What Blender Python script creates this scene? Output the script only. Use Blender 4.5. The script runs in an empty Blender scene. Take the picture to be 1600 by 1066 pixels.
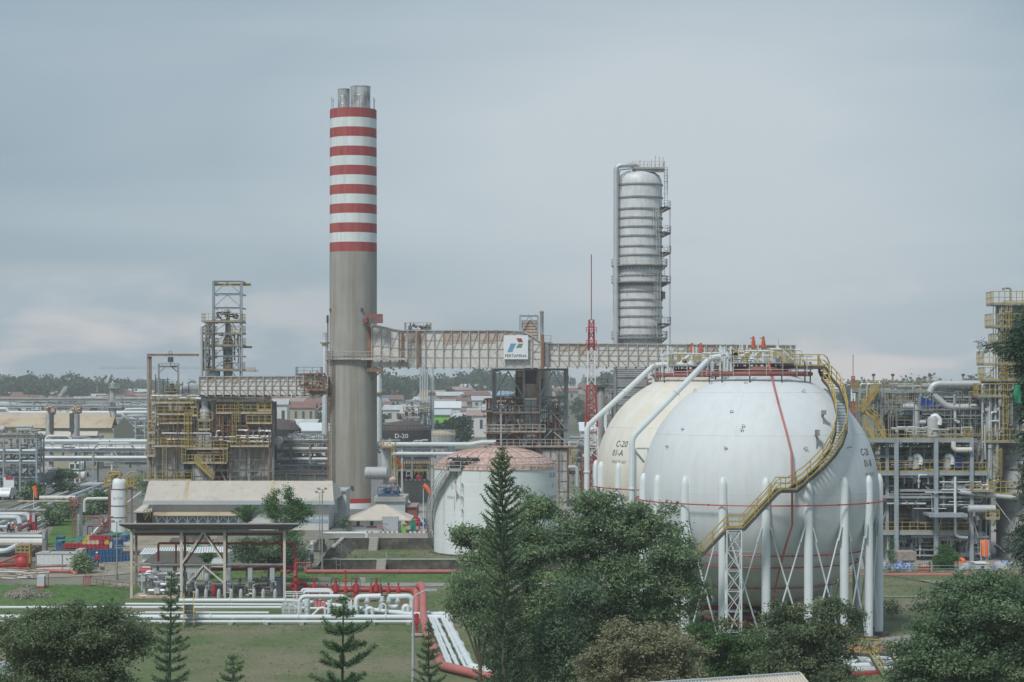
import bpy, math, random
import numpy as np
from mathutils import Vector, Matrix
from math import radians as R, sin, cos, pi, sqrt, atan2

# ------------------------------------------------------------------ camera, world, sun, exposure
SC = bpy.context.scene
COL = SC.collection
F = 3111.0          # focal length in photo pixels (photo is 1600 wide)
H = 21.1            # camera height
HY = 600.0          # horizon row in the photo
cam_data = bpy.data.cameras.new('camera')
cam_data.lens = 36.0 * F / 1600.0
cam_data.sensor_width = 36.0
cam_data.shift_y = (HY - 533.0) / 1600.0
cam_data.clip_start = 1.0
cam_data.clip_end = 20000.0
cam = bpy.data.objects.new('camera', cam_data)
COL.objects.link(cam)
cam.location = (0, 0, H)
cam.rotation_euler = (R(90), 0, 0)
SC.camera = cam

SUN_EL, SUN_AZ = R(52), R(-148)      # azimuth clockwise from +Y: behind the camera, to the left
world = bpy.data.worlds.new('World')
SC.world = world
world.use_nodes = True
nt = world.node_tree
for n in list(nt.nodes): nt.nodes.remove(n)
def wn(t, **k):
    n = nt.nodes.new(t)
    for a, b in k.items(): setattr(n, a, b)
    return n
L = nt.links.new
out = wn('ShaderNodeOutputWorld'); bg = wn('ShaderNodeBackground')
bg.inputs['Strength'].default_value = 0.1
L(bg.outputs[0], out.inputs[0])
sky = wn('ShaderNodeTexSky', sky_type='NISHITA', sun_disc=False)
sky.sun_elevation = SUN_EL; sky.sun_rotation = SUN_AZ
sky.air_density = 1.0; sky.dust_density = 3.0; sky.ozone_density = 1.0
tc = wn('ShaderNodeTexCoord')
def wmath(op, a, b=None, clamp=False):
    n = wn('ShaderNodeMath', operation=op, use_clamp=clamp)
    for i, v in enumerate((a, b)):
        if v is None: continue
        if isinstance(v, (int, float)): n.inputs[i].default_value = v
        else: L(v, n.inputs[i])
    return n.outputs[0]
def wnoise(sc, off, scale, detail, rough=0.5, dist=0.0):
    m = wn('ShaderNodeMapping'); m.inputs['Scale'].default_value = sc; m.inputs['Location'].default_value = off
    L(tc.outputs['Generated'], m.inputs['Vector'])
    n = wn('ShaderNodeTexNoise'); n.inputs['Scale'].default_value = scale
    n.inputs['Detail'].default_value = detail; n.inputs['Roughness'].default_value = rough
    n.inputs['Distortion'].default_value = dist
    L(m.outputs[0], n.inputs['Vector'])
    return n.outputs['Fac']
def wramp(fac, stops):
    r = wn('ShaderNodeValToRGB'); e = r.color_ramp.elements
    while len(e) < len(stops): e.new(0.5)
    for i, (p, c) in enumerate(stops): e[i].position = p; e[i].color = (*c, 1)
    L(fac, r.inputs[0]); return r.outputs[0]
def wmix(fac, a, b, typ='MIX'):
    n = wn('ShaderNodeMix', data_type='RGBA', blend_type=typ)
    if isinstance(fac, (int, float)): n.inputs[0].default_value = fac
    else: L(fac, n.inputs[0])
    for i, v in ((6, a), (7, b)):
        if isinstance(v, tuple): n.inputs[i].default_value = (*v, 1)
        else: L(v, n.inputs[i])
    return n.outputs[2]
sep = wn('ShaderNodeSeparateXYZ'); L(tc.outputs['Generated'], sep.inputs[0])
zz = sep.outputs[2]; xx = sep.outputs[0]
# overcast deck: soft broad streaks, darker blue-grey between pale veils
n1 = wnoise((1.3, 1.3, 6.0), (0.3, 0.1, 0.2), 1.5, 3, 0.5, 0.4)
n2 = wnoise((2.2, 2.2, 12.0), (1.3, 2.1, 0.0), 1.3, 3, 0.5, 0.6)
nn = wmath('ADD', wmath('ADD', wmath('MULTIPLY', n1, 0.30), wmath('MULTIPLY', n2, 0.20)), 0.25)
nn = wmath('ADD', nn, wmath('MULTIPLY', wmath('SUBTRACT', 0.15, zz), 0.28))
nn = wmath('SUBTRACT', nn, wmath('MULTIPLY', wmath('MULTIPLY', wmath('SUBTRACT', xx, 0.03), wmath('SUBTRACT', xx, 0.03)), 1.0))
# a pale patch right of the chimney, high up
dx = wmath('SUBTRACT', xx, 0.09); dz = wmath('SUBTRACT', zz, 0.115)
d2 = wmath('ADD', wmath('MULTIPLY', wmath('MULTIPLY', dx, dx), 18.0), wmath('MULTIPLY', wmath('MULTIPLY', dz, dz), 110.0))
patch = wmath('SUBTRACT', 1.0, d2, True)
nn = wmath('ADD', nn, wmath('MULTIPLY', patch, 0.13))
deck = wramp(nn, [(0.40, (0.222, 0.30, 0.362)), (0.50, (0.318, 0.387, 0.437)), (0.62, (0.425, 0.475, 0.51))])
# low pinkish cumulus band close to the horizon
c1 = wnoise((5.0, 5.0, 16.0), (4.2, 0.0, 0.13), 2.2, 7, 0.52, 0.2)
low = wramp(zz, [(0.0, (1, 1, 1)), (0.012, (1, 1, 1)), (0.042, (0.55, 0.55, 0.55)), (0.062, (0, 0, 0))])
side = wmath('MULTIPLY', wmath('ABSOLUTE', xx), 5.0, True)
cm = wmath('MULTIPLY', wmath('MULTIPLY', wmath('SUBTRACT', c1, 0.475), 7.0, True), low)
cm = wmath('MULTIPLY', cm, wmath('ADD', side, 0.12, True))
deck = wmix(wmath('MULTIPLY', cm, 0.9), deck, (0.60, 0.56, 0.55))
deck10 = wmix(1.0, deck, (10.0, 10.0, 10.0), 'MULTIPLY')
final = wmix(0.93, sky.outputs[0], deck10)
L(final, bg.inputs['Color'])

sun_data = bpy.data.lights.new('sun', 'SUN')
sun_data.energy = 2.1; sun_data.angle = R(12); sun_data.color = (1.0, 0.965, 0.91)
sun = bpy.data.objects.new('sun', sun_data); COL.objects.link(sun)
sd = Vector((sin(SUN_AZ) * cos(SUN_EL), cos(SUN_AZ) * cos(SUN_EL), sin(SUN_EL)))
sun.rotation_euler = sd.to_track_quat('Z', 'Y').to_euler()
SC.view_settings.view_transform = 'Standard'
SC.view_settings.look = 'None'
SC.view_settings.exposure = 0.40
SC.view_settings.gamma = 1.0
SC.cycles.volume_bounces = 1
SC.cycles.max_bounces = 6
SC.cycles.transparent_max_bounces = 12
SC.cycles.use_denoising = True

# ------------------------------------------------------------------ materials
MATS = {}
def mat(name, col, rough=0.65, metal=0.0, var=0.14, scale=0.6, rust=0.0, rustcol=(0.20, 0.10, 0.055),
        rsc=(1.2, 1.2, 0.18), spec=0.4, fine=None, rsoft=0.10):
    m = bpy.data.materials.new(name); m.use_nodes = True
    t = m.node_tree; b = t.nodes['Principled BSDF']; lk = t.links.new
    b.inputs['Roughness'].default_value = rough; b.inputs['Metallic'].default_value = metal
    b.inputs['Specular IOR Level'].default_value = spec
    co = t.nodes.new('ShaderNodeTexCoord')
    n = t.nodes.new('ShaderNodeTexNoise'); n.inputs['Scale'].default_value = scale
    n.inputs['Detail'].default_value = 6; n.inputs['Roughness'].default_value = 0.6
    lk(co.outputs['Object'], n.inputs['Vector'])
    r = t.nodes.new('ShaderNodeValToRGB'); e = r.color_ramp.elements
    e[0].position = 0.3; e[1].position = 0.7
    lo = tuple(c * (1 - var) for c in col); hi = tuple(min(1, c * (1 + var)) for c in col)
    e[0].color = (*lo, 1); e[1].color = (*hi, 1)
    lk(n.outputs['Fac'], r.inputs[0]); cur = r.outputs[0]
    if fine:
        n3 = t.nodes.new('ShaderNodeTexNoise'); n3.inputs['Scale'].default_value = fine[0]; n3.inputs['Detail'].default_value = 4
        lk(co.outputs['Object'], n3.inputs['Vector'])
        r3 = t.nodes.new('ShaderNodeValToRGB'); r3.color_ramp.elements[0].position = fine[1]; r3.color_ramp.elements[1].position = fine[2]
        lk(n3.outputs['Fac'], r3.inputs[0])
        mx = t.nodes.new('ShaderNodeMix'); mx.data_type = 'RGBA'; lk(r3.outputs[0], mx.inputs[0])
        lk(cur, mx.inputs[6]); mx.inputs[7].default_value = (*fine[3], 1); cur = mx.outputs[2]
    if rust > 0:
        mp = t.nodes.new('ShaderNodeMapping'); mp.inputs['Scale'].default_value = rsc
        lk(co.outputs['Object'], mp.inputs['Vector'])
        n2 = t.nodes.new('ShaderNodeTexNoise'); n2.inputs['Scale'].default_value = 1.6
        n2.inputs['Detail'].default_value = 8; n2.inputs['Roughness'].default_value = 0.65
        lk(mp.outputs[0], n2.inputs['Vector'])
        r2 = t.nodes.new('ShaderNodeValToRGB'); e2 = r2.color_ramp.elements
        c = 0.72 - 0.4 * rust
        e2[0].position = max(0.02, c - rsoft); e2[1].position = c + rsoft
        e2[1].color = (0.85, 0.85, 0.85, 1)
        lk(n2.outputs['Fac'], r2.inputs[0])
        mx = t.nodes.new('ShaderNodeMix'); mx.data_type = 'RGBA'
        lk(r2.outputs[0], mx.inputs[0]); lk(cur, mx.inputs[6]); mx.inputs[7].default_value = (*rustcol, 1)
        cur = mx.outputs[2]
    lk(cur, b.inputs['Base Color'])
    m.diffuse_color = (*col, 1)
    MATS[name] = m
    return m
M = MATS
mat('white_paint', (0.62, 0.68, 0.70), 0.45, var=0.05)
mat('sphere_white', (0.61, 0.65, 0.675), 0.62, var=0.03, scale=0.12, spec=0.25, rust=0.16, rustcol=(0.52, 0.56, 0.56), rsc=(0.9, 0.9, 0.12), rsoft=0.2)
mat('sphere_cream', (0.68, 0.68, 0.64), 0.6, var=0.05, scale=0.12, rust=0.42, rustcol=(0.60, 0.54, 0.42), rsc=(0.5, 0.5, 0.09), rsoft=0.22)
mat('tank_white', (0.70, 0.75, 0.76), 0.55, var=0.06, scale=0.25, rust=0.12, rustcol=(0.42, 0.38, 0.36), rsc=(0.9, 0.9, 0.07), rsoft=0.12)
mat('tank_roof', (0.50, 0.345, 0.30), 0.8, var=0.22, scale=0.7, fine=(2.5, 0.52, 0.62, (0.58, 0.47, 0.42)), rust=0.3, rustcol=(0.30, 0.13, 0.10), rsc=(1, 1, 1))
mat('concrete', (0.345, 0.345, 0.32), 0.9, var=0.12, scale=0.25, rust=0.46, rustcol=(0.24, 0.205, 0.155), rsc=(0.6, 0.6, 0.03), rsoft=0.16, spec=0.15)
mat('chimney_red', (0.33, 0.05, 0.06), 0.65, var=0.12, scale=0.4, rust=0.42, rustcol=(0.38, 0.13, 0.09), rsc=(0.7, 0.7, 0.02))
mat('chimney_white', (0.66, 0.72, 0.73), 0.65, var=0.06, scale=0.4, rust=0.4, rustcol=(0.55, 0.59, 0.57), rsc=(0.9, 0.9, 0.03))
mat('flue_metal', (0.52, 0.54, 0.55), 0.4, metal=0.4, var=0.15, rust=0.36, rustcol=(0.13, 0.10, 0.075), rsc=(0.8, 0.8, 0.25))
mat('duct_panel', (0.62, 0.605, 0.575), 0.7, var=0.07, scale=0.5, rust=0.10, rustcol=(0.33, 0.24, 0.17), rsc=(1.0, 1.0, 0.5))
mat('duct_rust', (0.50, 0.44, 0.38), 0.8, var=0.15, scale=0.9, rust=0.45, rustcol=(0.40, 0.22, 0.15), rsc=(1.5, 1.5, 0.25))
mat('duct_frame', (0.47, 0.455, 0.43), 0.7, var=0.15, rust=0.28, rustcol=(0.20, 0.12, 0.08))
mat('steel_grey', (0.27, 0.285, 0.285), 0.55, var=0.2, rust=0.32, rustcol=(0.17, 0.11, 0.075))
mat('steel_blue', (0.30, 0.35, 0.385), 0.5, var=0.14, rust=0.16, rustcol=(0.20, 0.17, 0.14))
mat('steel_rusty', (0.28, 0.21, 0.165), 0.8, var=0.3, rust=0.6, rustcol=(0.20, 0.085, 0.045))
mat('steel_dark', (0.075, 0.08, 0.085), 0.7, var=0.3)
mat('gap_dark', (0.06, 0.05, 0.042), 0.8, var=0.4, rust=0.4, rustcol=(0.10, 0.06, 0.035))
mat('column_alu', (0.60, 0.63, 0.65), 0.55, metal=0.05, var=0.12, scale=0.8, rust=0.34, rustcol=(0.45, 0.45, 0.44), rsc=(1.6, 1.6, 0.2))
mat('alu_pipe', (0.50, 0.53, 0.55), 0.48, metal=0.25, var=0.1)
mat('panel_grey', (0.42, 0.45, 0.46), 0.6, var=0.14, rust=0.45, rustcol=(0.28, 0.20, 0.14), rsc=(1.4, 1.4, 0.22))
mat('panel_clean', (0.42, 0.44, 0.45), 0.6, var=0.10, rust=0.12, rustcol=(0.30, 0.27, 0.24))
mat('yellow', (0.42, 0.33, 0.095), 0.6, var=0.16, rust=0.38, rustcol=(0.33, 0.22, 0.07))
mat('yellow_old', (0.38, 0.285, 0.09), 0.6, var=0.2, rust=0.45, rustcol=(0.24, 0.16, 0.08))
mat('red_paint', (0.40, 0.045, 0.045), 0.45, var=0.12, rust=0.12, rustcol=(0.30, 0.10, 0.08))
mat('red_faded', (0.42, 0.14, 0.13), 0.55, var=0.12, rust=0.2, rustcol=(0.40, 0.20, 0.17))
mat('red_dull', (0.26, 0.09, 0.085), 0.65, var=0.15, rust=0.3, rustcol=(0.22, 0.12, 0.10))
mat('orange', (0.85, 0.19, 0.06), 0.7, var=0.08)
mat('relief_red', (0.48, 0.10, 0.05), 0.6, var=0.1)
mat('roof_beige', (0.57, 0.525, 0.46), 0.7, var=0.07, scale=0.3, rust=0.22, rustcol=(0.44, 0.36, 0.28), rsc=(0.7, 0.25, 0.25))
mat('roof_tan', (0.50, 0.42, 0.30), 0.7, var=0.1, scale=0.12, rust=0.4, rustcol=(0.36, 0.21, 0.13), rsc=(0.25, 0.10, 0.10))
mat('wall_tan', (0.40, 0.37, 0.28), 0.8, var=0.06)
mat('wall_white', (0.60, 0.615, 0.60), 0.75, var=0.06, rust=0.14, rustcol=(0.45, 0.44, 0.41))
mat('wall_blue', (0.28, 0.42, 0.52), 0.75, var=0.06)
mat('wall_brick', (0.25, 0.10, 0.08), 0.85, var=0.12)
mat('fascia', (0.42, 0.48, 0.51), 0.6, var=0.05)
mat('glass_dark', (0.06, 0.08, 0.09), 0.2, var=0.1)
mat('stone_wall', (0.085, 0.08, 0.072), 0.95, var=0.4, scale=1.5, fine=(1.6, 0.5, 0.62, (0.14, 0.132, 0.115)))
mat('kerb_concrete', (0.36, 0.355, 0.33), 0.9, var=0.12)
mat('asphalt', (0.165, 0.17, 0.165), 0.9, var=0.12, scale=0.15, fine=(2.0, 0.55, 0.7, (0.20, 0.20, 0.19)))
mat('paving', (0.30, 0.29, 0.265), 0.9, var=0.14, scale=0.1, fine=(0.5, 0.5, 0.65, (0.20, 0.19, 0.17)))
mat('dirt', (0.30, 0.265, 0.21), 0.95, var=0.2, scale=0.25, fine=(0.8, 0.5, 0.62, (0.22, 0.20, 0.16)))
mat('black_tank', (0.035, 0.037, 0.042), 0.6, var=0.2)
mat('black_roof', (0.085, 0.065, 0.062), 0.8, var=0.3, scale=1.5)
mat('bark', (0.10, 0.085, 0.068), 0.9, var=0.25)
mat('bark_green', (0.09, 0.095, 0.07), 0.9, var=0.2)
mat('bark_grey', (0.20, 0.18, 0.15), 0.9, var=0.2)
mat('green_paint', (0.03, 0.22, 0.13), 0.5, var=0.1)
mat('lime', (0.22, 0.52, 0.08), 0.5, var=0.08)
mat('tarp_green', (0.02, 0.20, 0.14), 0.6, var=0.15)
mat('tarp_blue', (0.02, 0.07, 0.33), 0.5, var=0.15)
mat('blue_plastic', (0.045, 0.14, 0.30), 0.45, var=0.12)
mat('blue_skid', (0.05, 0.12, 0.24), 0.5, var=0.15)
mat('drum_red', (0.38, 0.035, 0.05), 0.45, var=0.1)
mat('drum_yellow', (0.60, 0.38, 0.09), 0.45, var=0.1)
mat('drum_lid', (0.55, 0.47, 0.36), 0.45, var=0.1)
mat('rubber', (0.02, 0.02, 0.022), 0.9, var=0.1)
mat('car_white', (0.62, 0.65, 0.67), 0.3, var=0.02)
mat('car_dark', (0.035, 0.045, 0.06), 0.3, var=0.02)
mat('sign_white', (0.74, 0.78, 0.80), 0.5, var=0.02)
mat('logo_red', (0.33, 0.05, 0.055), 0.5, var=0.04)
mat('logo_blue', (0.16, 0.32, 0.52), 0.5, var=0.04)
mat('logo_green', (0.10, 0.30, 0.16), 0.5, var=0.04)
mat('letter_dark', (0.05, 0.055, 0.065), 0.7, var=0.05)
mat('letter_faint', (0.30, 0.30, 0.30), 0.8, var=0.1)
mat('letter_white', (0.75, 0.76, 0.76), 0.6, var=0.05)
mat('teal', (0.02, 0.36, 0.29), 0.45, var=0.03)
mat('grey_cabinet', (0.42, 0.46, 0.49), 0.5, var=0.06)
mat('roof_dark', (0.032, 0.028, 0.026), 1.0, var=0.3, spec=0.0)
mat('thatch_dark', (0.10, 0.095, 0.085), 0.9, var=0.2)
mat('rubble', (0.30, 0.27, 0.23), 0.95, var=0.3, scale=2)
mat('wood_pole', (0.36, 0.33, 0.29), 0.9, var=0.2)
mat('cloth_blue', (0.03, 0.06, 0.14), 0.9, var=0.1)
mat('cloth_orange', (0.65, 0.20, 0.05), 0.9, var=0.1)
mat('skin', (0.30, 0.17, 0.11), 0.6, var=0.05)
mat('smoke_white', (0.75, 0.77, 0.78), 0.9, var=0.05)
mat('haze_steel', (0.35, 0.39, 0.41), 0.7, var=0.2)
mat('bag_blue', (0.10, 0.16, 0.42), 0.7, var=0.25, fine=(3, 0.5, 0.6, (0.45, 0.5, 0.6)))
mat('bag_white', (0.42, 0.43, 0.42), 0.8, var=0.2)

def leaf_mat(name, cols, rough=0.6, trans=0.35):
    m = bpy.data.materials.new(name); m.use_nodes = True
    t = m.node_tree; b = t.nodes['Principled BSDF']; lk = t.links.new
    at = t.nodes.new('ShaderNodeAttribute'); at.attribute_name = 'tone'
    r = t.nodes.new('ShaderNodeValToRGB'); e = r.color_ramp.elements
    while len(e) < len(cols): e.new(0.5)
    for i, (p, c) in enumerate(cols): e[i].position = p; e[i].color = (*c, 1)
    lk(at.outputs['Fac'], r.inputs[0]); lk(r.outputs[0], b.inputs['Base Color'])
    b.inputs['Roughness'].default_value = rough; b.inputs['Specular IOR Level'].default_value = 0.25
    tr = t.nodes.new('ShaderNodeBsdfTranslucent'); lk(r.outputs[0], tr.inputs['Color'])
    ms = t.nodes.new('ShaderNodeMixShader'); ms.inputs[0].default_value = trans
    lk(b.outputs[0], ms.inputs[1]); lk(tr.outputs[0], ms.inputs[2])
    lk(ms.outputs[0], t.nodes['Material Output'].inputs['Surface'])
    MATS[name] = m; return m
leaf_mat('leaf_mid', [(0, (0.097, 0.150, 0.092)), (0.45, (0.188, 0.278, 0.154)), (0.85, (0.301, 0.399, 0.208)), (1, (0.451, 0.480, 0.277))])
leaf_mat('leaf_deep', [(0, (0.068, 0.119, 0.076)), (0.5, (0.134, 0.216, 0.123)), (1, (0.269, 0.362, 0.195))])
leaf_mat('leaf_olive', [(0, (0.082, 0.127, 0.071)), (0.5, (0.160, 0.219, 0.120)), (0.85, (0.233, 0.279, 0.163)), (1, (0.299, 0.266, 0.169))])
leaf_mat('leaf_pale', [(0, (0.157, 0.170, 0.098)), (0.5, (0.265, 0.271, 0.164)), (0.9, (0.373, 0.365, 0.239)), (1, (0.361, 0.290, 0.176))])
leaf_mat('leaf_bright', [(0, (0.050, 0.120, 0.043)), (0.5, (0.090, 0.207, 0.067)), (0.9, (0.146, 0.273, 0.093)), (1, (0.246, 0.240, 0.120))])
leaf_mat('leaf_fleck', [(0, (0.060, 0.125, 0.050)), (0.5, (0.101, 0.196, 0.073)), (0.8, (0.178, 0.202, 0.100)), (1, (0.357, 0.167, 0.093))])
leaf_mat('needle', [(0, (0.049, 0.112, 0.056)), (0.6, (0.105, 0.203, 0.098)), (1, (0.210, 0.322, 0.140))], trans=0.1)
leaf_mat('needle_dark', [(0, (0.036, 0.073, 0.056)), (0.6, (0.059, 0.112, 0.077)), (1, (0.098, 0.168, 0.112))], trans=0.1)
leaf_mat('leaf_far', [(0, (0.034, 0.063, 0.038)), (0.6, (0.058, 0.105, 0.058)), (1, (0.105, 0.158, 0.084))])

# ------------------------------------------------------------------ helpers
def P(px, py, Y): return Vector(((px - 800.0) * Y / F, Y, H - (py - HY) * Y / F))
def PX(px, Y): return (px - 800.0) * Y / F
def PZ(py, Y): return H - (py - HY) * Y / F
def V(*a): return Vector(a)

def tag(o, label=None, cat=None, group=None, kind=None):
    if label: o['label'] = label
    if cat: o['category'] = cat
    if group: o['group'] = group
    if kind: o['kind'] = kind
    return o
def thing(name, label, cat, loc=(0, 0, 0), group=None):
    o = bpy.data.objects.new(name, None); COL.objects.link(o)
    o.location = loc; o.empty_display_size = 0.5
    return tag(o, label, cat, group)
def wloc(o):
    v = Vector((0, 0, 0))
    while o is not None:
        v = v + o.location; o = o.parent
    return v

class MB:
    def __init__(s): s.v = []; s.f = []; s.m = []; s.mi = 0
    def addv(s, vs):
        b = len(s.v); s.v.extend([tuple(p) for p in vs]); return b
    def face(s, idx): s.f.append(tuple(idx)); s.m.append(s.mi)
    def quad(s, a, b, c, d):
        k = s.addv((a, b, c, d)); s.face((k, k+1, k+2, k+3)); return s
    def tri(s, a, b, c):
        k = s.addv((a, b, c)); s.face((k, k+1, k+2)); return s
    def box2(s, x0, x1, y0, y1, z0, z1):
        k = s.addv([(x0,y0,z0),(x1,y0,z0),(x1,y1,z0),(x0,y1,z0),(x0,y0,z1),(x1,y0,z1),(x1,y1,z1),(x0,y1,z1)])
        for q in ((0,3,2,1),(4,5,6,7),(0,1,5,4),(1,2,6,5),(2,3,7,6),(3,0,4,7)): s.face([k+i for i in q])
        return s
    def box(s, c, d, rz=0.0):
        hx, hy, hz = d[0]/2, d[1]/2, d[2]/2; ca, sa = cos(rz), sin(rz); vs = []
        for z in (-hz, hz):
            for x, y in ((-hx,-hy),(hx,-hy),(hx,hy),(-hx,hy)):
                vs.append((c[0]+x*ca-y*sa, c[1]+x*sa+y*ca, c[2]+z))
        k = s.addv(vs)
        for q in ((0,3,2,1),(4,5,6,7),(0,1,5,4),(1,2,6,5),(2,3,7,6),(3,0,4,7)): s.face([k+i for i in q])
        return s
    def bar(s, p, q, w=0.1, h=None):
        p = Vector(p); q = Vector(q); d = q - p
        if d.length < 1e-6: return s
        d.normalize(); h = h or w
        up = Vector((0,0,1)) if abs(d.z) < 0.95 else Vector((0,1,0))
        a = d.cross(up).normalized(); b = a.cross(d).normalized()
        a = a*(w/2); b = b*(h/2)
        k = s.addv([p-a-b, p+a-b, p+a+b, p-a+b, q-a-b, q+a-b, q+a+b, q-a+b])
        for f in ((0,1,2,3),(7,6,5,4),(0,4,5,1),(1,5,6,2),(2,6,7,3),(3,7,4,0)): s.face([k+i for i in f])
        return s
    def ibar(s, p, q, w=0.3, h=0.3, t=0.05):   # rolled H section
        p = Vector(p); q = Vector(q); d = (q-p).normalized()
        up = Vector((0,0,1)) if abs(d.z) < 0.95 else Vector((0,1,0))
        a = d.cross(up).normalized(); b = a.cross(d).normalized()
        s.bar(p + b*(h/2-t/2), q + b*(h/2-t/2), w, t); s.bar(p - b*(h/2-t/2), q - b*(h/2-t/2), w, t)
        s.bar(p, q, t, h-2*t); return s
    def tube(s, pts, r, n=8, caps=True):
        pts = [Vector(p) for p in pts]; m = len(pts)
        rs = r if isinstance(r, (list, tuple)) else [r]*m
        t0 = (pts[1]-pts[0]).normalized()
        up = Vector((0,0,1)) if abs(t0.z) < 0.9 else Vector((1,0,0))
        a = t0.cross(up).normalized(); rings = []
        for i in range(m):
            if i == 0: t = (pts[1]-pts[0]); sc = 1
            elif i == m-1: t = (pts[-1]-pts[-2]); sc = 1
            else:
                t1 = (pts[i]-pts[i-1]).normalized(); t2 = (pts[i+1]-pts[i]).normalized()
                t = t1+t2
                if t.length < 1e-4: t = t2
            t = t.normalized()
            a = a - t*a.dot(t)
            if a.length < 1e-5: a = t.orthogonal()
            a = a.normalized(); b = t.cross(a)
            rings.append(s.addv([pts[i] + (a*cos(2*pi*j/n) + b*sin(2*pi*j/n))*rs[i] for j in range(n)]))
        for i in range(m-1):
            for j in range(n):
                s.face((rings[i]+j, rings[i]+(j+1)%n, rings[i+1]+(j+1)%n, rings[i+1]+j))
        if caps:
            s.face([rings[0]+j for j in range(n-1,-1,-1)]); s.face([rings[-1]+j for j in range(n)])
        return s
    def cyl(s, c, r, z0, z1, n=24, r1=None):
        return s.lathe([(0, z0), (r, z0), (r if r1 is None else r1, z1), (0, z1)], c, n)
    def lathe(s, prof, c, n=32, mis=None):
        rows = []
        for (r, z) in prof:
            if r < 1e-6: rows.append((s.addv([(c[0], c[1], z)]), 1))
            else: rows.append((s.addv([(c[0]+r*cos(2*pi*j/n), c[1]+r*sin(2*pi*j/n), z) for j in range(n)]), n))
        for i in range(len(rows)-1):
            (a, na), (b, nb) = rows[i], rows[i+1]
            if mis: s.mi = mis[i]
            for j in range(n):
                k = (j+1) % n
                if na == 1 and nb == 1: continue
                if na == 1: s.face((a, b+k, b+j))
                elif nb == 1: s.face((a+j, a+k, b))
                else: s.face((a+j, a+k, b+k, b+j))
        return s
    def hcyl(s, c, r, half, ax='x', n=20, dome=0.25):   # horizontal drum with dished ends
        prof = [(0, -half-r*dome), (r*0.55, -half-r*dome*0.8), (r*0.87, -half-r*dome*0.4), (r, -half), (r, half), (r*0.87, half+r*dome*0.4), (r*0.55, half+r*dome*0.8), (0, half+r*dome)]
        rows = []
        def pt(t, rr, an):
            if ax == 'x': return (c[0]+t, c[1]+rr*cos(an), c[2]+rr*sin(an))
            return (c[0]-rr*cos(an), c[1]+t, c[2]+rr*sin(an))
        for (rr, t) in prof: rows.append(s.addv([pt(t, max(rr, 0.001), 2*pi*j/n) for j in range(n)]))
        for i in range(len(rows)-1):
            for j in range(n): s.face((rows[i]+j, rows[i]+(j+1)%n, rows[i+1]+(j+1)%n, rows[i+1]+j))
        return s
    def prism(s, poly, y0, y1):       # poly in (x, z)
        n = len(poly)
        a = s.addv([(x, y0, z) for x, z in poly]); b = s.addv([(x, y1, z) for x, z in poly])
        s.face([a+i for i in range(n)]); s.face([b+i for i in range(n-1, -1, -1)])
        for i in range(n): s.face((a+(i+1)%n, a+i, b+i, b+(i+1)%n))
        return s
    def prismx(s, poly, x0, x1):      # poly in (y, z)
        n = len(poly)
        a = s.addv([(x0, y, z) for y, z in poly]); b = s.addv([(x1, y, z) for y, z in poly])
        s.face([a+i for i in range(n)]); s.face([b+i for i in range(n-1, -1, -1)])
        for i in range(n): s.face((a+(i+1)%n, a+i, b+i, b+(i+1)%n))
        return s
    def rail(s, pts, h=1.1, step=1.4, w=0.05, toe=False, closed=False):
        pts = [Vector(p) for p in pts]
        if closed: pts = pts + [pts[0]]
        for a, b in zip(pts, pts[1:]):
            z1 = Vector((0,0,h)); z2 = Vector((0,0,h*0.52))
            s.bar(a+z1, b+z1, w); s.bar(a+z2, b+z2, w*0.85)
            if toe: s.bar(a+Vector((0,0,0.09)), b+Vector((0,0,0.09)), w*0.6, 0.14)
            k = max(1, int(round((b-a).length/step)))
            for i in range(k):
                p = a.lerp(b, i/k); s.bar(p, p+z1, w)
        s.bar(pts[-1], pts[-1]+Vector((0,0,h)), w)
        return s
    def ladder(s, p, z0, z1, w=0.45, nrm=(0,-1), cage=False, t=0.05):
        n = Vector((nrm[0], nrm[1], 0)); a = Vector((-n.y, n.x, 0))*(w/2)
        p = Vector((p[0], p[1], 0))
        for q in (p-a, p+a): s.bar(q+Vector((0,0,z0)), q+Vector((0,0,z1)), t)
        z = z0+0.3
        while z < z1:
            s.bar(p-a+Vector((0,0,z)), p+a+Vector((0,0,z)), t*0.7); z += 0.45
        if cage:
            z = z0+2.2
            while z < z1:
                ring = [p + a*1.5*cos(th)*1.0 + n*(0.7*sin(th)) + Vector((0,0,z)) for th in [0, pi/4, pi/2, 3*pi/4, pi]]
                for u, v in zip(ring, ring[1:]): s.bar(u, v, t*0.7)
                z += 1.0
            for th in (pi/4, pi/2, 3*pi/4):
                q = p + a*1.5*cos(th) + n*(0.7*sin(th))
                s.bar(q+Vector((0,0,min(z1,z0+2.2))), q+Vector((0,0,z1)), t*0.6)
        return s
    def build(s, name, mats, parent=None, sm=1, label=None, ang=35):
        if not isinstance(mats, (list, tuple)): mats = [mats]
        o0 = wloc(parent) if parent is not None else Vector((0,0,0))
        me = bpy.data.meshes.new(name)
        vv = np.array(s.v, dtype=np.float64).reshape(-1, 3)
        if parent is None and len(vv):
            lo = vv.min(0); hi = vv.max(0)
            o0 = Vector(((lo[0]+hi[0])/2, (lo[1]+hi[1])/2, lo[2]))
        vv = vv - np.array(o0)
        me.from_pydata([tuple(p) for p in vv], [], s.f)
        for m in mats: me.materials.append(MATS[m] if isinstance(m, str) else m)
        if len(mats) > 1: me.polygons.foreach_set('material_index', s.m)
        if sm:
            me.polygons.foreach_set('use_smooth', [True]*len(s.f))
            me.set_sharp_from_angle(angle=R(ang))
        me.update()
        o = bpy.data.objects.new(name, me); COL.objects.link(o)
        if parent is not None: o.parent = parent
        else: o.location = o0
        if label: o['label'] = label
        return o

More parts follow.
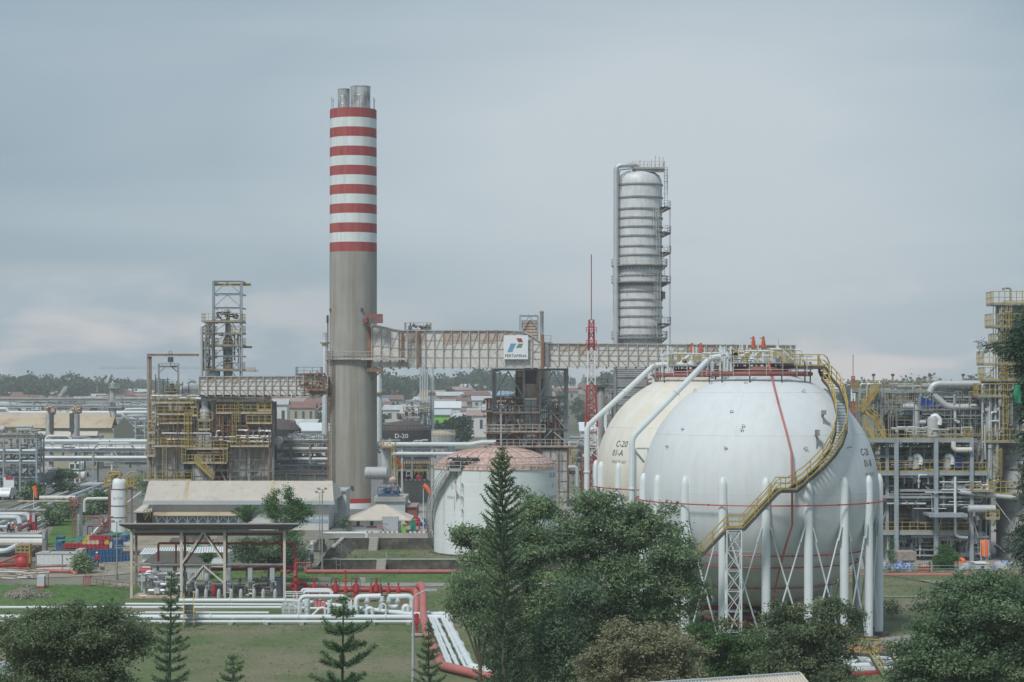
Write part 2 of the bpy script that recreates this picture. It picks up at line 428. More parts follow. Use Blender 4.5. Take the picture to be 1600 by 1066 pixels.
def copy_tree(o, parent=None):
    c = o.copy(); COL.objects.link(c)
    if parent is not None: c.parent = parent
    for ch in list(o.children): copy_tree(ch, c)
    return c
def place(o, loc, rz=0.0, sc=1.0, label=None, group=None):
    o.location = loc; o.rotation_euler = (0, 0, rz); o.scale = (sc,)*3 if isinstance(sc, (int, float)) else sc
    if label: o['label'] = label
    if group: o['group'] = group
    return o

def bend(pts, rad, k=4):          # round the corners of a pipe run
    pts = [Vector(p) for p in pts]; outp = [pts[0]]
    for i in range(1, len(pts)-1):
        a, b, c = pts[i-1], pts[i], pts[i+1]
        d1 = (a-b); d2 = (c-b); r = min(rad, d1.length*0.49, d2.length*0.49)
        p = b + d1.normalized()*r; q = b + d2.normalized()*r
        for j in range(k+1):
            t = j/k
            outp.append(p*(1-t)**2 + b*2*t*(1-t) + q*t*t)
    outp.append(pts[-1]); return outp

_fc = {}
def text_polys(s):
    if s in _fc: return _fc[s]
    cu = bpy.data.curves.new('lettering', 'FONT'); cu.body = s; cu.size = 1.0; cu.align_x = 'CENTER'
    cu.resolution_u = 2
    o = bpy.data.objects.new('lettering', cu); COL.objects.link(o)
    dg = bpy.context.evaluated_depsgraph_get(); dg.update()
    me = bpy.data.meshes.new_from_object(o.evaluated_get(dg))
    r = ([tuple(v.co) for v in me.vertices], [tuple(p.vertices) for p in me.polygons])
    bpy.data.objects.remove(o); bpy.data.meshes.remove(me); bpy.data.curves.remove(cu)
    _fc[s] = r; return r
def text_on(mb, s, fn, size, sx=1.0):     # fn maps (u, v) in metres to a world point
    vs, fs = text_polys(s)
    k = mb.addv([fn(x*size*sx, y*size) for x, y, z in vs])
    for f in fs: mb.face([k+i for i in f])

# random pipework inside a box volume
def clutter(mb, x0, x1, y0, y1, z0, z1, n, seed, r=(0.05, 0.16), hv=0.6):
    rd = random.Random(seed)
    for i in range(n):
        rr = rd.uniform(*r); y = rd.uniform(y0, y1)
        xa, za = rd.uniform(x0, x1), rd.uniform(z0, z1)
        if rd.random() < hv:
            xb = min(x1, xa + rd.uniform(0.15, 0.6)*(x1-x0)); pts = [(xa, y, za), (xb, y, za)]
            if rd.random() < 0.6:
                zb = rd.uniform(z0, z1); pts.append((xb, y, zb))
                if rd.random() < 0.4: pts.append((min(x1, xb+rd.uniform(0.4, 2)), y, zb))
        else:
            zb = min(z1, za + rd.uniform(0.2, 0.8)*(z1-z0)); pts = [(xa, y, za), (xa, y, zb)]
            if rd.random() < 0.5: pts.append((min(x1, xa+rd.uniform(0.5, 2.5)), y, zb))
        pts = [Vector(p) for p in pts]
        pts = [p for j, p in enumerate(pts) if j == 0 or (p-pts[j-1]).length > 0.05]
        if len(pts) < 2: continue
        mb.tube(bend(pts, rr*2.2, 3), rr, 6)
        if rd.random() < 0.5:
            c = pts[0].lerp(pts[1], rd.uniform(0.3, 0.7)); mb.box(c, (rr*3, rr*3, rr*3.2))
            mb.bar(c, c+Vector((0, -rr*2, rr*4)), rr*0.7)
    return mb
# ------------------------------------------------------------------ ground and terrain
def sst(a, b, t):
    t = max(0.0, min(1.0, (t-a)/(b-a))); return t*t*(3-2*t)
def gh(x, y):
    if y > 700: return 2.4
    if x < -21.5: return 2.4*sst(228, 262, y)
    if x < 13.5:
        return 0.0 if y < 226 else (1.1 if y < 241 else 2.4)
    return 2.4*sst(250, 285, y)
def lines(a, b, st): 
    n = max(1, int(round((b-a)/st))); return [a+(b-a)*i/n for i in range(n)]
XL = [-4000, -1500, -500, -200] + lines(-120, -21.5, 8) + [-21.501, -21.499] + lines(-21, 13.499, 8) + [13.499, 13.501] + lines(14, 140, 10) + [200, 500, 1500, 4000]
YL = [-300, 0, 60] + lines(100, 225.99, 9) + [225.99, 226.01] + lines(228, 240.99, 3) + [240.99, 241.01] + lines(244, 290, 4) + lines(290, 700, 40) + [700, 1500, 6000]
def drape(name, xl, yl, m, off, kind='structure'):
    mb = MB(); nx = len(xl)
    k = mb.addv([(x, y, gh(x, y)+off) for y in yl for x in xl])
    for j in range(len(yl)-1):
        for i in range(nx-1):
            a = k+j*nx+i; mb.face((a, a+1, a+nx+1, a+nx))
    o = mb.build(name, m, sm=0); o['kind'] = kind; return o
def ground_mat(name, c1, c2, c3, s1=0.06, s2=0.5, thr=(0.45, 0.6)):
    m = bpy.data.materials.new(name); m.use_nodes = True; t = m.node_tree; b = t.nodes['Principled BSDF']; lk = t.links.new
    b.inputs['Roughness'].default_value = 0.95; b.inputs['Specular IOR Level'].default_value = 0.15
    g = t.nodes.new('ShaderNodeNewGeometry')
    def nz(s, d=6):
        n = t.nodes.new('ShaderNodeTexNoise'); n.inputs['Scale'].default_value = s; n.inputs['Detail'].default_value = d
        n.inputs['Roughness'].default_value = 0.62
        lk(g.outputs['Position'], n.inputs['Vector']); return n.outputs['Fac']
    def rp(f, a, bb):
        r = t.nodes.new('ShaderNodeValToRGB'); r.color_ramp.elements[0].position = a; r.color_ramp.elements[1].position = bb
        lk(f, r.inputs[0]); return r.outputs[0]
    def mx(f, a, bb):
        x = t.nodes.new('ShaderNodeMix'); x.data_type = 'RGBA'; lk(f, x.inputs[0])
        for i, v in ((6, a), (7, bb)):
            if isinstance(v, tuple): x.inputs[i].default_value = (*v, 1)
            else: lk(v, x.inputs[i])
        return x.outputs[2]
    a = mx(rp(nz(s2), 0.35, 0.65), c1, c2)
    a = mx(rp(nz(s1), thr[0], thr[1]), a, c3)
    a = mx(rp(nz(2.5, 4), 0.35, 0.85), a, tuple(v*0.72 for v in c1))
    lk(a, b.inputs['Base Color']); MATS[name] = m
ground_mat('m_ground', (0.20, 0.20, 0.165), (0.27, 0.26, 0.22), (0.105, 0.13, 0.07))
ground_mat('m_lawn', (0.095, 0.145, 0.055), (0.145, 0.18, 0.085), (0.235, 0.205, 0.15), s1=0.09, s2=0.9, thr=(0.40, 0.60))
ground_mat('m_lawn_green', (0.085, 0.165, 0.05), (0.12, 0.20, 0.065), (0.185, 0.195, 0.105), thr=(0.5, 0.7))
ground_mat('m_hill', (0.13, 0.14, 0.10), (0.20, 0.185, 0.15), (0.07, 0.10, 0.055), s1=0.006, s2=0.03)
drape('ground', XL, YL, 'm_ground', 0.0)
xl = [x for x in XL if -121 <= x <= 141]
drape('lawn', [-60, -55] + [x for x in xl if x > -50], [y for y in YL if 90 <= y <= 206] + [206], 'm_lawn', 0.012)
drape('green_verge', lines(-120, -38, 8) + [-38], lines(186, 209, 6) + [209], 'm_lawn_green', 0.024)
drape('terrace_lawn', [-21.4, -15, -8, 0, 8, 13.4], [226.4, 232, 237, 240.8], 'm_lawn', 0.02)
drape('back_lawn', lines(-36, 13.4, 6) + [13.4], [212, 218, 225.6], 'm_lawn_green', 0.018)
drape('right_lawn', [14, 20, 40, 60, 80, 100], [207, 215, 222.5], 'm_lawn', 0.018)
def strip(name, pts, w, m, off, kind='structure', z=None):
    mb = MB(); fine = []
    for a, b in zip(pts, pts[1:]):
        n = max(1, int(Vector((b[0]-a[0], b[1]-a[1])).length/4))
        fine += [(a[0]+(b[0]-a[0])*i/n, a[1]+(b[1]-a[1])*i/n) for i in range(n)]
    fine.append(pts[-1]); L_, R_ = [], []
    for i, p in enumerate(fine):
        a = fine[max(0, i-1)]; b = fine[min(len(fine)-1, i+1)]
        d = Vector((b[0]-a[0], b[1]-a[1])).normalized(); n = Vector((-d.y, d.x))*w/2
        for lst, q in ((L_, (p[0]+n.x, p[1]+n.y)), (R_, (p[0]-n.x, p[1]-n.y))):
            lst.append((q[0], q[1], gh(*q)+off))
    k = mb.addv(L_+R_); m_ = len(fine)
    for i in range(m_-1): mb.face((k+i, k+m_+i, k+m_+i+1, k+i+1))
    o = mb.build(name, m, sm=0)
    if kind: o['kind'] = kind
    return o
strip('dirt_track', [(-130, 219), (-62, 219), (-48, 224), (-43, 238), (-44, 262)], 13, 'dirt', 0.05)
strip('gravel_path', [(-42, 208.5), (10, 209)], 3.4, 'paving', 0.045)
strip('asphalt_road', [(-52, 240), (-54, 262), (-60, 310), (-68, 380), (-76, 470)], 7.5, 'asphalt', 0.06)
strip('road_marking', [(-52.2, 241), (-54.2, 262), (-60.2, 310), (-68.2, 380)], 0.22, 'letter_white', 0.075)
strip('pavement', [(-47.2, 244), (-49.5, 262), (-55.6, 310), (-63.5, 380)], 1.2, 'kerb_concrete', 0.12)
strip('side_road', [(-88, 262), (-87, 310), (-84, 375), (-80, 470)], 13, 'asphalt', 0.06)
strip('concrete_yard', [(-20.5, 252), (-20.5, 300)], 3, 'paving', 0.05)
drape('plant_yard', lines(-20.9, 13, 8) + [13], [241.4, 250, 265, 290, 340], 'paving', 0.03)
drape('unit_yard', [20, 40, 60, 80, 110, 140], [223, 235, 249, 260, 270, 280, 300], 'paving', 0.03)
strip('service_road', [(-19.5, 249), (-20, 262), (-26.5, 330), (-36, 420)], 7.0, 'asphalt', 0.08)
strip('storm_drain', [(40.5, 221), (49, 198)], 0.6, 'steel_dark', 0.04)
strip('gravel_patch', [(44, 213), (54, 204)], 2.4, 'paving', 0.04)
strip('concrete_kerb', [(36, 196.5), (60, 196.5)], 0.4, 'kerb_concrete', 0.15)
strip('yard_slab', [(28, 158), (40, 166)], 9, 'paving', 0.04)
# hillside far away
def hz(x, y):
    t = sst(650, 1500, y)
    z = 2.4 + 12.0*t + 2.2*sin(x*0.011+1.3)*t + 1.6*sin(x*0.027+y*0.004)*t - 30.0*sst(2100, 3500, y)
    return z
mb = MB(); xs = [x for x in range(-1800, 1801, 60)]; ys = list(range(600, 2600, 60))
k = mb.addv([(x, y, hz(x, y)-0.05) for y in ys for x in xs]); nx = len(xs)
for j in range(len(ys)-1):
    for i in range(nx-1):
        a = k+j*nx+i; mb.face((a, a+1, a+nx+1, a+nx))
o = mb.build('hillside', 'm_hill'); o['kind'] = 'structure'

# ------------------------------------------------------------------ foliage builders
def leaf_mesh(name, cen, size, m, parent, rng, tone, aspect=0.45, droop=0.25, o0=None, label=None, dirs=None, spread=1.0):
    n = len(cen)
    if dirs is None:
        d = rng.normal(size=(n, 3)); d[:, 2] = d[:, 2]*0.6 - droop
    else:
        d = dirs + rng.normal(size=(n, 3))*spread
    d /= np.linalg.norm(d, axis=1)[:, None]
    u = rng.normal(size=(n, 3)); w = np.cross(d, u); w /= (np.linalg.norm(w, axis=1)[:, None]+1e-9)
    s = (size*rng.uniform(0.65, 1.35, n))[:, None]
    a = cen; b = cen + d*s*0.5 + w*s*aspect*0.5; c = cen + d*s; e = cen + d*s*0.5 - w*s*aspect*0.5
    vs = np.stack([a, b, c, e], 1).reshape(-1, 3)
    o0 = np.array(wloc(parent)) if parent is not None else np.array(o0 if o0 is not None else (0, 0, 0))
    vs = vs - o0
    me = bpy.data.meshes.new(name)
    me.vertices.add(n*4); me.vertices.foreach_set('co', vs.astype(np.float32).ravel())
    me.loops.add(n*4); me.loops.foreach_set('vertex_index', np.arange(n*4, dtype=np.int32))
    me.polygons.add(n); me.polygons.foreach_set('loop_start', np.arange(0, n*4, 4, dtype=np.int32))
    at = me.attributes.new('tone', 'FLOAT', 'FACE'); at.data.foreach_set('value', np.clip(tone, 0, 1).astype(np.float32))
    me.materials.append(MATS[m]); me.update(calc_edges=True); me.validate()
    o = bpy.data.objects.new(name, me); COL.objects.link(o)
    if parent is not None: o.parent = parent
    else: o.location = o0
    if label: o['label'] = label
    return o
def blob_pts(rng, c, r, n, shell=0.55):
    d = rng.normal(size=(n, 3)); d /= np.linalg.norm(d, axis=1)[:, None]
    rad = (shell + (1-shell)*rng.random(n)) ** 1.0
    rad = np.where(rng.random(n) < 0.25, rng.random(n)**0.5, rad)
    return np.array(c) + d*rad[:, None]*np.array(r)
def tree(label, base, lobes, ncl, per, leaf, m, seed, cat='tree', name='broadleaf_tree', group=None, bark='bark', trunk_r=0.25,
         cl_r=0.45, droop=0.3, aspect=0.42, shell=0.5, limbs=True, tone_bias=0.0):
    rng = np.random.default_rng(seed); rd = random.Random(seed)
    t = thing(name, label, cat, base, group)
    b = Vector(base); tk = MB()
    lob = [((base[0]+l[0], base[1]+l[1], base[2]+l[2]), l[3:6]) for l in lobes]
    top = Vector(lob[0][0]); fork = b.lerp(Vector((b.x+(top.x-b.x)*0.5, b.y, top.z)), 0.45)
    tk.tube([b, b.lerp(fork, 0.5)+Vector((rd.uniform(-.1, .1), 0, 0)), fork], [trunk_r, trunk_r*0.85, trunk_r*0.7], 8)
    cls = []; tones = []; w = [l[1][0]*l[1][1]*l[1][2] for l in lob]; W = sum(x**0.67 for x in w)
    for (c, r), wi in zip(lob, w):
        k = max(4, int(ncl*wi**0.67/W)); q = 9; ms = max(3, k//q)
        sc_ = blob_pts(rng, c, np.array(r)*0.93, ms, shell)*1.0
        sc_ = np.array(c)+(sc_-np.array(c))*rng.uniform(0.72, 1.30, (ms, 1))**1.1
        sr = rng.uniform(0.09, 0.24, (ms, 1))*min(r[0], max(r[2], 0.5)*1.2)
        dd = rng.normal(size=(ms*q, 3)); dd[:, 2] = np.abs(dd[:, 2])*0.7-0.25
        pts = np.repeat(sc_, q, 0)+dd*np.repeat(sr, q, 0)*np.array([1.25, 1.1, 0.8])
        tones.append(np.repeat(rng.normal(0, 0.17, ms), q)+rng.normal(0, 0.06, ms*q)); cls.append(pts)
        if limbs:
            cv = Vector(c); mid = fork.lerp(cv, 0.5)+Vector((0, 0, 0.25*r[2]))
            tk.tube([fork, mid, cv], [trunk_r*0.55, trunk_r*0.38, trunk_r*0.2], 6)
            for p in pts[:max(5, min(26, k//9))]:
                q = Vector(p); tk.tube([mid.lerp(cv, rd.random()), mid.lerp(q, 0.6)+Vector((0, 0, 0.2)), q], [trunk_r*0.16, trunk_r*0.09, 0.015], 4, False)
    tk.build('trunk', bark, t)
    cls = np.concatenate(cls); n = len(cls)
    ct = 0.45+tone_bias+np.concatenate(tones)
    cen = np.repeat(cls, per, 0) + rng.normal(size=(n*per, 3))*cl_r*np.array([1, 1, 0.7])
    tone = np.repeat(ct, per) + rng.normal(0, 0.08, n*per)
    leaf_mesh('crown', cen, leaf, m, t, rng, tone, aspect, droop)
    return t
def arau(label, base, h, prof, seed, spacing=0.75, nb=6, brush=0.14, name='norfolk_pine', m='needle', needle=0.14, dens=70, up=0.5, group=None, droop0=0.0, step=0.075):
    """prof(t): branch length at height fraction t from the tip (0) to the base (1)"""
    rng = np.random.default_rng(seed); rd = random.Random(seed)
    t = thing(name, label, 'conifer', base, group)
    tk = MB(); b = Vector(base); tr = 0.02*h*0.55
    lean = Vector((rd.uniform(-.2, .2), 0, 0))
    tk.tube([b, b+lean*0.5+Vector((0, 0, h*0.5)), b+lean+Vector((0, 0, h))], [tr, tr*0.6, 0.02], 7)
    z = h - 0.15; cen = []; dr = []; tn = []
    while z > h*0.12:
        f = 1 - z/h; Lb = prof(f)
        if Lb < 0.12: z -= 0.3*spacing; 
        a0 = rd.uniform(0, 2*pi); c0 = b + lean*(z/h) + Vector((0, 0, z))
        k = nb if f > 0.04 else 4
        for i in range(k):
            if f > 0.12 and rd.random() < 0.1: continue
            an = a0 + 2*pi*i/k + rd.uniform(-.3, .3); Li = Lb*rd.uniform(0.68, 1.15)
            hd = Vector((cos(an), sin(an), 0)); upi = up*rd.uniform(0.45, 1.3)
            pts = []
            for j in range(7):
                s = j/6
                pts.append(c0 + hd*(Li*s) + Vector((0, 0, Li*(-droop0*s + upi*s*s))))
            tk.tube(pts, [0.035*min(1, Li)+0.012]*6+[0.01], 4, False)
            seg = max(3, int(Li/step))
            for j in range(seg):
                s = (j+0.5)/seg
                if s < 0.1: continue
                x = s*6; q = int(x); p = pts[q].lerp(pts[min(6, q+1)], x-q)
                tg = (pts[min(6, q+1)]-pts[q]).normalized()
                rr = brush*(1.0 if s < 0.85 else (1.15-s)/0.3)
                nn = max(4, int(dens*step/0.075*0.1*10/7))
                for _ in range(nn):
                    u = Vector((rd.gauss(0, 1), rd.gauss(0, 1), rd.gauss(0, 1)))
                    u = (u - tg*u.dot(tg)).normalized()
                    cen.append(p+u*rr*rd.uniform(0.0, 0.6)); dr.append(u*0.8+tg*0.7)
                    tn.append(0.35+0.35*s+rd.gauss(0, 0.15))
        z -= spacing*rd.uniform(0.8, 1.2)*(0.65+0.6*f)
    tk.build('trunk', 'bark_green', t)
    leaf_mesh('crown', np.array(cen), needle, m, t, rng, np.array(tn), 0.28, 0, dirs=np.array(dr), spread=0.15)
    return t

# ------------------------------------------------------------------ far woods and hillside houses
rng = np.random.default_rng(5)
cl = []; tn = []
def wood(px0, px1, Y0, Y1, n, hgt, pytop=None):
    nc = max(2, n//7); cxs = rng.uniform(px0, px1, nc); chs = rng.uniform(0.55, 1.35, nc)
    for i in range(n):
        q_ = i % nc; Y = rng.uniform(Y0, Y1); px = cxs[q_]+rng.normal(0, (px1-px0)*0.035+4); x = PX(px, Y)
        h = hgt*chs[q_]*rng.uniform(0.75, 1.2); r = h*rng.uniform(0.35, 0.6)
        z = hz(x, Y)
        q = blob_pts(rng, (x, Y, z+h*0.6), (r, r, h*0.45), 130, 0.6)
        cl.append(q); tn.append(rng.normal(rng.uniform(0.3, 0.6), 0.15, 130))
wood(-60, 170, 1150, 1400, 130, 12.5); wood(-60, 240, 1500, 1900, 80, 11)
wood(170, 560, 1550, 1900, 130, 11); wood(560, 660, 1100, 1350, 45, 13.5); wood(655, 790, 1200, 1500, 60, 12)
wood(560, 960, 1500, 1900, 110, 10); wood(880, 960, 1250, 1500, 12, 10); wood(1320, 1660, 900, 1300, 110, 13)
wood(1300, 1660, 1400, 1800, 40, 9); wood(-60, 1660, 800, 1500, 130, 7)
wood(1400, 1430, 800, 860, 6, 16.5)
cen = np.concatenate(cl); tone = np.concatenate(tn)
o = leaf_mesh('woodland', cen, 2.1, 'leaf_far', None, rng, tone, 0.8, 0.1, o0=(0, 1400, 10)); o['kind'] = 'stuff'

house_defs = [('rust red', (0.21, 0.105, 0.085), (0.42, 0.40, 0.36)), ('pale grey', (0.42, 0.45, 0.47), (0.50, 0.50, 0.48)),
              ('brown', (0.17, 0.12, 0.10), (0.28, 0.26, 0.23)), ('faded blue', (0.20, 0.30, 0.40), (0.46, 0.47, 0.46)),
              ('white', (0.48, 0.50, 0.50), (0.34, 0.38, 0.34)), ('dusty pink', (0.33, 0.25, 0.23), (0.45, 0.44, 0.42))]
protos = []
def house_mesh(w, d, hh, rc, wc, nm):
    mb = MB(); mb.mi = 0; mb.box2(-w/2, w/2, -d/2, d/2, 0, hh)
    mb.mi = 2
    for i in range(3): mb.box2(-w*0.36+i*w*0.27, -w*0.36+i*w*0.27+w*0.12, -d/2-0.03, -d/2+0.05, hh*0.3, hh*0.75)
    mb.mi = 1; e = 0.5; mb.prismx([(-d/2-e, hh-0.1), (0, hh+d*0.24), (d/2+e, hh-0.1), (d/2+e, hh+0.05), (0, hh+d*0.24+0.2), (-d/2-e, hh+0.05)], -w/2-e, w/2+e)
    return mb
for i, (nm, rc, wc) in enumerate(house_defs):
    mat('far_roof_%d' % i, rc, 0.8, var=0.2, scale=0.3); mat('far_wall_%d' % i, wc, 0.8, var=0.1)
rd = random.Random(11); hp = {}
for k in range(296):
    i = rd.choices(range(6), (5, 3, 3, 1, 2, 3))[0]; v = rd.randint(0, 2)
    zone = rd.random()
    if zone < 0.50: px = rd.uniform(-20, 250)
    elif zone < 0.72: px = rd.uniform(415, 520)
    elif zone < 0.95: px = rd.uniform(585, 790)
    else: px = rd.uniform(880, 960)
    Y = 720 + 780*rd.random()**0.85; x = PX(px, Y)
    if (i, v) not in hp:
        mb = house_mesh((9, 12, 15)[v], (8, 9, 8)[v], (3.2, 4, 5.5)[v], None, None, '')
        o = mb.build('hillside_house', ['far_wall_%d' % i, 'far_roof_%d' % i, 'glass_dark'], thing('tmp', None, None), sm=0)
        par = o.parent; o.parent = None; bpy.data.objects.remove(par)
        tag(o, None, 'house'); hp[(i, v)] = o
    else:
        o = hp[(i, v)].copy(); COL.objects.link(o)
    size = ('small', 'mid-sized', 'tall long')[v]
    zn = 'left of the old heater' if px < 250 else 'between heater and chimney' if px < 530 else 'between chimney and centre heater' if px < 800 else 'right of the centre heater'
    zn = ('low down, ' if Y < 980 else 'high up, ' if Y > 1280 else 'halfway up, ')+zn
    g = '%s hillside houses with %s roofs %s' % (size, house_defs[i][0], zn)
    place(o, (x, Y, hz(x, Y)-0.3), rd.uniform(-0.6, 0.6), 1.0, '%s hillside house, %s roof, %s' % (size, house_defs[i][0], zn), g)
# distinct buildings of the town
def gable(label, px, Y, z, w, d, hh, rmat, wmat, rz=0.0, cat='house', name='town_house', roofh=0.25):
    t = thing(name, label, cat, (PX(px, Y), Y, z)); c = t.location
    mb = MB(); mb.box2(c.x-w/2, c.x+w/2, c.y-d/2, c.y+d/2, z-1, z+hh); mb.build('wall', wmat, t, sm=0)
    mb = MB(); e = 0.5; y = c.y; q = d*roofh
    mb.prismx([(y-d/2-e, z+hh-0.1), (y, z+hh+q), (y+d/2+e, z+hh-0.1), (y+d/2+e, z+hh+0.1), (y, z+hh+q+0.25), (y-d/2-e, z+hh+0.1)], c.x-w/2-e, c.x+w/2+e)
    mb.build('roof', rmat, t, sm=0)
    n = max(2, int(w/3))
    for i in range(n):
        xx_ = c.x-w/2+w*(i+0.5)/n; MB().box2(xx_-0.5, xx_+0.5, y-d/2-0.06, y-d/2+0.02, z+hh*0.35, z+hh*0.8).build('window', 'glass_dark', t, sm=0)
    return t
gable('lime green town house with a grey roof beside the white hall', 690, 640, 3, 5.5, 6, 8.2, 'fascia', 'lime')
gable('long white roofed hall behind the lime green house', 699, 760, 4, 10, 9, 8, 'white_paint', 'wall_white', name='town_hall', cat='building')
gable('white walled house with three storeys near the black tank dome', 438, 640, 5, 5, 6, 9.5, 'panel_clean', 'wall_white')
gable('long terracotta roofed hall behind the white flat house', 470, 800, 5, 12, 9, 6.5, 'far_roof_0', 'wall_tan', name='town_hall', cat='building')
gable('white marquee roofed store at the edge of the town', 925, 520, 2.4, 6, 8, 6.5, 'white_paint', 'wall_white', name='store_building', cat='building')
gable('grey roofed house at the right of the white hall', 745, 700, 3, 6.5, 7, 7, 'far_roof_5', 'wall_white')
gable('white low store roof seen left of the chimney base', 494, 480, 2.4, 7, 9, 7.5, 'white_paint', 'wall_white', name='store_building', cat='building', roofh=0.18)
for i, (px, Y, h, r, lb) in enumerate([(708, 560, 9, 4.5, 'round leafy tree between the lime green house and the heater tower'), (1055, 900, 12, 7, 'broad tree peeping out behind the grey clad tower'),
        (255, 700, 12, 7, 'rounded tree seen through the rusty gantry frame'), (62, 640, 9, 5, 'dark tree over the far pipe racks at the left'), (150, 600, 8, 5, 'bushy tree behind the tan workshop roof')]):
    tree(lb, (PX(px, Y), Y, 2.4), [(0, 0, h*0.65, r, r, h*0.4), (r*0.5, 0, h*0.5, r*0.6, r*0.6, h*0.3), (-r*0.55, 0, h*0.52, r*0.6, r*0.6, h*0.3)], 200, 22, 0.9, 'leaf_far', 100+i, cl_r=0.8, aspect=0.7)

# ------------------------------------------------------------------ gas spheres
def hit(px, py, c, r):      # where the line of sight through a photo pixel meets a ball (or passes closest to it)
    o = Vector((0, 0, H)); d = Vector(((px-800)/F, 1, -(py-HY)/F)).normalized(); c = Vector(c)
    b = (c-o).dot(d); q = r*r - ((c-o).length_squared - b*b)
    if q < 0: p = o+d*b; return c + (p-c).normalized()*r
    return o + d*(b-sqrt(q))
def sphere_fn(c, r, px, py, tilt=0.0):
    p = hit(px, py, c, r) - Vector(c); lon = atan2(p.x, -p.y); lat = math.asin(p.z/r)
    def fn(u, v):
        u, v = u*cos(tilt)-v*sin(tilt)+0.12*v, u*sin(tilt)+v*cos(tilt)
        la = lat+v/r; lo = lon+u/(r*cos(lat)); rr = r+0.02
        return (c[0]+rr*cos(la)*sin(lo), c[1]-rr*cos(la)*cos(lo), c[2]+rr*sin(la))
    return fn
def ring(c, r, z, n=72): return [Vector((c[0]+r*cos(2*pi*i/n), c[1]+r*sin(2*pi*i/n), z)) for i in range(n+1)]
def gas_sphere(label, c, shell_m, ph, texts, rings, near):
    Rr = 10.0; x, y, z = c
    t = thing('gas_sphere', label, 'storage sphere', (x, y, 0), 'spherical gas tanks')
    mb = MB(); n = 48
    mb.lathe([(Rr*sin(pi*i/n) if 0 < i < n else 0, z+Rr*cos(pi*i/n)) for i in range(n, -1, -1)], c, 96)
    sh = mb.build('shell', shell_m, t, ang=60)
    mb = MB()
    for la in (-55, -28, 0, 28, 55): mb.tube(ring(c, Rr*cos(R(la)), z+Rr*sin(R(la)), 96), 0.012, 4, False)
    for k_, (l0, l1) in enumerate(((-55, -28), (-28, 0), (0, 28), (28, 55), (55, 72))):
        for j in range(18):
            lo = R(20*j+(10 if k_ % 2 else 3)); ps = [V(x+Rr*cos(R(la))*cos(lo), y+Rr*cos(R(la))*sin(lo), z+Rr*sin(R(la))) for la in np.linspace(l0, l1, 10)]; mb.tube(ps, 0.01, 4, False)
    mb.build('weld_seams', shell_m, sh)
    mb = MB()
    for (s, px, py, size, sx, m_) in texts:
        if m_ == 0: text_on(mb, s, sphere_fn(c, Rr, px, py), size, sx)
    if mb.v: mb.build('lettering', 'letter_dark', sh, sm=0)
    mb = MB()
    for (s, px, py, size, sx, m_) in texts:
        if m_ == 1: text_on(mb, s, sphere_fn(c, Rr, px, py), size, sx)
    if mb.v: mb.build('small_lettering', 'letter_faint', sh, sm=0)
    cols = []
    for i in range(18):
        a = R(ph+20*i); cx, cy = x+Rr*sin(a), y-Rr*cos(a); cols.append((cx, cy))
        mb = MB(); mb.lathe([(0, 0.35), (0.36, 0.35), (0.36, 12.9), (0.3, 13.2), (0.16, 13.5), (0, 13.6)], (cx, cy), 20)
        tn_ = Vector((cos(a), sin(a), 0))
        for s in (-1, 1):
            p0 = Vector((cx, cy, 9.6)); p1 = p0+tn_*s*0.34; mb.bar(p1+Vector((0, 0, 0)), p1+tn_*s*0.36+Vector((0, 0, -1.2)), 0.08, 0.5)
        lg = mb.build('leg', 'white_paint', t)
        MB().lathe([(0, -0.3), (0.85, -0.3), (0.85, 0.3), (0.6, 0.36), (0, 0.36)], (cx, cy), 16).build('footing', 'stone_wall', lg)
    for i in range(18):
        (ax, ay), (bx, by) = cols[i], cols[(i+1) % 18]; a = Vector((ax, ay, 0)); b = Vector((bx, by, 0)); d = (b-a).normalized()
        mb = MB()
        mb.tube([a+d*0.6+V(0, 0, 8.6), b-d*0.5+V(0, 0, 0.8)], 0.07, 6); mb.tube([b-d*0.6+V(0, 0, 8.6), a+d*0.5+V(0, 0, 0.8)], 0.07, 6)
        mb.build('cross_brace', 'white_paint', t)
    for (rr, zz_) in rings:
        mb = MB(); mb.tube(ring(c, rr, zz_), 0.055, 6, False)
        for i in range(0, 72, 4):
            q = ring(c, rr, zz_)[i]; mb.tube([q+V(0, 0, -0.01), q+V(0, 0, 0.01)], 0.09, 6); mb.box(q, (0.11, 0.11, 0.16))
        mb.build('sprinkler_ring', 'red_paint', t)
    # crown platform
    mb = MB(); mb.tube(ring(c, 4.3, z+9.75, 40), 0.2, 8, False); mb.tube(ring(c, 2.3, z+10.15, 32), 0.22, 8, False)
    mb.build('crown_ring', 'red_dull', t)
    mb = MB(); mb.box2(x-2.6, x+2.6, y-2.4, y+2.4, z+10.55, z+10.67)
    for i in range(10):
        a = 2*pi*i/10; mb.bar((x+2.3*cos(a), y+2.3*sin(a), z+9.7), (x+2.3*cos(a), y+2.3*sin(a), z+10.55), 0.14)
        mb.bar((x+4.3*cos(a), y+4.3*sin(a), z+9.0), (x+4.3*cos(a), y+4.3*sin(a), z+10.8), 0.1)
    pl = mb.build('crown_platform', 'steel_dark', t, sm=0)
    zt = z+10.67
    mb = MB(); mb.rail([(x-2.6, y-2.4, zt), (x+2.6, y-2.4, zt), (x+2.6, y+2.4, zt), (x-2.6, y+2.4, zt)], 1.1, 1.0, 0.06, closed=True)
    mb.build('railing', 'yellow', pl, sm=0)
    mb = MB()
    for i in range(20):
        a = 2*pi*i/20; a2 = 2*pi*(i+1)/20
        if near and -0.6 < ((a+pi) % (2*pi))-pi < 0.4: continue
        p = V(x+4.5*cos(a), y+4.5*sin(a), z+10.1); q = V(x+4.5*cos(a2), y+4.5*sin(a2), z+10.1)
        for h_ in (0, 0.55, 1.1): mb.bar(p+V(0, 0, h_), q+V(0, 0, h_), 0.05)
        mb.bar(p+V(0, 0, -0.5), p+V(0, 0, 1.1), 0.06)
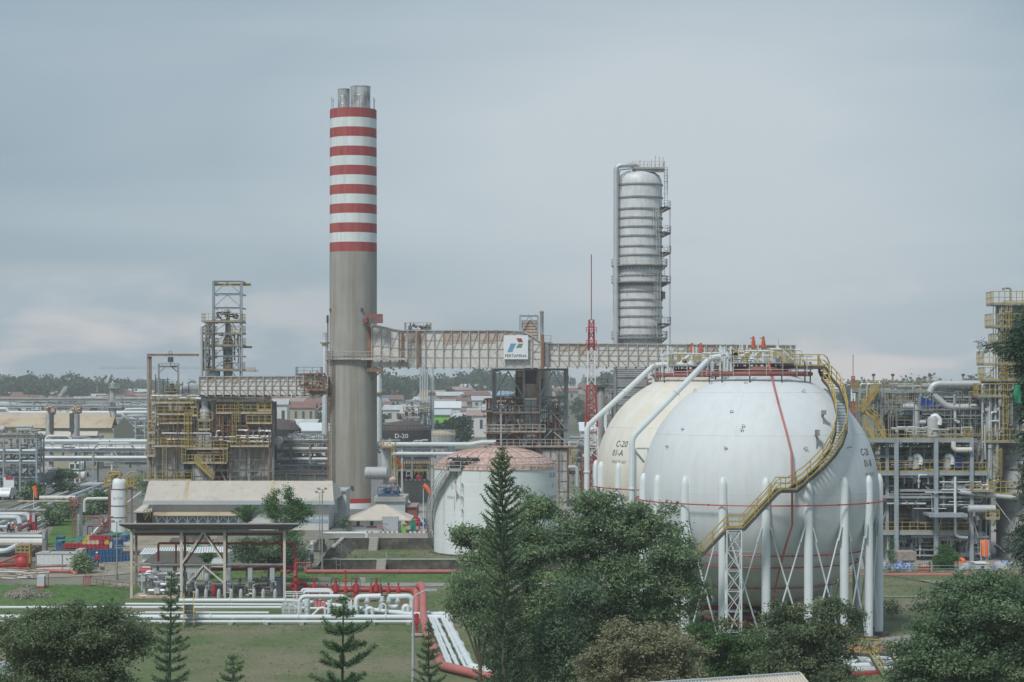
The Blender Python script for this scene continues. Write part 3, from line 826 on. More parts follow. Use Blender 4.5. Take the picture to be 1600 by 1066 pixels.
    mb.build('guard_rail', 'duct_frame', t, sm=0)
    for k_, (dx_, hh) in enumerate(((-0.55, 2.5), (0.3, 2.5))):
        X_ = x+dx_; 
        mb = MB(); mb.tube(bend([(X_-1.2, y, zt+0.1), (X_-0.9, y, zt+0.5), (X_, y, zt+1.25)], 0.2), 0.16, 8); mb.tube([(X_, y-0.1, zt), (X_, y-0.1, zt+1.1)], 0.14, 8)
        v = mb.build('vent_pipe', 'white_paint', t)
        mb = MB(); mb.lathe([(0, zt+1.3), (0.24, zt+1.3), (0.24, zt+1.4), (0.18, zt+1.46), (0.17, zt+1.8), (0.11, zt+2.0), (0.1, zt+2.25), (0, zt+2.3)], (X_, y-0.1), 12)
        mb.box((X_-0.15, y-0.1, zt+2.1), (0.3, 0.08, 0.08)); mb.build('relief_valve', 'relief_red', t)
    mb = MB(); rd = random.Random(int(x*10))
    for i in range(16):
        px_ = x+rd.uniform(-3.6, 3.2); py_ = y+rd.uniform(-2, 2); h_ = rd.uniform(0.5, 2.0)
        mb.tube([(px_, py_, z+9.4), (px_, py_, zt+h_)], rd.choice((0.06, 0.09, 0.12)), 6); mb.box((px_, py_, zt+h_*0.6), (0.3, 0.3, 0.25))
    for i in range(6):
        px_ = x+rd.uniform(-3.4, 1); h_ = rd.uniform(0.3, 1.4); mb.tube(bend([(px_, y-1.5, zt+h_), (px_+rd.uniform(1, 2.4), y-1.5, zt+h_), (px_+2.6, y-1.5, zt-0.3)], 0.2), 0.08, 6)
    mb.build('crown_pipework', 'white_paint', t)
    mb = MB()
    for i in range(7):
        px_ = x+rd.uniform(-2.3, 2.3); q = V(px_, y-2.0, zt+rd.uniform(0.35, 0.8))
        mb.tube([q, q+V(0, 0.05, 0)], 0.22, 10); mb.tube([q, q+V(0, 0.6, -0.1)], 0.05, 5)
    mb.build('hand_wheel', 'yellow', t)
    return t
SB = (PX(1187, 169.5), 169.5, 12.2); SA = (PX(1090, 196), 196, 12.2)
sa = gas_sphere('rust-tinted cream storage sphere standing behind the white one', SA, 'sphere_cream', 6,
    [('C-20', 970, 698.5, 0.88, 1.0, 0), ('01-A', 964, 712.5, 0.88, 1.0, 0), ('SMAX 50 4267', 966, 724, 0.42, 0.85, 1)], [(10.45, 11.1), (8.9, 7.1)], False)
sb = gas_sphere('bright white storage sphere on eighteen legs with a winding yellow stair', SB, 'sphere_white', -4.2,
    [('C-20', 1352.5, 711.5, 0.85, 1.0, 0), ('01-B', 1357, 729, 0.85, 1.0, 0), ('SMAX 50 4267', 1359.5, 743.5, 0.4, 0.85, 1)], [(10.5, 11.35), (8.95, 7.2), (8.3, 6.2), (6.5, 4.35)], True)
# red riser on the near sphere
def on_sb(px, py, r=10.4): return hit(px, py, SB, r)
rp_ = [on_sb(1201, 566, 11.0), on_sb(1206, 590), on_sb(1218, 637), on_sb(1227, 669), on_sb(1236.5, 707, 10.5), on_sb(1237.5, 745, 10.6)]
q = rp_[-1]
rp_ += [V(q.x, q.y-0.15, PZ(820, q.y)), on_sb(1228, 852, 10.6), on_sb(1218, 890, 10.5), P(1210, 925, 161.5), P(1202, 965, 162.5)]
MB().tube(rp_, 0.09, 8).build('riser_pipe', 'red_faded', sb)
for i, (px, py) in enumerate([(1164, 599), (1142, 644), (1160, 666), (1067, 671), (1158, 672), (1043, 698), (1133, 700), (1253, 612), (1256, 700), (1324, 699), (1086, 611), (1110, 575+25)]):
    p = on_sb(px, py, 10.02); nrm = (p-Vector(SB)).normalized(); mb = MB()
    mb.bar(p, p+nrm*0.25+V(0, 0, -0.12), 0.06); mb.bar(p+V(0.2, 0, 0), p+V(0.2, 0, 0)+nrm*0.25+V(0, 0, -0.12), 0.05); mb.bar(p+nrm*0.2, p+V(0.2, 0, 0)+nrm*0.2, 0.05)
    mb.build('lug', 'steel_grey', sb, sm=0)
mb = MB(); p = on_sb(1285, 650, 10.1); mb.tube([p, p+V(0, -0.6, 0.3)], 0.13, 8); mb.box(p+V(0, -0.7, 0.3), (0.4, 0.3, 0.35)); mb.tube([p+V(0, -0.4, 0), p+V(0, -0.4, -2.0)], 0.03, 5)
p = on_sb(1275, 680, 10.1); mb.tube([p, p+V(0, -0.6, 0.2)], 0.13, 8); mb.box(p+V(0, -0.7, 0.2), (0.35, 0.3, 0.5)); mb.tube([p+V(0, -0.4, 0), p+V(0, -0.4, -1.4)], 0.05, 5)
mb.build('nozzle', 'steel_grey', sb)

# stair
def stair(path, width, parent, rail_m='yellow', step_m='steel_dark', rise=0.22, rails=True, stringer=0.26, post=1.3):
    path = [Vector(p) for p in path]; fine = []
    for a, b in zip(path, path[1:]):
        n = max(1, int(abs(b.z-a.z)/rise)) if abs(b.z-a.z) > 0.2 else max(1, int((b-a).length/0.3))
        fine += [a.lerp(b, i/n) for i in range(n)]
    fine.append(path[-1]); st = MB(); Lp, Rp = [], []
    for i, p in enumerate(fine):
        d = fine[min(len(fine)-1, i+1)]-fine[max(0, i-1)]; d.z = 0
        if d.length < 1e-4: d = V(1, 0, 0)
        d.normalize(); w = V(-d.y, d.x, 0)*width/2
        Lp.append(p+w); Rp.append(p-w)
        st.bar(p+w, p-w, 0.26, 0.05)
    for side in (Lp, Rp):
        for a, b in zip(side, side[1:]): st.bar(a-V(0, 0, 0.08), b-V(0, 0, 0.08), 0.06, stringer)
    s = st.build('stair_flight', step_m, parent, sm=0)
    if rails:
        for side in (Lp, Rp):
            mb = MB(); acc = 0
            for i, (a, b) in enumerate(zip(side, side[1:])):
                for h_ in (1.0, 0.55): mb.bar(a+V(0, 0, h_), b+V(0, 0, h_), 0.07)
                mb.bar(a+V(0, 0, 0.1), b+V(0, 0, 0.1), 0.05, 0.16)
                if acc <= 0: mb.bar(a, a+V(0, 0, 1.0), 0.07); acc = post
                acc -= (b-a).length
            mb.bar(side[-1], side[-1]+V(0, 0, 1.0), 0.07)
            mb.build('handrail', rail_m, s, sm=0)
    return s
stp = [P(1222, 572.5, 168.5), P(1284, 573, 168.2)]
for (px, py) in [(1293, 584), (1303, 600), (1311, 620), (1316, 645), (1315, 668), (1308, 690), (1297, 708), (1282, 725), (1266, 740), (1250, 753)]:
    stp.append(hit(px, py+4, SB, 10.95))
q = stp[-1]; l1 = P(1238, 766, q.y-0.8); stp.append(l1); stp.append(P(1216, 766, l1.y-0.6)); l2 = P(1160, 826, l1.y-0.9)
stp += [l2, P(1136, 826, l2.y-0.1), P(1078, 886, l2.y+0.3), P(1010, 955, l2.y+0.6)]
stair(stp, 0.9, sb)
# lattice tower under the landing
def lattice(mb, x, y, z0, z1, w, r=0.06, bay=None, w1=None, n=4):
    w1 = w if w1 is None else w1; bay = bay or w*1.3; k = max(1, int((z1-z0)/bay)); w_ = lambda t: (w+(w1-w)*t)/2
    if n == 4: cs = [(-1, -1), (1, -1), (1, 1), (-1, 1)]
    else: cs = [(0, 1.15), (-1, -0.58), (1, -0.58)]
    for i in range(n):
        a, b = cs[i], cs[(i+1) % n]
        mb.tube([(x+a[0]*w_(0), y+a[1]*w_(0), z0), (x+a[0]*w_(1), y+a[1]*w_(1), z1)], r*1.3, 5)
        for j in range(k):
            t0, t1 = j/k, (j+1)/k; za, zb = z0+(z1-z0)*t0, z0+(z1-z0)*t1
            A0 = V(x+a[0]*w_(t0), y+a[1]*w_(t0), za); B0 = V(x+b[0]*w_(t0), y+b[1]*w_(t0), za)
            A1 = V(x+a[0]*w_(t1), y+a[1]*w_(t1), zb); B1 = V(x+b[0]*w_(t1), y+b[1]*w_(t1), zb)
            mb.bar(A0, B1, r); mb.bar(B0, A1, r); mb.bar(A1, B1, r)
    return mb
lt = MB(); lattice(lt, (PX(1128, 157)+PX(1158, 157))/2+0.15, l2.y-0.1, 0, l2.z-0.1, 1.15, 0.045, 1.5); lt.build('stair_tower', 'white_paint', sb, sm=0)
mb = MB(); mb.tube([P(1240, 768, l1.y+1), P(1215, 770, l1.y)], 0.05, 5); mb.build('landing_bracket', 'white_paint', sb)
# product lines coming down beside the spheres
def run(name, label, cat, pts, r, m, group=None, n=10, br=0.6, parent=None):
    mb = MB(); mb.tube(bend(pts, br, 5), r, n); pts = [Vector(p) for p in pts]
    for a, b in zip(pts, pts[1:]):
        d = b-a; k = int(d.length/7.3)
        for i in range(1, k+1): q = a+d*((i-0.3)/(k+0.6)); e = d.normalized()*0.05; mb.tube([q-e, q+e], r*1.3+0.02, n)
    o = mb.build(name, m, parent)
    if parent is None: tag(o, label, cat, group)
    return o
run('overhead_pipe', 'thick white pipe sloping down past the left side of the white sphere', 'pipe', [P(1160, 558, 169.5), P(1111, 558, 169.5), P(987.5, 684, 169.5), V(PX(987.5, 169.5), 169.5, 0.4)], 0.25, 'white_paint')
run('overhead_pipe', 'thick white pipe sloping down from the cream sphere to the lattice mast', 'pipe', [P(1100, 570, 196), P(1023, 570, 196), P(917, 667, 196), V(PX(917, 196), 196, 0.4)], 0.27, 'white_paint')
t = thing('pipe_support', 'white bracket frame bracing the pipe left of the white sphere', 'pipe support', (PX(1000, 171), 171, 0))
mb = MB(); a = P(983, 701, 170); b = P(1014, 701, 172); mb.bar(a, b, 0.14); mb.bar(P(990, 702, 170), P(1006, 722, 172), 0.14); mb.bar(P(1013, 702, 172), P(1008, 760, 172.3), 0.12); mb.bar(P(993, 700, 170.5), V(PX(993, 170.5), 170.5, 0), 0.16); mb.build('frame', 'white_paint', t, sm=0)
for (px0, py0, py1, Y, lb) in ((1022, 570, 600, 196, 'short white post under the bend of the cream sphere pipe'), (1113, 562, 592, 169.5, 'short white post under the bend of the white sphere pipe'), (946, 645, 668, 196, 'white stub post holding the sloping pipe beside the cream sphere')):
    o = MB().tube([P(px0, py0, Y), P(px0, py1, Y)], 0.16, 8).build('pipe_post', 'white_paint'); tag(o, lb, 'pipe support')
# ------------------------------------------------------------------ striped chimney
YC = 300.0; cx = PX(552, YC); RC = 37.2*YC/F; zt = PZ(172.5, YC)
ch = thing('striped_chimney', 'tall concrete chimney with red and white bands round its upper half', 'chimney', (cx, YC, 2.4))
zb = PZ(395, YC); prof = [(0, 2.0), (RC*1.0, 2.0), (RC, 10), (RC*0.992, zb-14), (RC*0.99, zb)]; mis = [0, 0, 0, 0]
nb = 15
for i in range(nb): prof.append((RC*(0.99-0.012*(i+1)/nb), zb+(zt-zb)*(i+1)/nb)); mis.append(1 if i % 2 == 0 else 2)
prof += [(RC*0.90, zt), (RC*0.90, zt-1.0), (0, zt-1.0)]; mis += [1, 0, 0]
mb = MB(); mb.lathe(prof, (cx, YC), 72, mis); mb.build('shaft', ['concrete', 'chimney_red', 'chimney_white'], ch)
for (px, rpx, py, dy) in ((537, 9.2, 139, 0.2), (563.5, 15.5, 136, -0.3)):
    r = rpx*YC/F; X_ = PX(px, YC); z1 = PZ(py, YC)
    mb = MB(); mb.lathe([(r, zt-3), (r, z1-0.15), (r*1.03, z1-0.15), (r*1.03, z1), (r*0.95, z1), (r*0.95, zt-2)], (X_, YC+dy), 32)
    for k in range(2): mb.lathe([(r, zt+0.9+k*1.1), (r*1.02, zt+0.95+k*1.1), (r, zt+1.0+k*1.1)], (X_, YC+dy), 32)
    mb.build('flue', 'flue_metal', ch)
for a in (200, 250, 290, 340, 20, 160, 90): 
    a = R(a); p = V(cx+RC*0.93*cos(a), YC+RC*0.93*sin(a), zt-0.3); mb = MB(); mb.tube([p, p+V(0, 0, 1.8)], 0.04, 5); mb.tube([p+V(0, 0, 1.7), p+V(0.1, 0, 2.1)], 0.03, 4); mb.tube([p+V(0, 0, 1.7), p+V(-0.1, 0, 2.1)], 0.03, 4)
    mb.build('lightning_rod', 'steel_grey', ch)
# horizontal red+white base band at the foot
mb = MB(); mb.mi = 0; mb.lathe([(RC+0.01, 2.4), (RC+0.03, 2.4), (RC+0.03, 3.3), (RC+0.01, 3.3)], (cx, YC), 64); mb.mi = 1; mb.lathe([(RC+0.01, 3.3), (RC+0.035, 3.3), (RC+0.035, 4.0), (RC+0.01, 4.0)], (cx, YC), 64)
mb.build('base_band', ['sign_white', 'red_paint'], ch)
# ring platform
zp = PZ(561, YC); mb = MB(); rl = MB(); n = 40
for i in range(n):
    a0, a1 = 2*pi*i/n, 2*pi*(i+1)/n
    def pr(a, r, z): return V(cx+r*cos(a), YC+r*sin(a), z)
    mb.quad(pr(a0, RC, zp), pr(a0, RC+0.65, zp), pr(a1, RC+0.65, zp), pr(a1, RC, zp)); mb.quad(pr(a0, RC, zp-0.12), pr(a1, RC, zp-0.12), pr(a1, RC+0.65, zp-0.12), pr(a0, RC+0.65, zp-0.12)); mb.quad(pr(a0, RC+0.65, zp-0.12), pr(a1, RC+0.65, zp-0.12), pr(a1, RC+0.65, zp), pr(a0, RC+0.65, zp))
    for h_ in (0.55, 1.1): rl.bar(pr(a0, RC+0.63, zp+h_), pr(a1, RC+0.63, zp+h_), 0.05)
    rl.bar(pr(a0, RC+0.63, zp), pr(a0, RC+0.63, zp+1.1), 0.05)
    if i % 3 == 0: mb.bar(pr(a0, RC+0.6, zp-0.1), pr(a0, RC, zp-0.75), 0.09)
pl = mb.build('ring_platform', 'duct_frame', ch, sm=0); rl.build('railing', 'duct_frame', pl, sm=0)
mb = MB(); mb.ladder((cx-RC-0.25, YC-0.4), 2.4, PZ(495, YC), 0.45, (-1, 0), t=0.05)
mb.ladder((PX(519, YC), YC-RC*0.75), PZ(780, YC), zp+1.2, 0.6, (0, -1), True, t=0.07); mb.build('ladder', 'steel_rusty', ch, sm=0)
mb = MB(); mb.box2(PX(511, YC), PX(514, YC), YC-1, YC-0.4, PZ(505, YC), PZ(493, YC)); mb.bar(P(512.5, 505, YC-0.7), P(512.5, 545, YC-0.7), 0.12); mb.build('aviation_lamp_box', 'steel_dark', ch, sm=0)
mb = MB(); Yb = YC-RC-1.0
mb.ibar(P(567, 503, Yb+2), P(576, 503, Yb), 0.4, 0.7); mb.box2(PX(572, Yb), PX(598, Yb), Yb-0.6, Yb+0.2, PZ(497, Yb), PZ(491, Yb)); mb.box2(PX(588, Yb), PX(598, Yb), Yb-0.6, Yb+0.6, PZ(505, Yb), PZ(497.5, Yb)); mb.box2(PX(567, Yb), PX(575, Yb), Yb-0.3, Yb+0.6, PZ(504, Yb), PZ(497.5, Yb))
mb.build('hoist_beam', 'red_dull', ch, sm=0)
for (px, py) in ((568, 485), (518, 485), (553, 760)):
    X_ = PX(px, YC); dx = X_-cx; yy = YC-sqrt(max(0.1, RC*RC-dx*dx)); MB().box((X_, yy-0.02, PZ(py, YC)), (0.34, 0.4, 0.45)).build('inspection_door', 'steel_dark', ch, sm=0)
mb = MB(); mb.ladder((PX(531, YC-RC-0.5), YC-RC-0.6), PZ(796, YC), PZ(770, YC), 0.6); mb.build('foot_ladder', 'duct_frame', ch, sm=0)

# ------------------------------------------------------------------ elevated flue ducts
def duct(name, label, px0, px1, top0, top1, bot, Y, depth, npan, slope=None, rustseg=(), end_slope=None, extra=None):
    """top given as list of (px, py); panels between stiffeners"""
    t = thing(name, label, 'flue duct', (PX((px0+px1)/2, Y), Y+depth/2, PZ(bot, Y)))
    def top(px):
        for (a, b), (c, d) in zip(slope, slope[1:]):
            if a <= px <= c: return b+(d-b)*(px-a)/(c-a)
        return slope[-1][1]
    zb_ = PZ(bot, Y); xs_ = [px0+(px1-px0)*i/npan for i in range(npan+1)]
    body = MB(); body2 = MB()
    poly = [(PX(px0, Y), zb_)] + [(PX(px1, Y), zb_)] + [(PX(a, Y), PZ(b, Y)) for a, b in reversed(slope)]
    body.prism(poly, Y+0.12, Y+depth); b_ = body.build('casing', 'duct_panel', t, sm=0)
    fr = MB(); br = MB(); pan = []
    rd = random.Random(int(px0))
    for i, px in enumerate(xs_):
        X_ = PX(px, Y); zt_ = PZ(top(px), Y)
        fr.box2(X_-0.055, X_+0.055, Y-0.16, Y+0.13, zb_-0.12, zt_+0.14)
        fr.box2(X_-0.07, X_+0.07, Y-0.2, Y+depth+0.2, zb_-0.22, zb_-0.005)
        if i < npan:
            X2 = PX(xs_[i+1], Y); z2 = PZ(top(xs_[i+1]), Y); hh = zt_-zb_
            for f in (0.27, 0.5, 0.74): fr.box2(X_+0.07, X2-0.07, Y+0.04, Y+0.125, zb_+hh*f-0.04, zb_+hh*f+0.04)
            m_ = zb_+hh*0.46
            br.bar((X_+0.1, Y-0.03, m_), (X2-0.1, Y-0.03, min(zt_, z2)-0.15), 0.065, 0.065); br.bar((X_+0.1, Y-0.03, m_-0.1), (X2-0.1, Y-0.03, zb_+0.1), 0.065, 0.065)
            fr.bar((X_, Y-0.02, zt_+0.03), (X2, Y-0.02, z2+0.03), 0.3, 0.12)
            p_ = rd.random()
            if px in rustseg or any(a <= px <= b for a, b in rustseg):
                pb = MB(); d_ = rd.uniform(0.22, 0.5); pb.box2(X_+0.12, X2-0.12, Y+0.085, Y+0.118, zb_+hh*(1-d_), min(zt_, z2)-0.1); pan.append(pb)
    fr.build('stiffener_frame', 'duct_frame', t, sm=0); br.build('diagonal_brace', 'duct_frame', t, sm=0)
    for pb in pan: pb.build('rusty_panel', 'duct_rust', b_, sm=0)
    return t
def plat(parent, px0, px1, py, Y, depth, rail='yellow_old', base='duct_frame', h=1.1, step=1.3, name='platform', thick=0.16, sides=True, w=0.055, brackets=True):
    x0, x1, z = PX(px0, Y), PX(px1, Y), PZ(py, Y)
    mb = MB(); mb.box2(x0, x1, Y, Y+depth, z-thick, z)
    if brackets:
        k = max(2, int((x1-x0)/2.2))
        for i in range(k): X_ = x0+(x1-x0)*(i+0.5)/k; mb.bar((X_, Y+0.05, z-thick), (X_, Y+depth, z-thick-0.8), 0.09)
    o = mb.build(name, base, parent, sm=0)
    mb = MB(); pts = [(x0, Y+depth, z), (x0, Y+0.03, z), (x1, Y+0.03, z), (x1, Y+depth, z)] if sides else [(x0, Y+0.03, z), (x1, Y+0.03, z)]
    mb.rail(pts, h, step, w, True); mb.build('railing', rail, o, sm=0)
    return o
YD = 297.0
d1 = duct('flue_duct', 'high pale panelled duct running right from the chimney to the sign board', 581, 845, 0, 0, 574, YD, 5, 19,
     slope=[(581, 507), (626, 517), (800, 517), (822, 519), (845, 535)], rustseg=[(625, 660), (690, 790)])
mb = MB(); mb.box2(PX(573, YD), PX(581, YD), YD+0.3, YD+4.5, PZ(580, YD), PZ(508, YD)); mb.bar(P(573, 578, YD), P(598, 578, YD), 0.3, 0.6); mb.bar(P(578, 596, YD+1), P(598, 578, YD), 0.15); mb.build('inlet_collar', 'steel_rusty', d1, sm=0)
plat(d1, 632, 672, 516.5, YD, 4.5, 'steel_grey', 'steel_grey', 1.15, 1.0)
plat(d1, 533, 636, 561, YD-0.95, 0.8, 'duct_frame', 'duct_frame', 1.1, 1.2, 'walkway', sides=False)
mb = MB(); clutter(mb, PX(636, YD), PX(670, YD), YD+0.5, YD+4, PZ(516, YD), PZ(508, YD), 14, 3, (0.08, 0.2)); mb.build('damper_gear', 'steel_dark', d1)
mb = MB(); mb.box2(PX(626.5, YD), PX(629.5, YD), YD-0.4, YD-0.05, PZ(572, YD), PZ(518, YD)); mb.box2(PX(651.5, YD), PX(655.5, YD), YD-0.45, YD-0.05, PZ(572, YD), PZ(518, YD)); mb.build('expansion_joint', 'steel_rusty', d1, sm=0)
mb = MB(); mb.ladder((PX(641, YD), YD-0.4), PZ(572, YD), PZ(508, YD), 0.5, (0, -1), False, 0.06)
for py in (530, 541, 552): mb.rail([P(636, py+3, YD-0.5), P(652, py+3, YD-0.5)], 0.9, 0.8, 0.05)
mb.build('access_ladder', 'steel_grey', d1, sm=0)
mb = MB(); mb.box2(PX(845, YD), PX(850, YD), YD-0.3, YD+4.8, PZ(577, YD), PZ(523, YD)); mb.build('expansion_joint', 'steel_rusty', d1, sm=0)
mb = MB(); mb.box2(PX(850.3, YD), PX(857, YD), YD, YD+4.8, PZ(573, YD), PZ(537, YD)); mb.build('guillotine_damper', 'steel_grey', d1, sm=0)
d2 = duct('flue_duct', 'lower panelled duct passing behind the mast and the silver column', 857, 1243, 0, 0, 573.5, YD+0.5, 4.5, 25, slope=[(857, 537), (1243, 540)], rustseg=[(870, 915), (1060, 1110), (1140, 1200)])
plat(d2, 850, 861, 536, YD, 2, 'steel_grey', 'steel_grey')
d3 = duct('flue_duct', 'left hand panelled duct between the old heater block and the chimney', 311, 512, 0, 0, 617, YD, 4, 16, slope=[(311, 589), (512, 588)], rustseg=[(318, 330), (345, 372)])
plat(d3, 462, 501, 585.5, YD, 3, 'steel_dark', 'steel_rusty', 1.1, 1.1)
plat(d3, 482, 511, 609, YD-0.9, 0.85, 'steel_rusty', 'steel_rusty', 1.1, 1.2)
mb = MB(); clutter(mb, PX(464, YD), PX(508, YD), YD-0.5, YD-0.1, PZ(616, YD), PZ(584, YD), 22, 5, (0.06, 0.16)); mb.build('damper_gear', 'steel_rusty', d3)
# ------------------------------------------------------------------ emblem board
t = thing('sign_board', 'square white board with a red, blue and green parallelogram emblem hung on the high duct', 'sign', (PX(806, YD), YD-0.5, PZ(562, YD)))
Ys = YD-0.55
MB().box2(PX(787, Ys), PX(825, Ys), Ys, Ys+0.2, PZ(561.5, Ys), PZ(524, Ys)).build('board', 'sign_white', t, sm=0)
def flat(name, pts, m, y0=0.04):
    MB().prism([(PX(a, Ys), PZ(b, Ys)) for a, b in pts], Ys-y0, Ys-0.002).build(name, m, t, sm=0)
def sp(u, v): return (740+u/5.33, 460+v/5.33)
flat('emblem_red', [sp(372, 398), sp(412, 398), sp(398, 366), sp(356, 366)], 'logo_red')
flat('emblem_blue', [sp(281, 479), sp(322, 479), sp(334, 448), sp(354, 410), sp(308, 410), sp(296, 444)], 'logo_blue')
flat('emblem_green', [sp(354, 444), sp(396, 444), sp(411, 411), sp(376, 411)], 'logo_green')
mb = MB(); text_on(mb, 'PERTAMINA', lambda u, v: (PX(806, Ys)+u, Ys-0.03, PZ(558.3, Ys)+v), 0.62, 0.98); mb.build('lettering', 'letter_dark', t, sm=0)

# ------------------------------------------------------------------ process heater blocks
def ladder_part(parent, px, py0, py1, Y, m='yellow_old', cage=True, w=0.6):
    mb = MB(); mb.ladder((PX(px, Y), Y), PZ(py0, Y), PZ(py1, Y), w, (0, -1), cage, 0.07); mb.build('ladder', m, parent, sm=0)
def ribbed(parent, px0, px1, py0, py1, Y, depth, m='panel_grey', nx=4, nz=2, fr='steel_rusty', name='casing', panels=()):
    x0, x1, z0, z1 = PX(px0, Y), PX(px1, Y), PZ(py1, Y), PZ(py0, Y)
    o = MB().box2(x0, x1, Y, Y+depth, z0, z1).build(name, m, parent, sm=0)
    mb = MB()
    for i in range(nx+1): X_ = x0+(x1-x0)*i/nx; mb.box2(X_-0.06, X_+0.06, Y-0.13, Y-0.004, z0, z1)
    for i in range(nz+1): z = z0+(z1-z0)*i/nz; mb.box2(x0-0.05, x1+0.05, Y-0.09, Y-0.006, z-0.05, z+0.05)
    mb.build('ribs', fr, o, sm=0)
    return o
def cone_floor(parent, pxs, py0, py1, Y, wpx=17):   # hopper cones and burner fans under a firebox
    for px in pxs:
        x0, x1 = PX(px-wpx/2, Y), PX(px+wpx/2, Y); z1, z0 = PZ(py0, Y), PZ(py1, Y); m_ = (x0+x1)/2
        mb = MB(); mb.lathe([(0, z0+0.4), (0.35, z0+0.4), (0.45, z0+0.9), (1.2, z1-0.2), (1.2, z1), (0, z1)], (m_, Y+1.3), 20); mb.build('hopper', 'panel_clean', parent)
        mb = MB(); mb.tube([(m_, Y-0.25, z0+0.55), (m_, Y+0.8, z0+0.55)], 0.55, 16); mb.tube(bend([(m_+0.5, Y+0.1, z0+0.7), (m_+1.1, Y+0.1, z0+1.0), (m_+1.1, Y+0.1, z0+2.2)], 0.3), 0.22, 8); mb.tube([(m_, Y-0.3, z0+0.55), (m_, Y-0.2, z0+0.55)], 0.3, 12); mb.build('burner_fan', 'duct_rust', parent)
YH = 299.0
lh = thing('process_heater', 'old silver panelled heater block with yellow walkways left of the chimney', 'process heater', (PX(330, YH), YH+5, 2.4))
# added dark box: its colour stands in for shade, so the gaps read as depth
MB().box2(PX(246, YH+5), PX(424, YH+5), YH+6, YH+12, 2.4, PZ(628, YH+6)).build('gap_shade_box', 'gap_dark', lh, sm=0)
def col_part(px, py0, py1, Y, w=0.35, m='steel_blue', parent=None):
    MB().ibar(P(px, py0, Y), P(px, py1, Y), w, w, 0.06).build('column', m, parent, sm=0)
for px, p1, m_ in ((231.5, 554, 'steel_grey'), (235, 556, 'steel_rusty'), (243, 628, 'steel_blue'), (303, 628, 'steel_grey'), (360, 625, 'steel_grey'), (420, 620, 'steel_rusty'), (427, 640, 'steel_grey'), (309, 620, 'steel_blue'), (332, 620, 'steel_blue'), (272, 668, 'steel_grey'), (389, 668, 'steel_grey')):
    col_part(px, 800, p1, YH+0.2+0.013*(px % 7), 0.34, m_, lh)
ribbed(lh, 261, 287, 628, 643, YH+1.2, 5, nx=3, nz=1); ribbed(lh, 262, 300, 645, 661, YH+1.6, 5, nx=5, nz=1); ribbed(lh, 336, 399, 628, 643, YH+1.0, 5, nx=6, nz=1); ribbed(lh, 336, 412, 645, 660, YH+1.4, 5, 'panel_grey', 7, 1)
ribbed(lh, 243, 287, 699, 752, YH+1.0, 6, 'panel_grey', 5, 3, 'steel_grey'); ribbed(lh, 361, 419, 699, 752, YH+1.0, 6, 'panel_grey', 5, 3, 'steel_grey'); ribbed(lh, 308, 330, 678, 702, YH-0.8, 3, 'panel_grey', 2, 1, 'steel_blue')
ribbed(lh, 306, 331, 710, 722, YH-0.7, 3, 'panel_grey', 2, 1); ribbed(lh, 303, 332, 727, 760, YH-0.5, 3, 'panel_grey', 2, 2, 'steel_blue'); ribbed(lh, 318, 330, 620, 622, YH-0.7, 3, 'steel_blue', 1, 1)
mb = MB(); X_ = PX(320.5, YH)
mb.lathe([(0, PZ(676, YH)), (0.5, PZ(676, YH)), (0.5, PZ(660, YH)), (0.75, PZ(655, YH)), (0.75, PZ(641, YH)), (0.45, PZ(636, YH)), (0.45, PZ(620, YH)), (0, PZ(620, YH))], (X_, YH-0.3), 18); mb.build('cyclone_vessel', 'panel_clean', lh)
cone_floor(lh, (262, 285, 378, 402), 672, 695, YH+0.4)
for (a, b, py) in ((236, 302, 629), (245, 302, 647), (245, 300, 661), (240, 306, 697), (232, 243, 658), (230, 242, 676), (231, 242, 692), (228, 242, 712), (224, 244, 750), (243, 299, 750), (338, 424, 626), (338, 424, 645), (385, 424, 661), (360, 420, 697), (290, 356, 701), (284, 354, 723), (309, 332, 656), (310, 328, 671), (404, 424, 641), (298, 306, 636), (300, 308, 649)):
    plat(lh, a, b, py, YH-1.0-0.02*((a*7+py) % 9), 1.0, 'yellow', 'duct_frame', 1.15, 1.0, 'walkway', sides=False, w=0.075, brackets=(b-a) < 20)
for (px, a, b) in ((291, 700, 643), (295.5, 700, 643), (257, 752, 697), (366, 694, 643), (370, 661, 625), (240, 668, 630), (352, 722, 698), (287, 722, 697), (376, 640, 622)): ladder_part(lh, px, a, b, YH-1.25, 'yellow', False)
mb = MB(); a = P(306, 722, YH-1.4); b = P(334, 748, YH-1.4)
stair([b, a], 0.8, lh, 'yellow', 'yellow_old')
mb = MB()
for (a, b, c, d) in ((341, 642, 357, 664), (389, 738, 407, 699), (389, 752, 405, 735), (310, 672, 331, 640), (310, 636, 331, 672), (353, 752, 341, 728), (331, 745, 346, 726)): mb.ibar(P(a, b, YH+0.3), P(c, d, YH+0.3), 0.22, 0.22, 0.04)
for (py, m_) in ((668, 0), (628, 0), (735, 0), (697, 0)): mb.ibar(P(243, py, YH+0.1), P(427, py, YH+0.12), 0.3, 0.36, 0.05)
mb.build('floor_beams', 'steel_grey', lh, sm=0)
mb = MB(); clutter(mb, PX(244, YH), PX(424, YH), YH-0.4, YH+0.8, PZ(698, YH), PZ(664, YH), 120, 7, (0.03, 0.14)); clutter(mb, PX(238, YH), PX(424, YH), YH-1.1, YH-0.3, PZ(752, YH), PZ(625, YH), 90, 6, (0.025, 0.07), 0.35); clutter(mb, PX(333, YH), PX(362, YH), YH-0.4, YH+0.8, PZ(750, YH), PZ(625, YH), 26, 8, (0.05, 0.15)); clutter(mb, PX(287, YH), PX(308, YH), YH-0.4, YH+0.8, PZ(750, YH), PZ(625, YH), 22, 9, (0.05, 0.15)); mb.build('pipework', 'steel_rusty', lh)
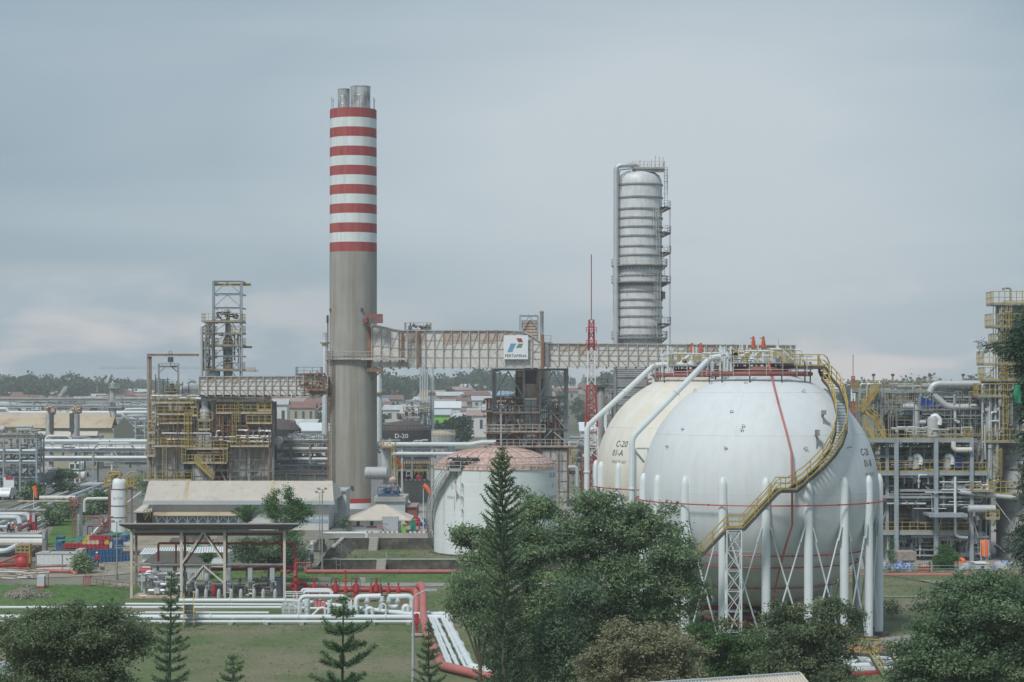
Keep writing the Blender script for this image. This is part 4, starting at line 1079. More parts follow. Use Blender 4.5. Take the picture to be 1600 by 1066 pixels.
mb = MB(); clutter(mb, PX(235, YH), PX(424, YH), YH-0.9, YH-0.2, PZ(626, YH), PZ(618, YH), 30, 17, (0.05, 0.12)); clutter(mb, PX(244, YH), PX(424, YH), YH-0.9, YH-0.5, PZ(696, YH), PZ(672, YH), 26, 27, (0.05, 0.12)); mb.build('insulated_pipes', 'alu_pipe', lh)
# gantry at the top left
mb = MB(); mb.ibar(P(230, 555, YH), P(311, 555, YH), 0.4, 0.42); mb.build('gantry_beam', 'duct_rust', lh, sm=0)
mb = MB(); mb.box2(PX(263, YH), PX(270, YH), YH-0.5, YH+0.5, PZ(566, YH), PZ(558, YH)); mb.rail([P(264, 556, YH), P(269, 556, YH)], 0.7, 0.5, 0.06); mb.bar(P(266.5, 566, YH), P(266.5, 572, YH), 0.08); mb.build('hoist_trolley', 'steel_dark', lh, sm=0)
mb = MB(); 
for px in (248, 278.5): mb.ibar(P(px, 626, YH+0.6), P(px, 569, YH+0.6), 0.24, 0.24)
mb.ibar(P(247, 573, YH+0.6), P(280, 573, YH+0.6), 0.2, 0.24); mb.rail([P(248, 573, YH+0.6), P(279, 573, YH+0.6)], 0.5, 0.6, 0.05); mb.bar(P(249, 582, YH+0.6), P(258, 574, YH+0.6), 0.14); mb.bar(P(278, 582, YH+0.6), P(269, 574, YH+0.6), 0.14); mb.build('portal_frame', 'steel_grey', lh, sm=0)
mb = MB(); X_ = PX(267, YH); mb.lathe([(0, PZ(628, YH)), (0.4, PZ(628, YH)), (0.5, PZ(615, YH)), (1.0, PZ(612, YH)), (1.0, PZ(609, YH)), (0.3, PZ(606, YH)), (0.3, PZ(600, YH)), (0, PZ(600, YH))], (X_, YH+1), 16)
for px, p1 in ((243, 585), (255, 594), (262, 590), (285, 598), (295, 597)): mb.tube([P(px, 626, YH+0.3), P(px, p1, YH+0.3)], 0.07, 6)
mb.tube([P(252, 593, YH+0.3), P(266, 593, YH+0.3)], 0.05, 5); mb.build('vent_stack', 'steel_dark', lh)
plat(lh, 257, 276, 613, YH, 2.5, 'yellow_old', 'steel_dark', 1.0, 0.8)
mb = MB(); mb.lathe([(2.0, PZ(618, YH+5)), (2.0, PZ(608, YH+5)), (1.4, PZ(601, YH+5)), (0, PZ(598, YH+5))], (PX(300, YH+5), YH+5), 24); mb.build('silver_cap', 'panel_clean', lh)

# reactor tower frame above the left block
YT = 307.0
rt = thing('reactor_tower', 'grey open lattice tower with yellow hoist beams over the left heater block', 'steel tower', (PX(351, YT), YT+2, 2.4))
xa, xb = 333.0, 377.5
for px in (xa, xb):
    for dy in (0, 4.6): col_part(px+(2.2 if dy else 0)*(1 if px == xa else -1)*0.6, 800, 440, YT+dy, 0.3, 'steel_blue', rt)
mb = MB()
for py in (440, 460, 481.5, 504, 521, 540, 557, 579):
    for dy in (0, 4.6): mb.ibar(P(xa, py, YT+dy), P(xb, py, YT+dy), 0.22, 0.34 if py in (460, 481.5) else 0.26, 0.05)
    for px in (xa, xb): mb.bar(P(px, py, YT), V(PX(px, YT), YT+4.6, PZ(py, YT)), 0.2)
mb.build('tie_beams', 'steel_blue', rt, sm=0)
mb = MB()
for (p0, p1) in ((460, 441), (481, 461), (503, 482), (520, 504), (539, 521), (556, 541), (578, 558)):
    mid = (xa+xb)/2
    for dy in (0, 4.6): mb = MB(); mb.bar(P(xa, p0, YT+dy), P(mid, p1, YT+dy), 0.13); mb.bar(P(xb, p0, YT+dy), P(mid, p1, YT+dy), 0.13); mb.build('chevron_brace', 'steel_blue', rt, sm=0)
MB().ibar(P(334, 445, YT+2), P(392, 445, YT+2), 0.35, 0.4, 0.07).build('hoist_beam', 'yellow', rt, sm=0)
MB().ibar(P(377, 542.5, YT+2), P(394, 542.5, YT+2), 0.3, 0.3, 0.07).build('hoist_beam', 'yellow_old', rt, sm=0)
for (a, b, py) in ((315, 378, 502), (336, 378, 540), (316, 333, 521), (358, 378, 521), (316, 377, 578), (316, 333, 558), (316, 333, 540)): plat(rt, a, b, py, YT-0.4, 4.2, 'yellow_old', 'steel_grey', 1.15, 1.1, sides=True)
mb = MB(); X_ = PX(353, YT)
mb.lathe([(0.7, PZ(588, YT)), (0.7, PZ(582, YT)), (0.75, PZ(579, YT)), (0.75, PZ(545, YT)), (0.8, PZ(540, YT)), (0.8, PZ(532, YT)), (0.42, PZ(524, YT)), (0.42, PZ(508, YT)), (0.3, PZ(500, YT)), (0.3, PZ(488, YT)), (0.15, PZ(484, YT)), (0, PZ(484, YT))], (X_, YT+2.2), 24); mb.tube([P(353, 486, YT+2.2), P(353, 476, YT+2.2)], 0.03, 4); mb.build('reactor_vessel', 'duct_frame', rt)
mb = MB(); mb.lathe([(1.0, PZ(590, YT)), (1.0, PZ(577, YT)), (0, PZ(575, YT))], (PX(332.5, YT), YT+1), 20); mb.build('silver_drum', 'panel_clean', rt)
mb = MB(); mb.tube(bend([P(315, 588, YT-0.5), P(315, 510, YT-0.5), P(320, 508, YT-0.5), P(334, 508, YT+1)], 0.8), 0.26, 10)
mb.tube(bend([P(378, 588, YT-0.5), P(378, 511, YT-0.5), P(367, 511, YT), P(367, 520, YT)], 0.3), 0.07, 6); mb.build('riser_pipe', 'alu_pipe', rt)
mb = MB(); clutter(mb, PX(336, YT), PX(370, YT), YT-0.2, YT+1.2, PZ(500, YT), PZ(488, YT), 16, 31, (0.05, 0.14)); clutter(mb, PX(318, YT), PX(334, YT), YT-0.2, YT+1, PZ(580, YT), PZ(505, YT), 26, 32, (0.04, 0.12)); clutter(mb, PX(340, YT), PX(372, YT), YT-0.2, YT+1, PZ(580, YT), PZ(520, YT), 22, 33, (0.04, 0.1)); mb.build('pipework', 'steel_dark', rt)
for (px, a, b) in ((324, 588, 505), (329, 578, 505)): ladder_part(rt, px, a, b, YT-0.8, 'steel_grey', True, 0.5)

# centre heater under the sign
YM = 303.0
ch2 = thing('process_heater', 'rust-stained heater tower with cross braced grey legs below the emblem board', 'process heater', (PX(825, YM), YM+3, 2.4))
MB().box2(PX(768, YM+5), PX(884, YM+5), YM+5.5, YM+9, 2.4, PZ(660, YM+6)).build('gap_shade_box', 'gap_dark', ch2, sm=0)  # added dark box, coloured as the shade between the heater legs
for px, p1, m_, w in ((771, 576, 'steel_grey', 0.4), (774, 576, 'steel_blue', 0.3), (818.5, 576, 'steel_blue', 0.34), (840, 576, 'steel_rusty', 0.4), (844, 576, 'steel_blue', 0.3), (883, 576, 'steel_grey', 0.4), (886.5, 577, 'steel_blue', 0.3), (767, 622, 'steel_rusty', 0.5), (762, 622, 'steel_rusty', 0.3), (874, 620, 'steel_rusty', 0.3), (868, 640, 'steel_rusty', 0.3)): col_part(px, 800, p1, YM+0.2+0.01*(px % 11), w, m_, ch2)
mb = MB()
for (a, b) in ((773, 818), (844, 886)):
    for py in (577.5, 622, 646, 671): mb.ibar(P(a, py, YM), P(b, py, YM), 0.26, 0.34 if py < 600 else 0.24, 0.05)
for py in (577.5, 621, 644, 675): mb.ibar(P(770, py, YM+0.5), P(888, py, YM+0.5), 0.26, 0.3, 0.05)
mb.build('tie_beams', 'steel_grey', ch2, sm=0)
mb = MB()
for (a, b, c, d) in ((773, 620, 794, 580), (794, 580, 817, 620), (844, 618, 864, 580), (864, 580, 885, 620), (783, 644, 799, 624), (799, 624, 817, 644), (784, 670, 800, 648), (800, 648, 817, 670), (783, 690, 800, 675), (800, 675, 817, 690), (845, 645, 861, 623), (864, 623, 884, 645), (846, 690, 862, 672), (864, 646, 884, 670), (865, 675, 886, 692)): MB().bar(P(a, b, YM-0.05), P(c, d, YM-0.05), 0.2).build('cross_brace', 'steel_blue', ch2, sm=0)
mb = MB(); mb.box2(PX(819, YM), PX(840, YM), YM+1, YM+4.5, PZ(622, YM), PZ(575, YM)); a_ = mb.build('stack_duct', 'steel_dark', ch2, sm=0)
mb = MB(); mb.box2(PX(819.5, YM), PX(839.5, YM), YM+0.9, YM+0.98, PZ(622, YM), PZ(600, YM)); mb.build('rusty_panel', 'duct_rust', a_, sm=0)
ribbed(ch2, 818, 842, 625, 645, YM+0.4, 4, 'panel_grey', 2, 2, 'steel_rusty'); ribbed(ch2, 819, 843, 647, 670, YM+0.5, 4, 'panel_grey', 2, 2, 'steel_rusty'); ribbed(ch2, 818, 843, 678, 692, YM+0.5, 4, 'panel_grey', 2, 1, 'steel_rusty')
ribbed(ch2, 847, 886, 704, 800, YM-0.6, 4, 'panel_grey', 3, 6, 'steel_rusty'); ribbed(ch2, 806, 818, 580, 640, YM+3, 3, 'steel_rusty', 1, 6, 'steel_dark')
mb = MB(); z0, z1 = PZ(622, YM), PZ(577, YM); mb.lathe([(1.0, PZ(640, YM)), (1.0, z0), (0.85, PZ(602, YM)), (0.75, z1)], (PX(854, YM), YM+3), 20); mb.build('flue_stub', 'duct_panel', ch2)
mb = MB(); mb.box2(PX(845, YM), PX(851, YM), YM+1.6, YM+2.6, PZ(592, YM), PZ(577, YM)); mb.build('duct_box', 'roof_tan', ch2, sm=0)
for (a, b, py) in ((752, 768, 643), (770, 843, 645), (762, 852, 675), (756, 800, 676), (752, 902, 698), (796, 804, 618), (789, 800, 622)): plat(ch2, a, b, py, YM-1.1, 1.1, 'duct_frame', 'steel_rusty', 1.1, 1.0, 'walkway', w=0.07)
mb = MB(); clutter(mb, PX(755, YM), PX(818, YM), YM-0.3, YM+1.5, PZ(698, YM), PZ(624, YM), 130, 41, (0.03, 0.12)); clutter(mb, PX(845, YM), PX(888, YM), YM+0.6, YM+3, PZ(698, YM), PZ(628, YM), 44, 42, (0.06, 0.14), 0.25); clutter(mb, PX(752, YM), PX(818, YM), YM-0.3, YM+1, PZ(760, YM), PZ(700, YM), 30, 43, (0.06, 0.16)); mb.build('pipework', 'steel_rusty', ch2)
mb = MB()
for i in range(7): px = 851+i*4.9; mb.tube([P(px, 698, YM+1.4), P(px, 626+i*2, YM+1.4), P(px-9, 622+i*2+6, YM+1.6)], 0.09, 6)
mb.tube(bend([P(763, 580, YM-1), P(782.5, 580, YM-1), P(782.5, 700, YM-1)], 0.4), 0.1, 6); mb.tube([P(783, 646, YM-1), P(783, 712, YM-1)], 0.14, 6); mb.tube(bend([P(888, 730, YM-1), P(900, 730, YM-1), P(902, 736, YM-1), P(902, 760, YM-1)], 0.6), 0.3, 10); mb.build('insulated_pipes', 'alu_pipe', ch2)
for (px, a, b, m_) in ((893, 728, 696, 'yellow'), (897, 728, 696, 'yellow'), (873, 760, 704, 'steel_grey')): ladder_part(ch2, px, a, b, YM-1, m_, False)
mb = MB()
for i in range(5): mb.tube([P(862+i*5, 652+i*1, YM+0.2), P(878+i*2, 634, YM+1.0)], 0.07, 5)
mb.build('tube_bundle', 'steel_dark', ch2)
# head frame above the sign
mb = MB(); mb.box2(PX(815, YM), PX(841, YM), YM-1.2, YM+1, PZ(535, YM), PZ(501, YM)); a_ = mb.build('rusty_stack_casing', 'duct_rust', ch2, sm=0)
mb = MB()
for i in range(1, 7): mb.box2(PX(815, YM), PX(841, YM), YM-1.27, YM-1.205, PZ(501+i*4.6, YM)-0.04, PZ(501+i*4.6, YM)+0.04)
mb.build('ribs', 'steel_rusty', a_, sm=0)
mb = MB()
for px in (812.5, 840.5): mb.ibar(P(px, 520, YM-1.5), P(px, 493, YM-1.5), 0.26, 0.26)
mb.ibar(P(812, 494, YM-1.5), P(841, 494, YM-1.5), 0.2, 0.24); mb.bar(P(814, 519, YM-1.55), P(826, 495, YM-1.55), 0.16); mb.bar(P(840, 514, YM-1.55), P(828, 495, YM-1.55), 0.16)
for px in (813, 825, 837): mb.bar(P(px, 494, YM-1.5), P(px, 490, YM-1.5), 0.07)
mb.build('head_frame', 'steel_blue', ch2, sm=0)
mb = MB(); mb.lathe([(0.28, PZ(523, YM)), (0.28, PZ(490, YM)), (0.36, PZ(488, YM)), (0.1, PZ(486, YM))], (PX(846.5, YM-1.5), YM-1.5), 12); mb.box2(PX(844, YM-1.5), PX(849, YM-1.5), YM-1.8, YM-1.2, PZ(524, YM), PZ(519, YM)); mb.build('vent_pipe', 'steel_grey', ch2)

# ------------------------------------------------------------------ silver fractionating column
YV = 330.0
k = YV/F; xc = PX(999, YV); rc = 36.5*k
vc = thing('distillation_column', 'broad silver banded column with side platforms rising behind the duct', 'column', (xc, YV, 2.4))
def zv(py): return PZ(py, YV)
mb = MB(); mb.lathe([(rc*0.97, zv(575)), (rc*0.97, zv(290)), (rc*0.95, zv(283)), (rc*0.86, zv(275)), (rc*0.62, zv(269)), (rc*0.3, zv(266)), (0, zv(265.5))], (xc, YV), 56); sh = mb.build('shell', 'column_alu', vc)
for py in (290, 310, 328, 342, 356, 370, 386, 400, 417, 431, 446, 456, 469, 481, 495, 511, 524):
    mb = MB(); mb.lathe([(rc*0.965, zv(py)-0.2), (rc*1.015, zv(py)-0.12), (rc*1.015, zv(py)+0.10), (rc*0.965, zv(py)+0.16)], (xc, YV), 56); mb.build('insulation_band', 'steel_grey', sh)
def ringplat(py, a0, a1, r0, r1, rail='steel_dark'):
    z = zv(py); mb = MB(); rl = MB(); n = max(6, int((a1-a0)/9))
    def pr(a, r, zz_): a = R(a); return V(xc+r*sin(a), YV-r*cos(a), zz_)
    for i in range(n):
        b0, b1 = a0+(a1-a0)*i/n, a0+(a1-a0)*(i+1)/n
        mb.quad(pr(b0, r0, z), pr(b0, r1, z), pr(b1, r1, z), pr(b1, r0, z)); mb.quad(pr(b0, r0, z-0.2), pr(b1, r0, z-0.2), pr(b1, r1, z-0.2), pr(b0, r1, z-0.2)); mb.quad(pr(b0, r1, z-0.2), pr(b1, r1, z-0.2), pr(b1, r1, z), pr(b0, r1, z))
        mb.bar(pr(b0, r1-0.1, z-0.15), pr(b0, r0, z-0.8), 0.1)
        for h_ in (0.5, 1.0): rl.bar(pr(b0, r1, z+h_), pr(b1, r1, z+h_), 0.06)
        rl.bar(pr(b0, r1, z), pr(b0, r1, z+1.0), 0.06)
    rl.bar(pr(a1, r1, z), pr(a1, r1, z+1.0), 0.06); rl.bar(pr(a1, r1, z+1), pr(a1, r0, z+1), 0.06); rl.bar(pr(a0, r1, z+1), pr(a0, r0, z+1), 0.06)
    o = mb.build('platform', 'steel_grey', vc, sm=0); rl.build('railing', 'duct_frame', o, sm=0)
for py in (415, 441, 528): ringplat(py, -120, 110, rc*0.98, rc+0.75)
for py, a in ((325, 60), (364, 50), (395, 62), (441, 70), (506, 48)): ringplat(py, a, a+62, rc*0.98, rc+1.35)
mb = MB()
for (px, a, b) in ((1021, 325, 363), (1024.5, 364, 326), (1026, 394, 366), (1022, 500, 442), (1027, 500, 442), (1014, 527, 504), (1021, 527, 504), (1035, 440, 415), (1040, 325, 262), (1031, 415, 395)):
    an = math.asin(max(-0.99, min(0.99, (PX(px, YV)-xc)/(rc+0.4)))); yy = YV-(rc+0.45)*cos(an); mb.ladder((PX(px, YV), yy), zv(a), zv(b), 0.5, (0, -1), True, 0.075)
mb.build('caged_ladders', 'duct_frame', vc, sm=0)
mb = MB(); yy = YV-2.2
mb.tube(bend([V(PX(962.5, yy), yy, zv(580)), V(PX(962.5, yy), yy, zv(261)), V(PX(985, yy), yy, zv(260)), V(PX(996, yy), YV-1, zv(261)), V(PX(998, yy), YV-1, zv(268))], 1.0, 6), 0.42, 12)
mb.tube(bend([V(PX(966, yy), yy+0.6, zv(528)), V(PX(966, yy), yy+0.6, zv(500)), V(PX(964, yy), yy+0.6, zv(495)), V(PX(960, yy), yy+0.6, zv(490)), V(PX(960, yy), yy+0.6, zv(420))], 0.3), 0.22, 8); mb.build('overhead_line', 'alu_pipe', vc)
mb = MB(); mb.tube(bend([V(PX(967, yy), yy-0.5, zv(290)), V(PX(967, yy), yy-0.5, zv(268)), V(PX(992, yy), yy-0.5, zv(266))], 0.5), 0.12, 8)
for px in (1046, 1047.5): mb.tube([P(px, 575, YV-1), P(px, 325, YV-1)], 0.03, 4)
mb.box((PX(1037, YV-1), YV-1, zv(462)), (0.5, 0.8, 1.2)); mb.build('small_lines', 'steel_grey', vc)
z = zv(267); mb = MB(); mb.box2(PX(989, YV), PX(1037, YV), YV-2.5, YV+2.5, z, z+0.25); mb.ibar(P(988, 266, YV-2.5), P(1038, 268, YV-2.5), 0.2, 0.3); o = mb.build('top_platform', 'steel_grey', vc, sm=0)
mb = MB(); mb.rail([(PX(989, YV), YV-2.4, z+0.25), (PX(1037, YV), YV-2.4, z+0.25), (PX(1037, YV), YV+2.4, z+0.25)], 1.05, 0.9, 0.06, True)
rd = random.Random(4)
for i in range(9): q = P(988+i*6, 267, YV-2); mb.tube([q, q+V(0, 0, rd.uniform(1.3, 2.6))], 0.05, 4)
mb.build('railing', 'duct_frame', o, sm=0)
MB().box2(PX(1037, YV), PX(1041, YV), YV-1.2, YV-0.6, zv(325), zv(262)).build('cage_ladder_screen', 'steel_grey', vc, sm=0) if False else None
t = thing('clad_tower', 'boxy enclosure clad in horizontal grey sheets under the silver column', 'enclosure', (PX(987, 322), 322, 2.4))
mb = MB(); mb.box2(PX(963, 320), PX(1012, 320), 320, 326.4, 2.4, PZ(574, 320)); o = mb.build('cladding', 'panel_clean', t, sm=0)
mb = MB()
for py in range(577, 700, 3): mb.box2(PX(963.3, 320), PX(1012, 320), 319.93, 319.998, PZ(py, 320)-0.03, PZ(py, 320)+0.03)
for py in (589, 604, 619, 633, 648): mb.box2(PX(962, 320), PX(1012.5, 320), 319.85, 319.996, PZ(py, 320)-0.06, PZ(py, 320)+0.05)
mb.build('sheet_laps', 'steel_grey', o, sm=0)
MB().box2(PX(959, 320), PX(963, 320), 319.7, 320.8, 2.4, PZ(574, 320)).build('corner_post', 'steel_grey', t, sm=0)
mb = MB(); clutter(mb, PX(1012, 318), PX(1030, 318), 317, 321, PZ(640, 318), PZ(575, 318), 30, 77, (0.05, 0.16)); mb.build('pipework', 'steel_rusty', t)
t = thing('vessel_column', 'slim dark grey vessel standing just behind the red mast', 'vessel', (PX(938, 300), 300, 2.4))
mb = MB(); mb.lathe([(0.62, 2.4), (0.62, PZ(608, 300)), (0.3, PZ(603, 300)), (0, PZ(602, 300))], (PX(938.5, 300), 300), 18); mb.build('shell', 'steel_grey', t)
plat(t, 929, 950, 604, 299, 1.6, 'steel_dark', 'steel_dark'); run('outlet_pipe', None, None, [P(940, 603, 299.5), P(941, 600, 299.5), P(962, 601, 299.5)], 0.14, 'alu_pipe', parent=t)
mb = MB(); clutter(mb, PX(943, 300), PX(958, 300), 299, 301, PZ(720, 300), PZ(610, 300), 26, 51, (0.05, 0.14)); mb.build('pipework', 'steel_grey', t)

# ------------------------------------------------------------------ red and white mast
YA = 270.0; xm = PX(924, YA)
ms = thing('radio_mast', 'red and white lattice mast with a thin aerial in front of the low duct', 'mast', (xm, YA, 2.4))
for (a, b, wa, wb, m_) in ((800, 715, 24, 21, 'red_paint'), (715, 667, 21, 19, 'sign_white'), (667, 602, 19, 13, 'red_paint'), (602, 548, 12, 10, 'sign_white'), (548, 500, 9.5, 7, 'red_paint')):
    mb = MB(); lattice(mb, xm, YA, PZ(a, YA), PZ(b, YA), wa*YA/F, 0.085 if m_ == 'red_paint' else 0.06, 1.35, wb*YA/F); mb.build('lattice_section', m_, ms, sm=0)
mb = MB(); mb.tube([(xm, YA, PZ(500, YA)), (xm, YA, PZ(398, YA))], 0.075, 6); mb.build('aerial', 'red_dull', ms)
mb = MB()
for py in (520, 540, 648, 662, 680): mb.rail([P(916, py, YA-0.9), P(932, py, YA-0.9)], 0.7, 0.7, 0.08)
mb.build('rest_platform', 'red_paint', ms, sm=0)
mb = MB(); mb.ladder((xm, YA-0.2), 2.4, PZ(505, YA), 0.45, (0, -1), False, 0.06); mb.build('ladder', 'red_dull', ms, sm=0)
t = thing('radio_mast', 'distant thin red and white mast beside the yellow stair of the sphere', 'mast', (PX(1333, 420), 420, 2.4))
for (a, b, w, m_) in ((760, 637, 5, 'red_paint'), (637, 628, 5, 'red_paint'), (627, 608, 4.5, 'sign_white'), (607, 588, 3.5, 'red_paint')):
    mb = MB(); lattice(mb, PX(1333, 420), 420, PZ(a, 420), PZ(b, 420), w*420/F, 0.11, 1.6); mb.build('lattice_section', m_, t, sm=0)
MB().tube([P(1333, 588, 420), P(1333, 554, 420)], 0.08, 5).build('aerial', 'red_dull', t)
for i, (px, py, Y) in enumerate(((912, 585, 1300), (808, 592, 1200), (1333.5, 598, 1500), (152, 598, 1200), (1365, 586, 420), (1395, 586, 420), (1453, 586, 420), (1505, 586, 420))):
    t = thing('far_mast' if i < 4 else 'floodlight_mast', ['faint lattice mast over the hill right of the centre heater', 'faint thin mast over the trees under the high duct', 'faint lattice mast peeping behind the red mast by the sphere', 'faint thin mast over the town at the left',
        'tiny floodlight pole over the wood, the first right of the sphere', 'tiny floodlight pole over the wood, the second right of the sphere', 'tiny floodlight pole over the wood above the blue sheet', 'tiny floodlight pole over the wood nearest the right tower'][i], 'mast', (PX(px, Y), Y, 2.4), 'masts on the skyline')
    mb = MB(); mb.tube([P(px, 640, Y), P(px, py, Y)], Y*0.00035+0.05, 5); mb.build('pole', 'steel_grey', t)
    if i >= 4: MB().box(P(px, py, Y), (0.65, 0.4, 0.5)).build('lamp_head', 'steel_dark', t, sm=0)
# ------------------------------------------------------------------ white domed storage tank
YTk = 237.0; k = YTk/F; xt = PX(774.5, YTk); rt_ = 96.3*k; z0 = 1.1; z1 = PZ(731, YTk)
tk = thing('storage_tank', 'large white storage tank with a faded red dome roof behind the pine', 'storage tank', (xt, YTk, z0))
mb = MB(); mb.lathe([(rt_+0.4, z0-0.2), (rt_+0.4, z0+0.15), (rt_, z0+0.16)], (xt, YTk), 80); mb.build('base_ring', 'stone_wall', tk)
mb = MB(); prof = [(rt_, z0+0.15)]; nc = 6
for i in range(1, nc): z = z0+(z1-z0)*i/nc; prof += [(rt_, z-0.01), (rt_-0.012, z)]
prof.append((rt_-0.012, z1)); mb.lathe(prof, (xt, YTk), 96); sh = mb.build('shell', 'tank_white', tk)
zt2 = PZ(697, YTk-0); mb = MB(); n = 10
mb.lathe([(rt_+0.1, z1)]+[(rt_*cos(pi/2*i/n*0.999)*1.0, z1+(zt2-z1)*sin(pi/2*i/n)**1.25) for i in range(0, n)]+[(0, zt2)], (xt, YTk), 80); rf = mb.build('dome_roof', 'tank_roof', tk)
mb = MB()
for i in range(26):
    a = 2*pi*i/26; pts = []
    for j in range(0, n): pts.append(V(xt+rt_*cos(pi/2*j/n)*cos(a), YTk+rt_*cos(pi/2*j/n)*sin(a), z1+(zt2-z1)*sin(pi/2*j/n)**1.25+0.02))
    for p, q in zip(pts, pts[1:]): mb.bar(p, q, 0.09, 0.05)
for j in (2, 4, 6, 8): mb.tube(ring((xt, YTk), rt_*cos(pi/2*j/n)+0.01, z1+(zt2-z1)*sin(pi/2*j/n)**1.25+0.02, 52), 0.035, 4, False)
mb.build('roof_seams', 'far_roof_5', rf, sm=0)
mb = MB(); mb.tube([(xt, YTk, zt2-0.1), (xt, YTk, zt2+0.5)], 0.16, 8); mb.tube([(xt-1.2, YTk-2, zt2-0.6), (xt-1.2, YTk-2, zt2+0.1)], 0.1, 8); mb.build('roof_vent', 'red_dull', rf)
mb = MB(); rg = ring((xt, YTk), rt_+0.02, z1, 44)
for h_ in (0.5, 1.0): mb.tube([p+V(0, 0, h_) for p in rg], 0.03, 4, False)
for p in rg[:-1]: mb.bar(p, p+V(0, 0, 1.0), 0.05)
mb.build('roof_railing', 'duct_frame', tk, sm=0)
# soot-dark gauging gear at the roof's left edge
mb = MB(); a0 = R(238); p = V(xt+rt_*0.93*cos(a0), YTk+rt_*0.93*sin(a0), z1); mb.box2(p.x-1.9, p.x+1.6, p.y-0.5, p.y+0.7, p.z, p.z+0.2); clutter(mb, p.x-1.9, p.x+1.7, p.y-0.5, p.y+0.6, p.z+0.2, p.z+1.35, 30, 61, (0.06, 0.16)); mb.rail([(p.x-2, p.y-0.5, p.z+0.2), (p.x+1.7, p.y-0.5, p.z+0.2)], 1.1, 0.6, 0.06); mb.tube([(p.x+0.4, p.y-0.5, p.z-1.0), (p.x+0.4, p.y-0.5, p.z+1.6)], 0.07, 6); mb.build('gauging_gear', 'steel_dark', tk)
# writing and stains on the shell
def cyl_fn(px, py, r=rt_+0.015):
    X_ = PX(px, YTk); s = max(-0.999, min(0.999, (X_-xt)/rt_)); a = math.asin(s); yy = YTk-rt_*cos(a); z = PZ(py, yy)
    return lambda u, v: (xt+r*sin(a+u/r), YTk-r*cos(a+u/r), z+v)
mb = MB()
for (s_, px, py, sz) in (('D-20', 709, 748.5, 0.85), ('0', 709, 764, 0.8), ('SMAX 3297', 712, 780, 0.5), ('D-20', 862.5, 746, 0.8), ('0', 863, 762, 0.8), ('SMAX 3297', 864, 779, 0.5)): text_on(mb, s_, cyl_fn(px, py), sz)
mb.build('lettering', 'letter_faint', sh, sm=0)
mat('stain', (0.30, 0.22, 0.19), 0.9, var=0.25, scale=1.5, fine=(3, 0.45, 0.6, (0.48, 0.44, 0.41)))
mb = MB(); rd = random.Random(9)
for (px, py0, py1, w) in ((714.5, 733, 772, 3.2), (713, 748, 757, 4), (716, 768, 786, 3.4), (712.5, 778, 800, 1.2), (722, 735, 800, 0.7), (715, 733, 752, 5), (718, 772, 779, 5)):
    fn = cyl_fn(px, py0, rt_+0.010); hh = (py1-py0)*k; ww = w*k; P0 = []
    m_ = 14
    for i in range(m_):
        t0 = i/m_; f = sin(pi*min(1, 0.15+t0*0.9))**0.6; P0.append((fn(-ww/2*f*rd.uniform(.5, 1.1), -hh*t0), fn(ww/2*f*rd.uniform(.5, 1.1), -hh*t0)))
    for (a, b), (c, d) in zip(P0, P0[1:]): mb.quad(a, c, d, b)
mb.build('rust_stain', 'stain', sh, sm=0)
# wrap-round stair at the left
pts = []
for i in range(19):
    a = R(229-4.0*i); z = z1-(z1-z0-0.3)*(i/18)
    pts.append(V(xt+(rt_+0.55)*cos(a), YTk+(rt_+0.55)*sin(a), z))
pts.insert(0, V(pts[0].x+1.2, pts[0].y-0.1, z1)); stair(pts, 0.7, tk, 'bag_white', 'panel_clean', stringer=0.16)
mb = MB(); p = V(PX(724, YTk), YTk-rt_*0.86, 0)
for py in (755, 775, 795): q = V(p.x, YTk-rt_*cos(math.asin((p.x-xt)/rt_)), PZ(py, YTk-5)); mb.tube([q, q+V(0, -0.35, 0)], 0.08, 6); mb.tube([q+V(0, -0.35, 0), q+V(0, -0.35, -0.9)], 0.04, 5)
mb.build('level_pipe', 'steel_grey', tk)

# ------------------------------------------------------------------ bund walls
def wall(name, label, x0, x1, y, z0, z1, th=0.5, cap=True):
    t = thing(name, label, 'wall', ((x0+x1)/2, y, z0)); 
    mb = MB(); n = max(2, int((x1-x0)/2)); 
    mb.box2(x0, x1, y-th/2, y+th/2, z0-0.3, z1); mb.build('stonework', 'stone_wall', t, sm=0)
    if cap: MB().box2(x0-0.05, x1+0.05, y-th/2-0.06, y+th/2+0.06, z1, z1+0.1).build('coping', 'kerb_concrete', t, sm=0)
    return t
wall('retaining_wall', 'lower dark stone wall of the tank bund, behind the red valves', -21.6, 13.6, 225.9, 0, 1.15)
wall('retaining_wall', 'upper dark stone wall below the hip roofed hut', PX(522, 241), 13.4, 240.9, 1.1, 2.45)
for i, (px0, y0, y1, z0_, z1_) in enumerate(((566, 224.6, 225.6, 0, 1.2), (561, 239.4, 240.6, 1.1, 2.45))):
    t = thing('wall_steps', ['concrete steps up the lower stone wall, right of centre', 'concrete steps up the upper stone wall below the hut'][i], 'steps', (PX(px0+(25 if i == 0 else 20), y0), y0, z0_))
    X_ = PX(px0+(29 if i == 0 else 22), y0); mb = MB()
    for j in range(6): zz_ = z0_+(z1_-z0_)*j/6; mb.box2(X_-0.5, X_+0.5, y0-1.0+j*0.3, y1+0.05, zz_, zz_+(z1_-z0_)/6)
    mb.build('treads', 'kerb_concrete', t, sm=0); mb = MB(); mb.rail([(X_+0.6, y0-1, z0_), (X_+0.6, y1, z1_+0.1)], 0.9, 1, 0.05); mb.build('handrail', 'steel_grey', t, sm=0)
t = thing('bund_ramp', 'sloping stone embankment with two railed stairs at the left end of the bund', 'embankment', (PX(520, 233), 233, 0))
mb = MB(); xA, xB, xC = PX(494, 226), PX(519, 236), PX(553, 229)
